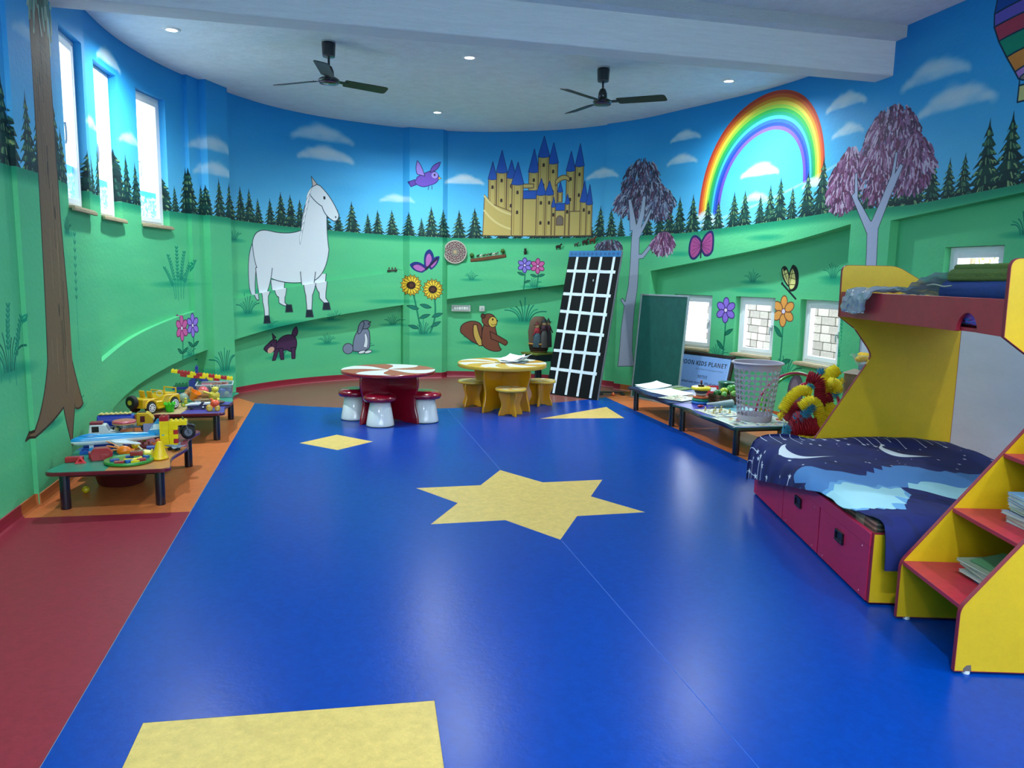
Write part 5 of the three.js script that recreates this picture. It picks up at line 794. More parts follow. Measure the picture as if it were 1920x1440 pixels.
{ // soft toys and odd things
  const br = matte('#a87440', { sheen: .5, sheenRoughness: .5 });
  const d = thing('plush_dog', 'tan soft toy animal lying in front of the clear plastic container', 'soft toy', [-1.335, TT, -8.20], .5); part('body', T(ball(1, 20), .04, .06, 0, 0, 0, -.2, .1, .05, .05), br, d); part('head', T(ball(1, 18), -.08, .10, 0, 0, 0, .3, .052, .045, .045), br, d); part('muzzle', T(ball(1), -.115, .088, .01, 0, 0, 0, .03, .024, .026), matte('#b98450'), d); for (const s of [1, -1]) { part('ear', T(ball(1), -.07, .132, s * .034, 0, 0, 0, .018, .022, .01), br, d); part('leg', T(ball(1), .0, .022, s * .05, 0, 0, 0, .03, .022, .02), br, d); }
  solo('pink_ball', 'round pink red ball leaning against the clear plastic container', 'ball', ball(.055, 24), gloss('#cf5058'), [-1.30, TT + .085, -8.30]); solo('toy_block', 'white flat block under the pink red ball', 'toy block', box(.1, .03, .1, .004), gloss('#cfd2c6'), [-1.30, TT + .015, -8.33]);
  const gi = thing('toy_giraffe', 'pale yellow animal toy with ring ears before the clear container', 'toy', [-1.175, TT, -8.17], .3), ym = gloss('#d8c23a'); part('body', T(ball(1, 18), 0, .06, 0, 0, 0, 0, .055, .05, .045), ym, gi); part('head', T(ball(1, 16), .01, .125, .01, 0, 0, 0, .035, .03, .032), ym, gi); part('arm', T(cyl(.012, .012, .1, 10), -.06, .09, .02, 0, 0, 1.2), ym, gi); for (const s of [1, -1]) { part('leg', T(ball(1), s * .03, .02, .03, 0, 0, 0, .02, .02, .03), ym, gi); part('ring', T(tor(.013, .004, 6, 16), .03 * s + .01, .158, .01), gloss('#d9cfa4'), gi); }
  const cr = thing('carton', 'small beige cardboard carton with a white label on the far left table', 'box', [-1.265, TT, -7.95], .1); part('sides', [T(box(.14, .06, .004, .001), 0, .03, .045), T(box(.14, .06, .004, .001), 0, .03, -.045), T(box(.004, .06, .09, .001), .068, .03, 0), T(box(.004, .06, .09, .001), -.068, .03, 0), T(box(.14, .004, .09, .001), 0, .002, 0), T(box(.13, .003, .08, .001), 0, .055, 0)], M('#9a7c58', .85), cr); part('label', T(new THREE.PlaneGeometry(.05, .04), -.03, .032, .0476), new THREE.MeshStandardMaterial({ roughness: .7, map: canvasTex(64, 52, g => { g.fillStyle = '#d4d8d4'; g.fillRect(0, 0, 64, 52); g.fillStyle = '#7c8ca4'; g.fillRect(22, 14, 24, 22); }) }), cr);
  solo('toy_shell', 'grey brown toy piece with dark lines lying beside the carton', 'toy', [T(ball(1, 16), 0, .02, 0, 0, 0, 0, .07, .02, .035), T(cyl(.004, .004, .12, 8), -.02, .03, .02, 0, .4, 1.4)], M('#5e4c40', .6), [-1.12, TT, -7.99], .2);
  solo('toy_snake', 'dark stick-like toy lying at the right rim of the far left table', 'toy', tube([[-.09, .008, 0], [-.03, .01, .02], [.04, .008, 0], [.1, .01, .02]], .008, 20, 8), M('#2a2426', .5), [-1.09, TT, -7.86]);
}
{ // clear container full of odds and ends
  const c = thing('plastic_container', 'clear plastic container full of toys with a pink lid laid inside', 'container', [-1.215, TT, -8.52], .08), cl = new THREE.MeshPhysicalMaterial({ color: '#dbe6ee', roughness: .18, transmission: .85, thickness: 0, side: THREE.DoubleSide });
  const ring = (w, l, y) => [T(box(w, .01, .012, .003), 0, y, l / 2), T(box(w, .01, .012, .003), 0, y, -l / 2), T(box(.012, .01, l, .003), w / 2, y, 0), T(box(.012, .01, l, .003), -w / 2, y, 0)];
  part('wall', T(box(.34, .13, .003, .001), 0, .07, .135, -.06), cl, c); part('wall', T(box(.34, .13, .003, .001), 0, .07, -.135, .06), cl, c); part('wall', T(box(.003, .13, .27, .001), .172, .07, 0, 0, 0, -.06), cl, c); part('wall', T(box(.003, .13, .27, .001), -.172, .07, 0, 0, 0, .06), cl, c); part('floor', T(box(.33, .003, .26, .001), 0, .004, 0), cl, c); part('rim', ring(.36, .285, .138), M('#c9d4dc', .35, { transmission: .3, thickness: 0 }), c);
  solo('container_lid', 'pink lid lying inside the mouth of the clear plastic container', 'lid', box(.27, .008, .2, .006, 2), gloss('#a04a60'), [-1.215, TT + .128, -8.53], .15);
  solo('toy_plane_small', 'brown toy airplane lying on the pink lid in the container', 'toy', [T(box(.15, .012, .03, .004), 0, .006, 0, 0, .4), T(box(.03, .01, .12, .003), 0, .008, 0, 0, .4), T(ball(.012), .04, .014, .02)], M('#8a5a50', .5), [-1.17, TT + .133, -8.50], .2);
  [['blue', '#0e4aa8', [-1.14, -8.455], .05, .045], ['navy', '#2a2a78', [-1.24, -8.56], .055, .05], ['purple', '#4a3a86', [-1.10, -8.57], .05, .04], ['teal', '#2a7a8a', [-1.3, -8.48], .04, .04], ['cream', '#c4c488', [-1.09, -8.44], .03, .028]].forEach(([n, col, [x, z], r, h]) => solo('toy_shape', n + ' toy lying inside the clear plastic container', 'toy', T(ball(1, 16), 0, h, 0, 0, 0, 0, r, h, r * .8), gloss(col), [x, TT + .008, z], 0, 'toys in the clear container'));
}
{ // construction of bricks at the far end
  const b = thing('brick_crane', 'toy brick construction with a long red and yellow arm on green and blue bricks', 'toy bricks', [-1.47, TT, -8.66], .12), h = .03;
  const put = (x, y, nx, m, z = 0, tilt = 0) => part('brick', brickGeo(nx, 2, h), m, b, x, y, z, 0, 0, tilt);
  [[-.10, 0, 5, bBlue], [.06, 0, 4, bGrn], [-.10, .03, 4, bGrn], [.04, .03, 4, bBlue], [-.11, .06, 5, bBlue], [.05, .06, 3, bBlue], [-.10, .09, 4, bGrn], [.02, .09, 3, bBlue], [.02, .12, 3, bBlue], [.07, .12, 2, bGrn], [.03, .15, 2, bBlue], [.07, .15, 2, bGrn], [.12, .145, 3, bBlue]].forEach(a => put(...a));
  const arm = [bYel, bRed, bRed, bYel, bRed, bYel, bRed, bYel, bRed, bYel], tl = -.165;
  arm.forEach((m, i) => { const x = -.22 + i * .062; put(x * Math.cos(tl) + .05, .205 + (x) * Math.sin(tl), 2, m, 0, tl); });
  [[-.13, bRed], [-.06, bYel], [.0, bRed], [.06, bYel], [.13, bYel], [.2, bRed]].forEach(([x, m]) => put(x + .05, .177 + x * Math.sin(tl), 2, m, 0, tl));
  for (const y of [.255, .29]) part('brick', brickGeo(1, 2, .034), bBlue, b, .055, y - .02, 0, 0, 0, -.06); part('brick', brickGeo(2, 2, h), bRed, b, .09, .06, .04);
}

// ---------------------------------------------------------------- right side: boards, baskets, papers
const paperM = [0, 1, 2].map(i => new THREE.MeshStandardMaterial({ map: mottled(['#e6edf2', '#d5e2ea', '#f0f2f0'][i], .02, 90 + i), roughness: .85 }));
const sheetGeo = (w, l, lift = 0, seed = 1) => { const r = rng(seed), g = new THREE.BoxGeometry(w, .0025, l, 10, 1, 12), p = g.attributes.position, a = r() * 6, k = 5 + r() * 6; for (let i = 0; i < p.count; i++) { const x = p.getX(i) / w + .5, z = p.getZ(i) / l + .5; p.setY(i, p.getY(i) + lift * (Math.pow(x, 3) + .5 * Math.pow(1 - z, 3)) + .002 * (1 + Math.sin(x * k + a))); } g.computeVertexNormals(); return g; };
{ // papers on the yellow table
  const top = .5705; let y = top; const r = rng(5);
  const names = ['white sheet of paper with a curled corner topmost of the pile on the yellow table', 'white paper second from the top of the pile on the yellow table', 'bluish paper in the middle of the pile on the yellow table', 'magazine with pictures under the white papers on the yellow table', 'thin magazine lowest in the pile on the yellow table'];
  for (let i = 4; i >= 0; i--) { const mag = i > 2, g = sheetGeo(.22 + r() * .08, .26 + r() * .06, mag ? .004 : .03 + r() * .03, 40 + i); g.computeBoundingBox(); solo(mag ? 'magazine' : 'paper_sheet', names[i], mag ? 'magazine' : 'paper', g, mag ? new THREE.MeshPhysicalMaterial({ roughness: .35, map: canvasTex(64, 64, q => { const c = rng(60 + i); q.fillStyle = '#8b95a4'; q.fillRect(0, 0, 64, 64); for (let k = 0; k < 60; k++) { q.fillStyle = ['#3a4454', '#c9cfd6', '#7a4a44', '#4a6a94'][c() * 4 | 0]; q.fillRect(c() * 60, c() * 60, 4 + c() * 12, 3 + c() * 8); } }) }) : paperM[i % 3], [2.20 + (r() - .5) * .07, y - g.boundingBox.min.y, -9.0 + (r() - .5) * .08], r() * 1.6 - .8, 'papers on the yellow table'); y += .006; }
  solo('sticker', 'torn brownish paper scrap lying near the middle of the yellow swirl table', 'paper scrap', sheetGeo(.09, .07, .004, 9), M('#8d7a48', .8), [1.98, .5705 + .001, -8.92], .4);
}
{ // black board with a grid of white tape, leaning on the wall
  const bl = V3(2.908, .0, -10.077), dx = V3(.622, 0, -.0).set(.6222, 0, .7828), W = .84, Hb = 2.05, lean = Math.atan2(.50, 1.99);
  const b = thing('tape_grid_board', 'tall black board with a grid of white tape leaning against the back wall', 'board', [bl.x + dx.x * W / 2, 0, bl.z + dx.z * W / 2]);
  b.rotation.set(0, Math.atan2(-dx.z, dx.x), 0); const inner = new THREE.Group(); 
  // the board stands on its lower edge; its parts are tilted back about that edge
  const put = (n, g, m, z) => { const q = part(n, g, m, b, 0, 0, 0); q.rotation.x = -lean; return q; };
  const panel = put('panel', T(box(W, Hb, .03, .003), 0, Hb / 2, -.015), new THREE.MeshPhysicalMaterial({ map: mottled('#070c10', .2, 101), roughness: .62, specularIntensity: .35 }));
  put('edge_strip', T(box(.008, Hb, .032, .002), W / 2 + .004, Hb / 2, -.015), M('#6a7078', .5)); 
  const hdr = put('header_strip', T(box(W, .085, .004, .001), 0, Hb - .045, .002), new THREE.MeshStandardMaterial({ color: '#1470ac', roughness: .6 })); for (let i = 0; i < 12; i++) part('dot', T(cyl(.022, .022, .003, 14), 0, 0, 0, Math.PI / 2), M('#0d568c', .6), hdr, -W / 2 + .045 + i * .068, Hb - .047, .005);
  const tp = new THREE.MeshStandardMaterial({ map: mottled('#d3e2ea', .04, 102), roughness: .7 }), r = rng(33);
  const strip = (x0, y0, x1, y1, w, k) => { const L = Math.hypot(x1 - x0, y1 - y0), n = 10, s = new THREE.Shape(), q = []; for (let i = 0; i <= n; i++) q.push([i / n * L, w / 2 * (1 + .12 * (r() - .5))]); for (let i = n; i >= 0; i--) q.push([i / n * L, -w / 2 * (1 + .12 * (r() - .5))]); const g = ext(poly(q), .0016, 0); return T(g, x0, y0, .0005 + k * .0014, 0, 0, Math.atan2(y1 - y0, x1 - x0)); };
  for (const [a, c, t] of [[-.285, -.305, 2.0], [-.085, -.075, 2.03], [.105, .155, 2.03], [.31, .36, 2.04]]) put('tape', strip(c === -.305 ? -.29 : a, .02, a + .012, t - .01, .037, 0), tp);
  for (const [y0, y1] of [[.36, .35], [.62, .62], [.90, .88], [1.18, 1.16], [1.43, 1.42], [1.76, 1.75]]) put('tape', strip(-W / 2 + .005 + r() * .01, y0, W / 2 - .07 + r() * .03, y1, .042, 1), tp);
  put('tape_scrap', T(box(.012, .03, .002, .0005), .05, 1.63, .002), tp);
}
{ // green chalk board in an aluminium frame
  const A = V3(3.99, 0, -9.624), B = V3(4.317, 0, -8.844), W = .846, Hb = 1.42, lean = Math.atan2(.118, 1.41), al = M('#aeb9c0', .35, { metalness: .7 });
  const b = thing('green_board', 'dark green writing board in a silver frame leaning against the right wall', 'board', [(A.x + B.x) / 2, 0, (A.z + B.z) / 2], Math.atan2(-(B.z - A.z), B.x - A.x));
  const put = (n, g, m) => { const q = part(n, g, m, b); q.rotation.x = -lean; };
  put('panel', T(box(W - .02, Hb - .02, .014, .001), 0, Hb / 2, -.008), new THREE.MeshPhysicalMaterial({ map: mottled('#14504a', .08, 103), roughness: .42 }));
  for (const s of [1, -1]) put('frame_side', T(box(.024, Hb, .022, .003), s * (W / 2 - .012), Hb / 2, -.006), al); put('frame_top', T(box(W - .046, .022, .022, .003), 0, Hb - .011, -.006), al); put('frame_bottom', T(box(W - .046, .026, .022, .003), 0, .013, -.006), al);
}
{ // framed notice
  const s0 = 20.93, s1 = 21.90, sm = (s0 + s1) / 2, W = .96, Hb = .70, p = onWall(sm, 0, -.13);
  const n = thing('notice_board', 'framed notice headed with the words KIDS PLANET leaning below the small windows', 'notice board', [p.x, 0, p.z], wallTurn(sm)), tilt = Math.atan2(.17, .70), fm = M('#2a1714', .4);
  const put = (k, g, m, par = n) => { const q = part(k, g, m, par); if (par === n) q.rotation.x = -tilt; return q; };
  put('backing', T(box(W - .05, Hb - .05, .012, .001), 0, Hb / 2, -.006), M('#15323a', .3));
  put('frame', [T(box(W, .035, .03, .005), 0, Hb - .0175, 0), T(box(W, .035, .03, .005), 0, .0175, 0), T(box(.035, Hb - .07, .03, .005), W / 2 - .0175, Hb / 2, 0), T(box(.035, Hb - .07, .03, .005), -W / 2 + .0175, Hb / 2, 0)], fm);
  const tex = canvasTex(1200, 860, (g, w, h) => {
    g.fillStyle = '#7fa8e4'; g.fillRect(0, 0, w, h); g.strokeStyle = '#b8d0f2'; g.lineWidth = 8; g.strokeRect(20, 20, w - 40, h - 40);
    g.fillStyle = '#101a3a'; g.textAlign = 'center'; g.textBaseline = 'middle'; g.font = 'bold 122px sans-serif'; g.fillText('MOON KIDS PLANET', w / 2 - 22, 150, 1120);
    g.font = '34px sans-serif'; g.fillText('(An Unit Moon Pt-E Van Vanguard School)', w / 2 + 160, 262, 640); g.font = 'bold 62px sans-serif'; g.fillText('NOTICE', w / 2 + 40, 400); g.fillRect(w / 2 - 80, 434, 240, 5);
    g.font = 'bold 66px sans-serif'; g.fillText('This school ever reserves 25% of admission', w / 2, 530, 1120); g.fillText('to the EWS Category children', w / 2 + 60, 660, 1000);
  });
  const pg = new THREE.PlaneGeometry(W - .10, .575); put('paper', T(pg, 0, Hb / 2 + .02, .003), new THREE.MeshStandardMaterial({ map: tex, roughness: .7 })); put('glazing', T(new THREE.PlaneGeometry(W - .072, Hb - .072), 0, Hb / 2, .010), glassM);
}
{ // laundry basket with drop-shaped holes
  const b = thing('perforated_basket', 'tall mauve grey plastic basket with drop-shaped holes on the green-edged table', 'basket', [3.97, .285, -6.47]), R0 = .158, R1 = .222, Hb = .56, NC = 23, NR = 9;
  const cell = (() => { const s = poly([[0, 0], [1, 0], [1, 1], [0, 1]]), h = new THREE.Path(); h.moveTo(.5, .07); h.bezierCurveTo(1.14, .08, 1.06, .66, .5, .97); h.bezierCurveTo(-.06, .66, -.14, .08, .5, .07); s.holes.push(h); return new THREE.ShapeGeometry(s, 5); })();
  const P = [], N = [], V = []; const cp = cell.attributes.position, ci = cell.index.array, solid = (() => { const s = poly([[0, 0], [.5, 0], [1, 0], [1, 1], [.5, 1], [0, 1]]); return new THREE.ShapeGeometry(s); })();
  const emit = (geo, col, y0, y1, slant) => { const p = geo.attributes.position, ix = geo.index.array; for (const side of [1, -1]) for (let k = 0; k < ix.length; k += 3) for (const q of side > 0 ? [0, 1, 2] : [0, 2, 1]) { const i = ix[k + q], y = y0 + (y1 - y0) * p.getY(i), r = R0 + (R1 - R0) * y / Hb + (side > 0 ? .0015 : -.0015), a = -(col + p.getX(i) + slant * (p.getY(i) - .5)) / NC * 6.2832; P.push(r * Math.cos(a), y, r * Math.sin(a)); N.push(side * Math.cos(a), -side * .1, side * Math.sin(a)); } };
  const yA = .05, yB = .50, rows = i => yA + (yB - yA) * i / NR; for (let c = 0; c < NC; c++) { for (let i = 0; i < NR; i++) emit(cell, c, rows(i), rows(i + 1), (c % 2 ? .28 : -.28)); emit(solid, c, 0, yA, 0); emit(solid, c, yB, Hb, 0); }
  const g = new THREE.BufferGeometry(); g.setAttribute('position', new THREE.Float32BufferAttribute(P, 3)); g.setAttribute('normal', new THREE.Float32BufferAttribute(N, 3)); g.setAttribute('uv', new THREE.Float32BufferAttribute(new Float32Array(P.length / 3 * 2), 2));
  const pm = new THREE.MeshPhysicalMaterial({ color: '#b3abba', roughness: .42, side: THREE.DoubleSide }); part('body', g, pm, b);
  part('rim', lathe([[R1 - .004, Hb - .012], [R1 + .004, Hb - .014], [R1 + .02, Hb - .016], [R1 + .022, Hb - .004], [R1 + .012, Hb + .004], [R1 - .002, Hb]], 48), pm, b); part('base', lathe([[0, .002], [R0, 0], [R0 + .002, .006], [0, .008]], 40), pm, b);
}
{ // board games and papers on the right tables
  const game = (seed, bg) => new THREE.MeshPhysicalMaterial({ roughness: .4, map: canvasTex(256, 256, q => { const c = rng(seed); q.fillStyle = bg; q.fillRect(0, 0, 256, 256); for (let k = 0; k < 150; k++) { q.fillStyle = ['#2f6f52', '#c99a2e', '#a8324a', '#3a6ab0', '#1f8a7a', '#e6e0c4', '#7a4a2a'][c() * 7 | 0]; q.save(); q.translate(c() * 256, c() * 256); q.rotate(c() * 3); q.beginPath(); q.ellipse(0, 0, 4 + c() * 14, 3 + c() * 6, 0, 0, 7); q.fill(); q.restore(); } q.strokeStyle = '#e9ead8'; q.lineWidth = 12; q.strokeRect(4, 4, 248, 248); }) });
  solo('picture_board', 'printed picture board on the green-edged table, far one of two at its left rim', 'board game', box(.34, .006, .42, .001), game(3, '#d9dcc8'), [3.82, .2815 + .0035, -6.86], .06); 
  solo('picture_board', 'printed picture board under the front of the tall perforated basket', 'board game', box(.66, .0025, .46, .001), game(4, '#cfd8cc'), [3.93, .2815 + .0015, -6.39], -.02);
  for (let i = 0; i < 6; i++) solo('game_piece', 'tiny cream game piece standing on the far picture board', 'game piece', [T(cyl(.005, .012, .03, 10), 0, .015, 0), T(ball(.009), 0, .034, 0)], M('#c9b878', .5), [3.72 + (i % 3) * .09, .2885, -6.98 + (i / 3 | 0) * .13 + (i % 2) * .04], 0, 'game pieces on the far picture board');
  const rg = thing('ring_stack', 'stacking toy of coloured rings with a yellow ring near the top', 'stacking toy', [3.90, .282, -7.44]);
  [['#2a78c8', .095, .0, .03], ['#1f8a62', .09, .03, .028], ['#d8642e', .085, .058, .03], ['#c9b8a8', .055, .088, .03], ['#2a3244', .07, .118, .03], ['#e8cf1a', .105, .15, .036]].forEach(([c, r, y, h]) => part('ring', lathe([[.012, y], [r - .008, y], [r, y + h * .3], [r, y + h * .7], [r - .008, y + h], [.012, y + h]], 30), gloss(c), rg)); part('knob', [T(cyl(.03, .034, .022, 20), 0, .197, 0), T(cyl(.009, .009, .06, 10), 0, .215, 0)], M('#2a1418', .4), rg); part('knob_tip', T(ball(.013), 0, .243, 0), gloss('#7a1a22'), rg);
  const cr = thing('wooden_crate', 'small wooden crate of toy vegetables beside the ring stack', 'crate', [4.17, .282, -7.40], .15), wd = new THREE.MeshStandardMaterial({ map: mottled('#6a4a30', .2, 111), roughness: .7 });
  for (const z of [-.09, .09]) for (let k = 0; k < 3; k++) part('slat', box(.30, .03, .01, .002), wd, cr, 0, .02 + k * .036, z); for (const x of [-.145, .145]) for (let k = 0; k < 3; k++) part('slat', box(.01, .03, .17, .002), wd, cr, x, .02 + k * .036, 0); part('bottom', box(.29, .008, .17, .002), wd, cr, 0, .006, 0); part('string', tube([[0, .01, .097], [.005, .06, .099], [-.004, .115, .097], [.006, .15, .06]], .0025, 14, 6), M('#a8937a', .8), cr);
  [['dark green toy vegetable at the left end of the wooden crate', '#1f6a24', -.11, .12, .03, .045, .04], ['yellow green toy vegetable in the middle of the wooden crate', '#a8bc1e', -.03, .14, .02, .05, .038], ['round green toy vegetable at the right of the wooden crate', '#3f8a26', .08, .15, -.01, .07, .055], ['small pale green toy vegetable hanging over the rim of the wooden crate', '#6aa848', -.06, .115, .085, .032, .03], ['light green toy vegetable in front of the round green one', '#7ab04a', .06, .12, .075, .04, .032]].forEach(([l, c, x, y, z, r, h]) => solo('toy_vegetable', l, 'toy vegetable', T(ball(1, 18), 0, 0, 0, 0, 0, .2, r, h, h), gloss(c), [4.17 + x, .282 + y, -7.40 + z], .15, 'toy vegetables in the wooden crate'));
  solo('green_tub', 'dark green round tub behind the toy vegetables', 'tub', lathe([[0, 0], [.075, 0], [.085, .19], [.09, .195], [.088, .21], [0, .214]], 28), gloss('#0f5a40'), [4.30, .282, -7.62]);
  solo('red_box', 'red box with a white label leaning behind the toy vegetable crate', 'box', [T(box(.17, .12, .06, .004), 0, .085, 0, -.5)], new THREE.MeshPhysicalMaterial({ roughness: .4, map: canvasTex(64, 64, q => { q.fillStyle = '#b8222e'; q.fillRect(0, 0, 64, 64); q.fillStyle = '#eef2f4'; q.fillRect(14, 12, 26, 26); }) }), [4.21, .282, -7.72], -.3);
  solo('white_shuttle', 'long pale toy with a red tip lying before the wooden crate', 'toy', [T(lathe([[0, -.16], [.014, -.15], [.02, -.05], [.034, .1], [.04, .16], [0, .162]], 18), 0, .04, 0, 0, 0, -Math.PI / 2), T(box(.3, .01, .03, .003), .02, .005, 0)], M('#a8b4b8', .5), [3.98, .282, -7.17], .12); solo('red_clip', 'small dark red toy peg at the tip of the long pale toy', 'toy', T(ball(1, 14), 0, .014, 0, 0, 0, 0, .04, .014, .016), gloss('#98203a'), [3.78, .282, -7.20], .1);
  // papers and magazines on the dark table
  const put = (n, lab, cat, w, l, x, z, a, m, y, lift = .006, seed = 1, grp) => { const g = sheetGeo(w, l, lift, seed); g.computeBoundingBox(); solo(n, lab, cat, g, m, [x, y - g.boundingBox.min.y, z], a, grp); };
  put('paper_pile', 'white drawing paper topmost on the far end of the papered table', 'paper', .34, .30, 3.86, -8.60, .25, paperM[0], .294, .035, 2); put('paper_sheet', 'white paper lying under the topmost drawing paper, far end of the papered table', 'paper', .38, .32, 3.87, -8.58, -.05, paperM[1], .2815, .006, 3);
  put('paper_sheet', 'white paper sheet in the middle of the papered table beside the colourful magazine', 'paper', .34, .36, 3.88, -8.10, .35, paperM[0], .288, .015, 4); put('paper_sheet', 'bluish paper poking out between the two white stacks on the papered table', 'paper', .36, .3, 3.86, -8.33, .1, paperM[1], .2815, .01, 5);
  put('magazine', 'colourful magazine hanging over the near left edge of the papered table', 'magazine', .34, .32, 3.80, -7.76, .5, game(17, '#d8d4b8'), .2885, -.0, 6); put('magazine', 'dark blue sheet underneath the colourful magazine', 'magazine', .36, .34, 3.78, -7.82, .2, M('#1c2a5a', .4), .2815, .002, 7);
  solo('green_book', 'green covered book lying at the far back of the papered table', 'book', [T(box(.30, .012, .26, .002), 0, .006, 0)], new THREE.MeshPhysicalMaterial({ map: mottled('#6a8a34', .25, 121), roughness: .35 }), [4.14, .2815, -8.50], .5); solo('folder', 'grey green folder on top of the green book', 'folder', [T(box(.26, .008, .1, .002), 0, .004, 0)], new THREE.MeshPhysicalMaterial({ map: mottled('#7d8a78', .2, 122), roughness: .4 }), [4.12, .2940, -8.55], .55);
  put('paper_sheet', 'crumpled silvery wrapper on the papered table behind the ring stack', 'wrapper', .22, .2, 4.14, -8.05, .3, M('#7a8098', .4), .2815, .03, 8); put('cardboard_sheet', 'tan cardboard sheet lying behind the ring stack', 'cardboard', .36, .34, 4.18, -7.80, .1, M('#8a7456', .85), .2815, .01, 9);
}
{ // hoops leaning by the wall and the heap of pompoms
  const hoop = (lab, col, R, r, p, rot, arc = Math.PI) => { const g = [T(tor(R, r, 10, 48, arc))]; if (arc < 4) for (const x of [R, -R]) g.push(T(cyl(r * 2, r * 2.4, .012, 16), x, .006, 0)); const o = solo('play_hoop', lab, 'hoop', g, gloss(col), p); o.rotation.set(...rot, 'YXZ'); };
  hoop('glossy pink red half hoop nearest the perforated basket, arching over the table corner', '#c01f52', .37, .015, [4.58, .2815, -6.46], [.05, .12, 0]); hoop('darker pink half hoop reaching behind the perforated basket', '#a82a58', .42, .012, [4.54, .2815, -6.72], [.03, .05, 0]);
  hoop('bright green half hoop standing behind the pink ones', '#2f9a34', .40, .014, [4.62, .2815, -6.76], [-.03, .1, 0]); hoop('lime green half hoop standing nearest the right wall', '#74c03a', .41, .009, [4.64, .2815, -6.84], [-.03, .1, 0]);
  const box_ = thing('carton', 'open cardboard carton under the heap of pompom garlands', 'box', [4.36, 0, -6.12], .2), cb = new THREE.MeshStandardMaterial({ map: mottled('#a98a62', .08, 131), roughness: .9 });
  for (const [w, l, x, z] of [[.44, .006, 0, .2], [.44, .006, 0, -.2], [.006, .4, .217, 0], [.006, .4, -.217, 0]]) part('side', T(box(w, .22, l, .001), x, .11, z), cb, box_); part('bottom', T(box(.43, .006, .4, .001), 0, .004, 0), cb, box_);
  // fluffy garlands: a bent string of ruffled discs
  const fluffy = (pts, R, seed, spiky) => { const c = new THREE.CatmullRomCurve3(pts.map(p => V3(...p))), L = c.getLength(), n = Math.max(3, Math.round(L / (spiky ? .012 : .016))), r = rng(seed), out = []; for (let i = 0; i <= n; i++) { const p = c.getPointAt(i / n), t = c.getTangentAt(i / n), q = new THREE.Quaternion().setFromUnitVectors(V3(0, 0, 1), t); if (spiky) { for (let k = 0; k < 16; k++) { const a = r() * 6.28, g = new THREE.ConeGeometry(.005, R * (.8 + r() * .5), 4); g.translate(0, R * .45, 0); g.rotateZ(a); g.applyQuaternion(q); g.translate(p.x, p.y, p.z); out.push(g); } } else { const m = 18, g = new THREE.SphereGeometry(1, m, 6), P = g.attributes.position, ph = r() * 6; for (let k = 0; k < P.count; k++) { const a = Math.atan2(P.getY(k), P.getX(k)), s = R * (.88 + .12 * Math.sin(a * 6 + ph) + .04 * r()); P.setXYZ(k, P.getX(k) * s, P.getY(k) * s, P.getZ(k) * .012); } g.computeVertexNormals(); g.applyQuaternion(q); g.translate(p.x, p.y, p.z); out.push(g); } } return merge(out); };
  const yl = matte('#efd91e'), rd = matte('#a0142e'), bl = matte('#3f9cc4');
  const G = (lab, m, pts, R, seed, sp) => solo(sp ? 'tinsel_pompom' : 'pompom_garland', lab, sp ? 'pompom' : 'garland', fluffy(pts.map(p => [p[0] - 4.36, p[1], p[2] + 6.15]), R, seed, sp), m, [4.36, 0, -6.15]);
  G('yellow pompom garland arching over the left of the heap', yl, [[4.03, .44, -6.1], [4.10, .55, -6.1], [4.22, .62, -6.12], [4.30, .60, -6.1]], 0.055, 1); G('dark red pompom garland hanging down the middle of the heap', rd, [[4.30, .74, -6.14], [4.36, .72, -6.08], [4.37, .60, -6.05], [4.39, .46, -6.05]], 0.062, 2); G('thick yellow garland rising to the top right of the heap', yl, [[4.42, .56, -6.1], [4.45, .68, -6.12], [4.53, .76, -6.15], [4.60, .80, -6.15]], 0.065, 3); G('yellow garland drooping at the lower right of the heap', yl, [[4.30, .50, -5.98], [4.34, .38, -5.97], [4.37, .28, -5.96]], 0.060, 4); G('yellow garland bundle beside the drawer bed head', yl, [[4.39, .40, -5.98], [4.44, .46, -6.0], [4.49, .45, -6.02]], 0.065, 5); G('dark red garland heap at the bottom of the pile', rd, [[4.08, .28, -6.02], [4.18, .30, -5.99], [4.28, .30, -6.0]], 0.098, 6); G('dark red garland showing behind the yellow arch', rd, [[4.10, .38, -6.14], [4.22, .44, -6.16], [4.32, .44, -6.16]], 0.078, 7); G('yellow garland lining the bottom rim of the pile', yl, [[4.11, .20, -5.94], [4.22, .185, -5.92], [4.34, .20, -5.92]], 0.047, 8); G('yellow garland at the right behind the thick yellow one', yl, [[4.50, .62, -6.2], [4.56, .54, -6.2], [4.52, .46, -6.18]], 0.072, 12);
  G('bright yellow garland coiled in the middle of the heap', yl, [[4.16, .48, -6.02], [4.24, .54, -6.0], [4.32, .50, -6.0]], .055, 31); G('bright yellow garland curled at the upper right of the heap', yl, [[4.46, .70, -6.04], [4.53, .68, -6.04], [4.56, .62, -6.06]], .055, 32); G('yellow garland filling the gap below the hanging red one', yl, [[4.36, .36, -5.95], [4.40, .30, -5.96], [4.36, .24, -5.95]], .055, 33); G('dark red garland at the left shoulder of the heap', rd, [[4.10, .40, -6.0], [4.17, .36, -6.0], [4.24, .38, -6.0]], .06, 34); G('dark red garland at the right of the heap behind the yellow bundle', rd, [[4.44, .58, -6.1], [4.50, .52, -6.1], [4.46, .40, -6.08]], .06, 35);
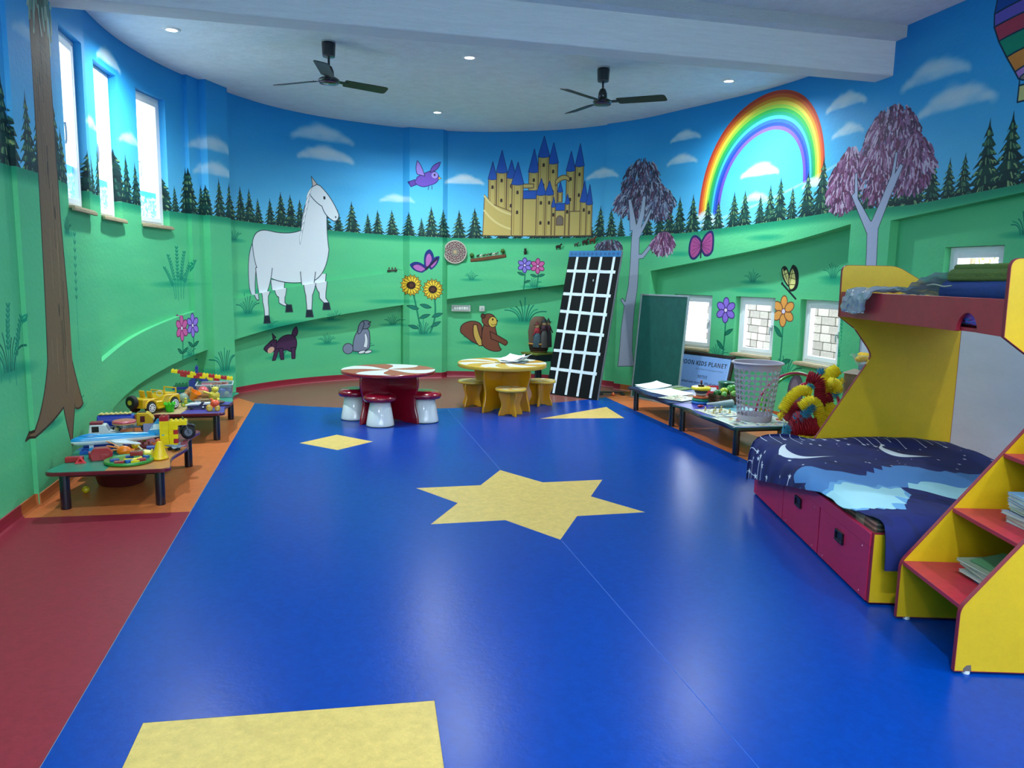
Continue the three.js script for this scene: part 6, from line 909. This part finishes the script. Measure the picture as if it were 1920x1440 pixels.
  G('light blue tinsel pompom slanting over the middle of the heap', bl, [[4.08, .38, -5.98], [4.17, .42, -5.96], [4.25, .50, -5.97]], 0.058, 9, 1); G('light blue tinsel pompom at the lower left of the heap', bl, [[3.98, .28, -6.0], [4.04, .27, -5.98]], 0.078, 10, 1); G('light blue tinsel pompom near the top of the heap', bl, [[4.42, .76, -6.16], [4.47, .79, -6.17]], 0.058, 11, 1); G('light blue tinsel pompom at the right of the heap', bl, [[4.53, .60, -6.06], [4.56, .58, -6.06]], 0.072, 13, 1); G('small light blue tinsel pompom beside the hanging red garland', bl, [[4.28, .66, -6.06], [4.29, .67, -6.06]], 0.046, 15, 1);
  for (const [x, y, z] of [[4.0, .40, -6.1], [4.62, .70, -6.12]]) G(x < 4.3 ? 'yellow tinsel tuft at the left end of the yellow arch' : 'yellow tinsel tuft at the right end of the heap', yl, [[x, y, z], [x + .03, y - .02, z]], .05, 20 + x, 1);
  // tall carton with a wrapped bunch of yellow flowers beyond the bed head
  const tc = thing('carton', 'tall grey brown carton with black lettering beyond the bunk bed panel', 'box', [4.87, 0, -6.02], -1.35); part('body', T(box(.34, .78, .3, .004), 0, .39, 0), new THREE.MeshStandardMaterial({ roughness: .9, map: canvasTex(256, 512, g => { g.fillStyle = '#8f8074'; g.fillRect(0, 0, 256, 512); g.fillStyle = '#1c1a1a'; g.font = 'bold 46px sans-serif'; g.fillText('CODE #', 30, 150); }) }), tc); part('flap', T(box(.34, .004, .16, .001), 0, .79, .1, .2), M('#9a8c7e', .9), tc);
  const fl = thing('flower_bunch', 'bunch of yellow paper flowers in clear wrapping on the tall carton', 'flowers', [4.86, .79, -6.10]); const r = rng(71); part('vase', lathe([[0, 0], [.05, 0], [.055, .06], [.05, .065], [0, .06]], 20), M('#9fc0d8', .2, { transmission: .5, thickness: 0 }), fl);
  for (let i = 0; i < 9; i++) part('flower', T(ball(1, 12), 0, 0, 0, r(), r(), 0, .045, .03, .045), matte('#e8b81c'), fl, (r() - .5) * .13, .10 + r() * .06, (r() - .5) * .13); part('wrapping', lathe([[.05, .04], [.09, .09], [.12, .16], [.13, .15]], 14), new THREE.MeshPhysicalMaterial({ color: '#f0f4f6', roughness: .08, transmission: .9, thickness: 0, side: THREE.DoubleSide }), fl);
}
{ // black floor base behind the grid board
  solo('dolly_base', 'flat black metal foot with a bar on the floor behind the grid board', 'stand', [T(box(.34, .02, .05, .004), 0, .03, 0), T(box(.05, .02, .22, .004), .15, .012, 0), T(box(.05, .02, .18, .004), -.15, .012, 0)], M('#0c0e12', .45), [3.82, 0, -9.92], -.2); solo('orange_knob', 'small orange toy on the floor by the black metal foot', 'toy', [T(lathe([[0, 0], [.03, 0], [.028, .02], [.012, .045], [0, .05]], 18))], gloss('#d05a22'), [3.80, 0, -9.79]);
  // white board standing behind the bunk bed along the right wall
  solo('white_board', 'large white laminate board standing against the right wall behind the bunk bed', 'board', [T(box(.025, 1.37, 4.2, .003), 0, .685, 0)], new THREE.MeshPhysicalMaterial({ map: mottled('#c9d3e6', .015, 141), roughness: .3 }), [5.0, 0, -4.22]);
}

// ---------------------------------------------------------------- ceiling fans
{
  const bk = M('#0a0c12', .28, { clearcoat: .5 }), bl = M('#151310', .4);
  const fan = (label, x, z, drop, R, angs, pitch) => {
    const f = thing('ceiling_fan', label, 'ceiling fan', [x, H, z]);
    part('ceiling_plate', lathe([[0, 0], [.07, 0], [.068, -.008], [.05, -.012], [0, -.012]], 28), M('#c9ced2', .4), f); part('canopy', lathe([[0, -.012], [.064, -.012], [.066, -.03], [.06, -.13], [.048, -.145], [0, -.145]], 28), bk, f); part('canopy_ring', T(tor(.054, .005, 8, 28), 0, -.138, 0, Math.PI / 2), M('#8a7a84', .25, { metalness: .8 }), f);
    part('rod', T(cyl(.011, .011, drop - .2, 12), 0, -(drop) / 2 - .02, 0), bk, f); part('lower_cup', lathe([[.012, -drop + .14], [.03, -drop + .13], [.046, -drop + .09], [.05, -drop + .02], [0, -drop + .02]], 24), bk, f);
    const m = part('motor', lathe([[0, -drop - .035], [.05, -drop - .034], [.085, -drop - .022], [.1, -drop - .004], [.098, -drop + .012], [.07, -drop + .03], [0, -drop + .034]], 40), bk, f); part('trim_ring', T(tor(.088, .004, 8, 40), 0, -drop - .022, 0, Math.PI / 2), M('#7a5a84', .25, { metalness: .7 }), m);
    for (const a of angs) { const b = part('blade', T(ext(rpoly([[.15, -.06, .02], [R - .02, -.082, .045], [R, .06, .04], [.17, .07, .03]]), .006, .001).rotateX(-Math.PI / 2), 0, 0, 0, pitch), bl, f, 0, -drop + .004, 0, 0, a, 0); part('bracket', [T(box(.12, .006, .05, .002), .14, .0, 0, pitch), T(cyl(.006, .006, .012, 10), .17, .006, .015), T(cyl(.006, .006, .012, 10), .17, .0, -.015)], M('#1c1e26', .3, { metalness: .4 }), b); }
  };
  fan('black three-bladed ceiling fan on the left, with one wide blade pointing at the camera', .013, -7.84, .36, .64, [-Math.PI / 2 - .1, Math.PI / 6 - .06, Math.PI * 5 / 6 - .1], -.22);
  fan('black three-bladed ceiling fan on the right, its hub hanging on a short rod', 2.82, -7.90, .35, .68, [Math.PI / 2 + .25, -Math.PI / 6 - .03, Math.PI * 7 / 6 + .1], -.22);
}
// ---------------------------------------------------------------- on the back wall
{
  // round fretwork plate leaning on the sloping ledge
  const s = 17.10, p = onWall(s, 0, -.012), y = yLedge(s) + .005, R = .182, d = thing('decor_plate', 'round white and red fretwork plate leaning on the sloping ledge of the back wall', 'plate', [p.x, y, p.z], wallTurn(s)), wm = M('#b9aea4', .5), rm = M('#5a1824', .45);
  const q = (n, g, m) => { const k = part(n, g, m, d); k.rotation.x = -.10; return k; };
  q('disc', T(cyl(R - .006, R - .006, .008, 44), 0, R, 0, Math.PI / 2), rm); q('rim', T(tor(R - .008, .009, 8, 52), 0, R, .004), wm);
  const fret = []; for (const [r, n, t] of [[.15, 20, .017], [.112, 14, .017], [.078, 9, .016]]) for (let i = 0; i < n; i++) { const a = (i + (n % 4 ? .5 : 0)) / n * 6.2832; fret.push(T(tor(t, .0042, 5, 12), Math.cos(a) * r, R + Math.sin(a) * r, .008)); } q('fretwork', fret, wm).userData.kind = 'stuff';
  q('centre', [T(tor(.055, .006, 6, 30), 0, R, .008), T(cyl(.045, .045, .01, 24), 0, R, .006, Math.PI / 2)], M('#8c8478', .5)); const star = new THREE.Shape(); for (let i = 0; i < 16; i++) { const a = i * Math.PI / 8, r = i % 2 ? .014 : .036; i ? star.lineTo(r * Math.cos(a), r * Math.sin(a)) : star.moveTo(r, 0); } q('rosette', T(ext(star, .008, .001), 0, R, .01), M('#c4a070', .5));
  // little farm scene on a brown plank, and single animals on the ledge
  const fs = 17.62, fp = onWall(fs, 0, .012), ang = Math.atan(.1465), f = thing('farm_diorama', 'little farm scene of trees and animals on a brown plank on the ledge', 'ornament', [fp.x, yLedge(fs), fp.z], wallTurn(fs));
  f.rotation.set(0, wallTurn(fs), ang, 'YXZ'); const rz = rng(14);
  part('plank', T(box(.56, .05, .06, .008), 0, .026, 0), new THREE.MeshStandardMaterial({ map: mottled('#6a3f22', .25, 151), roughness: .8 }), f);
  for (const x of [-.25, .24]) { part('trunk', T(cyl(.006, .008, .05, 8), x, .07, 0), M('#4a3220', .8), f); part('tree_crown', T(new THREE.IcosahedronGeometry(.034, 1), x, .108, 0), M('#3f6a26', .8), f); }
  for (let i = 0; i < 7; i++) { const x = -.16 + i * .05, c = ['#2a2420', '#c9c4b4', '#4a5a44', '#6a5a4a'][i % 4]; part('animal', [T(ball(1, 10), x, .082, 0, 0, 0, 0, .022, .013, .01), T(ball(.009, 8), x + .022, .096, 0), ...[-1, 1].map(k => T(cyl(.004, .004, .03, 6), x + k * .012, .064, 0))], M(c, .8), f); }
  for (let i = 0; i < 4; i++) part('fence_post', T(box(.006, .05, .006, .001), .08 + i * .035, .07, .015), M('#b8b4a8', .8), f);
  const animal = (sv, lab, col, k, n = 'toy_animal') => { const w = onWall(sv, 0, .014); const o = solo(n, lab, 'toy animal', [T(ball(1, 12), 0, .055 * k, 0, 0, 0, 0, .05 * k, .026 * k, .018 * k), T(ball(1, 10), .055 * k, .085 * k, 0, 0, 0, .5, .022 * k, .014 * k, .012 * k), T(cyl(.006 * k, .009 * k, .04 * k, 6), .042 * k, .072 * k, 0, 0, 0, -.6), ...[[-1, 1], [1, 1], [-1, -1], [1, -1]].map(([a, b]) => T(cyl(.006 * k, .005 * k, .05 * k, 6), a * .032 * k, .025 * k, b * .01 * k))], M(col, .8), [w.x, yLedge(sv) + .004, w.z], wallTurn(sv)); o.rotation.set(0, wallTurn(sv), ang * .6, 'YXZ'); };
  animal(18.73, 'dark toy animal on the ledge just left of the grid board top', '#2a211c', .9); animal(19.02, 'small grey toy animal on the ledge over the top of the grid board', '#4a4a3e', .7); animal(19.17, 'dark brown toy animal on the ledge next to the painted bush', '#3a2a22', 1); animal(19.30, 'reddish brown toy animal on the ledge nearest the painted bush', '#6a3a22', 1.05);
  { const sv = 18.20, w = onWall(sv, 0, .014); solo('owl_figure', 'small dark owl-like figure standing on the ledge above the painted flowers', 'ornament', [T(ball(1, 14), 0, .036, 0, 0, 0, 0, .024, .036, .02), T(ball(.02, 12), 0, .076, 0), T(new THREE.ConeGeometry(.007, .018, 6), -.012, .098, 0), T(new THREE.ConeGeometry(.007, .018, 6), .012, .098, 0), T(box(.04, .008, .03, .002), 0, .004, 0)], M('#231a14', .7), [w.x, yLedge(sv) + .003, w.z], wallTurn(sv)); }
  { const sv = 16.12, w = onWall(sv, 0, .012), o = thing('toy_cart', 'tiny dark toy cart with figures on the ledge beside the painted butterfly', 'ornament', [w.x, yLedge(sv) + .002, w.z], wallTurn(sv)); part('cart', [T(box(.16, .03, .03, .006), 0, .022, 0, 0, 0, .1)], M('#3a3a34', .7), o); for (const x of [-.05, 0, .05]) part('figure', T(ball(1, 10), x, .055, 0, 0, 0, 0, .012, .02, .01), M('#5a3a34', .7), o); for (const x of [-.05, .05]) part('wheel', T(tor(.014, .004, 6, 14), x, .014, .016), M('#20201e', .7), o); part('shaft', T(cyl(.003, .003, .1, 6), .11, .04, 0, 0, 0, 1.25), M('#4a4438', .7), o); }
  // switch plates
  const sw = (s, w, h, n, lab) => { const p = onWall(s, 1.10, .10 - .007), o = thing('switch_plate', lab, 'switch', [p.x, p.y, p.z], wallTurn(s)); part('plate', T(box(w, h, .014, .004, 2), 0, 0, 0), M('#c3c9c4', .45), o); if (n > 1) { part('inset', T(box(w - .03, h - .03, .006, .002), 0, 0, .007), M('#a9b2ac', .5), o); for (let i = 0; i < n; i++) part('switch', T(box(.03, .045, .008, .003), -w / 2 + .055 + i * (w - .11) / (n - 1), 0, .012, i % 2 ? .12 : -.12), M('#dde2dd', .4), o); } else { part('switch', T(cyl(.018, .018, .01, 16), 0, 0, .01, Math.PI / 2), M('#aab0ac', .5), o); } };
  sw(17.20, .30, .10, 6, 'wide grey switch plate with a row of switches above the painted squirrel'); sw(17.52, .085, .085, 1, 'small square switch plate to the right of the wide switch plate');
  // wicker figure basket on a green-topped side table
  const tb = thing('side_table', 'small black side table with a green top behind the yellow table', 'table', [2.97, 0, -10.72], .5); part('top', T(box(.40, .03, .34, .006), 0, .505, 0), M('#5d6a24', .4), tb); part('apron', T(box(.36, .10, .30, .004), 0, .44, 0), M('#0c1626', .4), tb); for (const [x, z] of [[-1, -1], [1, -1], [-1, 1], [1, 1]]) part('leg', T(box(.04, .4, .04, .004), x * .16, .2, z * .13), M('#0c1a2a', .4), tb);
  const bk = thing('doll_basket', 'brown woven basket with dressed straw dolls standing in it, beside the grid board', 'basket', [2.97, .52, -10.72], .2); const wv = new THREE.MeshStandardMaterial({ map: mottled('#3a2418', .3, 161), roughness: .85 });
  part('basket', lathe([[0, 0], [.11, 0], [.13, .03], [.145, .12], [.15, .14], [.14, .14], [.13, .12], [.1, .015], [0, .012]], 28), wv, bk); part('band', T(tor(.147, .014, 8, 34), 0, .125, 0, Math.PI / 2), M('#a8742c', .7), bk); part('band', T(tor(.118, .01, 8, 34), 0, .012, 0, Math.PI / 2), M('#6a5020', .7), bk); for (const y of [.04, .065, .09]) part('weave', T(tor(.134 + (y - .04) * .2, .008, 6, 34), 0, y, 0, Math.PI / 2), M('#2a160e', .8), bk);
  part('back_rest', T(lathe([[.15, .12], [.165, .3], [.14, .45], [.08, .52], [.07, .51], [.13, .44], [.155, .3], [.14, .12]], 24).clone(), 0, 0, -.02, 0, 0, 0, 1, 1, .6), M('#5c4a3a', .9), bk);
  const doll = (x, z, h, body, top, hat, lab) => { const d = thing('straw_doll', lab, 'doll', [2.97 + x, .60, -10.72 + z], .1); part('skirt', lathe([[0, 0], [.06, 0], [.05, h * .5], [.035, h * .62], [0, h * .62]], 16), M(body, .85), d); part('bodice', T(ball(1, 14), 0, h * .68, 0, 0, 0, 0, .045, .06, .04), M(top, .8), d); part('head', T(ball(.032, 14), 0, h * .68 + .075, 0), M('#b89a6c', .7), d); part('hat', [T(new THREE.ConeGeometry(.034, .07, 12), 0, h * .68 + .125, 0), T(cyl(.045, .045, .008, 16), 0, h * .68 + .095, 0)], M(hat, .8), d); for (const s of [1, -1]) part('arm', T(cyl(.008, .01, .09, 8), s * .045, h * .62, .02, .4, 0, s * .5), M(top, .8), d); };
  doll(-.06, .10, .34, '#3c5560', '#8e1c2a', '#5a1a20', 'straw doll with a red bodice at the left in the woven basket'); doll(.04, .12, .40, '#4c4c4a', '#3a1e2c', '#16222a', 'straw doll with a dark bodice and hat in the middle of the woven basket'); doll(.12, .06, .40, '#2e2a30', '#4a2a38', '#1c2a24', 'straw doll at the right of the woven basket, partly behind the grid board');
}
// ---------------------------------------------------------------- bedding and bags on the upper deck, books on the stair
const softSlab = (w, h, d, seed, wob = .01, n = 22) => { const g = new RoundedBoxGeometry(w, h, d, 6, Math.min(h * .45, .05)), p = g.attributes.position, r = rng(seed), a = r() * 6, b = r() * 6; for (let i = 0; i < p.count; i++) { const x = p.getX(i), y = p.getY(i), z = p.getZ(i); const k = wob * (Math.sin(x * n + a) * .5 + Math.sin(z * n * 1.3 + b + x * 9) * .5); p.setXYZ(i, x + k * .6 * Math.sin(y * 40), y + (y > 0 ? k : k * .1), z + k * .5); } g.computeVertexNormals(); return g; };
{
  const Y = 1.387, put = (n, lab, cat, g, m, a, y, b, t = 0) => solo(n, lab, cat, g, m, bedAt(a, y, b).toArray(), BT + t);
  const denim = new THREE.MeshPhysicalMaterial({ map: mottled('#143a80', .12, 171, 128, 3), roughness: .8, sheen: .3 }), olive = new THREE.MeshPhysicalMaterial({ map: mottled('#58702e', .12, 172, 128, 3), roughness: .8, sheen: .3 });
  put('folded_quilt', 'folded dark blue quilt with a pale zip on the upper deck of the bunk bed', 'quilt', [softSlab(.56, .13, .80, 3, .022), T(softSlab(.54, .11, .77, 4, .024), .01, .118, .02)], denim, .90, Y + .065, -.50); 
  put('zip', 'pale zip running along the edge of the folded dark blue quilt', 'zip', tube([[-.285, .05, -.3], [-.292, .055, -.2], [-.288, .045, -.1], [-.29, .05, -.02]], .004, 16, 6), M('#a8b0a0', .5), .90, Y + .165, -.62);
  put('folded_blanket', 'folded olive green blanket lying on top of the dark blue quilt', 'blanket', [softSlab(.50, .055, .74, 7, .02), T(softSlab(.48, .05, .70, 8, .02), .01, .048, .01)], olive, .92, Y + .266, -.44, .05);
  put('cloth_label', 'pale label on top of the olive green blanket', 'label', softSlab(.10, .006, .26, 9, .002), M('#aebfa0', .8), 1.0, Y + .345, -.48, .2);
  const tie = new THREE.MeshPhysicalMaterial({ roughness: .85, map: canvasTex(128, 128, g => { const r = rng(181); g.fillStyle = '#7a5ac0'; g.fillRect(0, 0, 128, 128); for (let i = 0; i < 60; i++) { g.fillStyle = ['#2aa8a8', '#9a6ad0', '#3a7ac8', '#b060b8', '#7a1c34'][r() * 5 | 0]; g.beginPath(); g.ellipse(r() * 128, r() * 128, 8 + r() * 16, 4 + r() * 8, r() * 3, 0, 7); g.fill(); } }) });
  put('folded_sheet', 'purple and teal cloth seen through the half round cut-out of the upper rail', 'cloth', softSlab(.10, .11, .46, 11, .012), tie, .625, Y + .055, -.36);
  // a clear storage bag hangs over the rail, another lies behind it
  const bagM = new THREE.MeshPhysicalMaterial({ color: '#c2d0da', roughness: .22, transmission: .45, thickness: 0, clearcoat: .5, side: THREE.DoubleSide });
  const bag = (f, na, nb) => { const P = [], I = [], U = []; for (let j = 0; j <= nb; j++) for (let i = 0; i <= na; i++) { const q = f(i / na, j / nb); P.push(q.x, q.y, q.z); U.push(i / na, j / nb); } for (let j = 0; j < nb; j++) for (let i = 0; i < na; i++) { const k = j * (na + 1) + i; I.push(k, k + 1, k + na + 1, k + 1, k + na + 2, k + na + 1); } const g = new THREE.BufferGeometry(); g.setAttribute('position', new THREE.Float32BufferAttribute(P, 3)); g.setAttribute('uv', new THREE.Float32BufferAttribute(U, 2)); g.setIndex(I); g.computeVertexNormals(); return g; };
  const rp = (a, y, b) => V3(a, y, b), cr = (u, v) => .008 * Math.sin(u * 23 + 3 * Math.sin(v * 9)) + .006 * Math.sin(v * 31 + u * 11);
  const hang = o => bag((u, v) => { const b = -1.66 + .36 * u + .14 * (1 - v) * -.5, L = v; let a, y; if (L < .55) { const t = L / .55; a = .512 - .02 * Math.sin(t * 3) - .015 - o; y = 1.405 + t * .148; } else { const t = (L - .55) / .45; a = .53 + t * .24; y = 1.556 + .012 * Math.sin(t * 3.1) + o * .8; } return rp(a + cr(u, v) * .6, y + cr(v, u), b - (1 - v) * .10); }, 22, 26);
  const bb = thing('plastic_bag', 'clear grey plastic storage bag hanging over the left end of the upper rail', 'bag', BO.toArray(), BT); part('front_layer', hang(.012), bagM, bb); part('back_layer', hang(-.004), bagM, bb); part('seam', tube([[.49, 1.408, -1.80], [.488, 1.41, -1.66], [.485, 1.412, -1.45]], .004, 14, 6), M('#dfe8ee', .3), bb);
  const lie = thing('plastic_bag', 'clear plastic bag lying slack on the upper deck beside the blue quilt', 'bag', BO.toArray(), BT), slack = o => bag((u, v) => rp(.59 + .5 * v, 1.54 + o + .10 * Math.pow(u, 1.6) + .02 * Math.sin(v * 5) + cr(u, v), -1.30 + .40 * u), 22, 18); part('upper_layer', slack(.02), bagM, lie); part('lower_layer', slack(-.015), bagM, lie); 
  put('folded_sheet', 'white folded sheet under the slack plastic bag on the upper deck', 'sheet', softSlab(.60, .13, .52, 13, .008), matte('#b9c6d2'), .95, Y + .065, -1.26);
}
{ // books
  const r = rng(201), cols = ['#e2e6e0', '#3a62a8', '#d8d2b8', '#c9c04a', '#2a3a6a', '#b8c8cc', '#8a9a64', '#c86a6a', '#e9e4d4', '#5a7a9a', '#a88a5a'];
  const book = (lab, a, y, b, w, t, l, ry, rz, c, grp) => { const o = thing('book', lab, 'book', bedAt(a, y, b).toArray(), BT + ry, grp); o.rotation.set(0, BT + ry, rz, 'YXZ'); part('pages', T(box(w - .006, t - .004, l - .006, .001), 0, t / 2, 0), M('#d6d8cc', .85), o); part('cover', [T(box(w, .0018, l, .0006), 0, .0009, 0), T(box(w, .0018, l, .0006), 0, t - .0009, 0), T(box(w, t, .002, .0008), 0, t / 2, l / 2)], M(c, .45), o); return t; };
  const names1 = ['lowest book on the bottom step, with a blue cover', 'second book from the bottom on the bottom step', 'third book from the bottom on the bottom step', 'fourth book from the bottom on the bottom step', 'fifth book from the bottom on the bottom step', 'topmost flat book on the bottom step'];
  let y = .296; [['#2f5fb0', .016], ['#c9d0cc', .012], ['#e0e2dc', .014], ['#9aa89a', .012], ['#d8dcd8', .014], ['#7a8a74', .012]].forEach(([c, t], i) => { y += book(names1[i], .36 + r() * .03 - i * .004, y, .43 + r() * .02, .17 + r() * .03, t, .26 + r() * .03, (r() - .5) * .25, 0, c, 'books on the bottom step'); });
  book('green book propped slantwise on the pile of the bottom step', .38, y + .012, .47, .17, .008, .26, .15, .16, '#4a7a54', 'books on the bottom step');
  y = .564; const names2 = ['lowest book on the second step, thin and pale', 'pink book second from the bottom on the second step', 'third book from the bottom on the second step', 'fourth book from the bottom on the second step', 'yellow edged book in the middle of the second step pile', 'sixth book from the bottom on the second step', 'seventh book from the bottom on the second step', 'eighth book from the bottom on the second step', 'topmost book on the second step'];
  [['#d9e0e0', .01], ['#c87a88', .026], ['#8a94a4', .014], ['#3a4450', .012], ['#d8d29a', .018], ['#b8c4c4', .012], ['#5a7a9a', .012], ['#d0d6d8', .018], ['#6a96b8', .012]].forEach(([c, t], i) => { y += book(names2[i], .50 + r() * .02, y, .46 + r() * .02, .16 + r() * .03, t, .24 + r() * .04, (r() - .5) * .2, 0, c, 'books on the second step'); });
  // upright books on the third step
  ['white upright book at the left on the third step', 'grey upright book second on the third step', 'cream upright book third on the third step', 'dark upright book fourth on the third step'].forEach((l, i) => { const o = thing('book', l, 'book', bedAt(.60 + .012 * i, .832, .385 + i * .036).toArray(), BT + .06 - i * .03, 'books on the third step'), c = ['#d8dad2', '#8e8c84', '#c9c2ac', '#3a3a3c'][i], h = .17 - i * .008; part('pages', T(box(.13, h - .006, .022, .001), 0, h / 2, 0), M('#d6d8cc', .85), o); part('cover', [T(box(.134, h, .002, .0006), 0, h / 2, .0125), T(box(.134, h, .002, .0006), 0, h / 2, -.0125), T(box(.003, h, .027, .001), -.067, h / 2, 0)], M(c, .5), o); });
}
renderer.render(scene, camera);
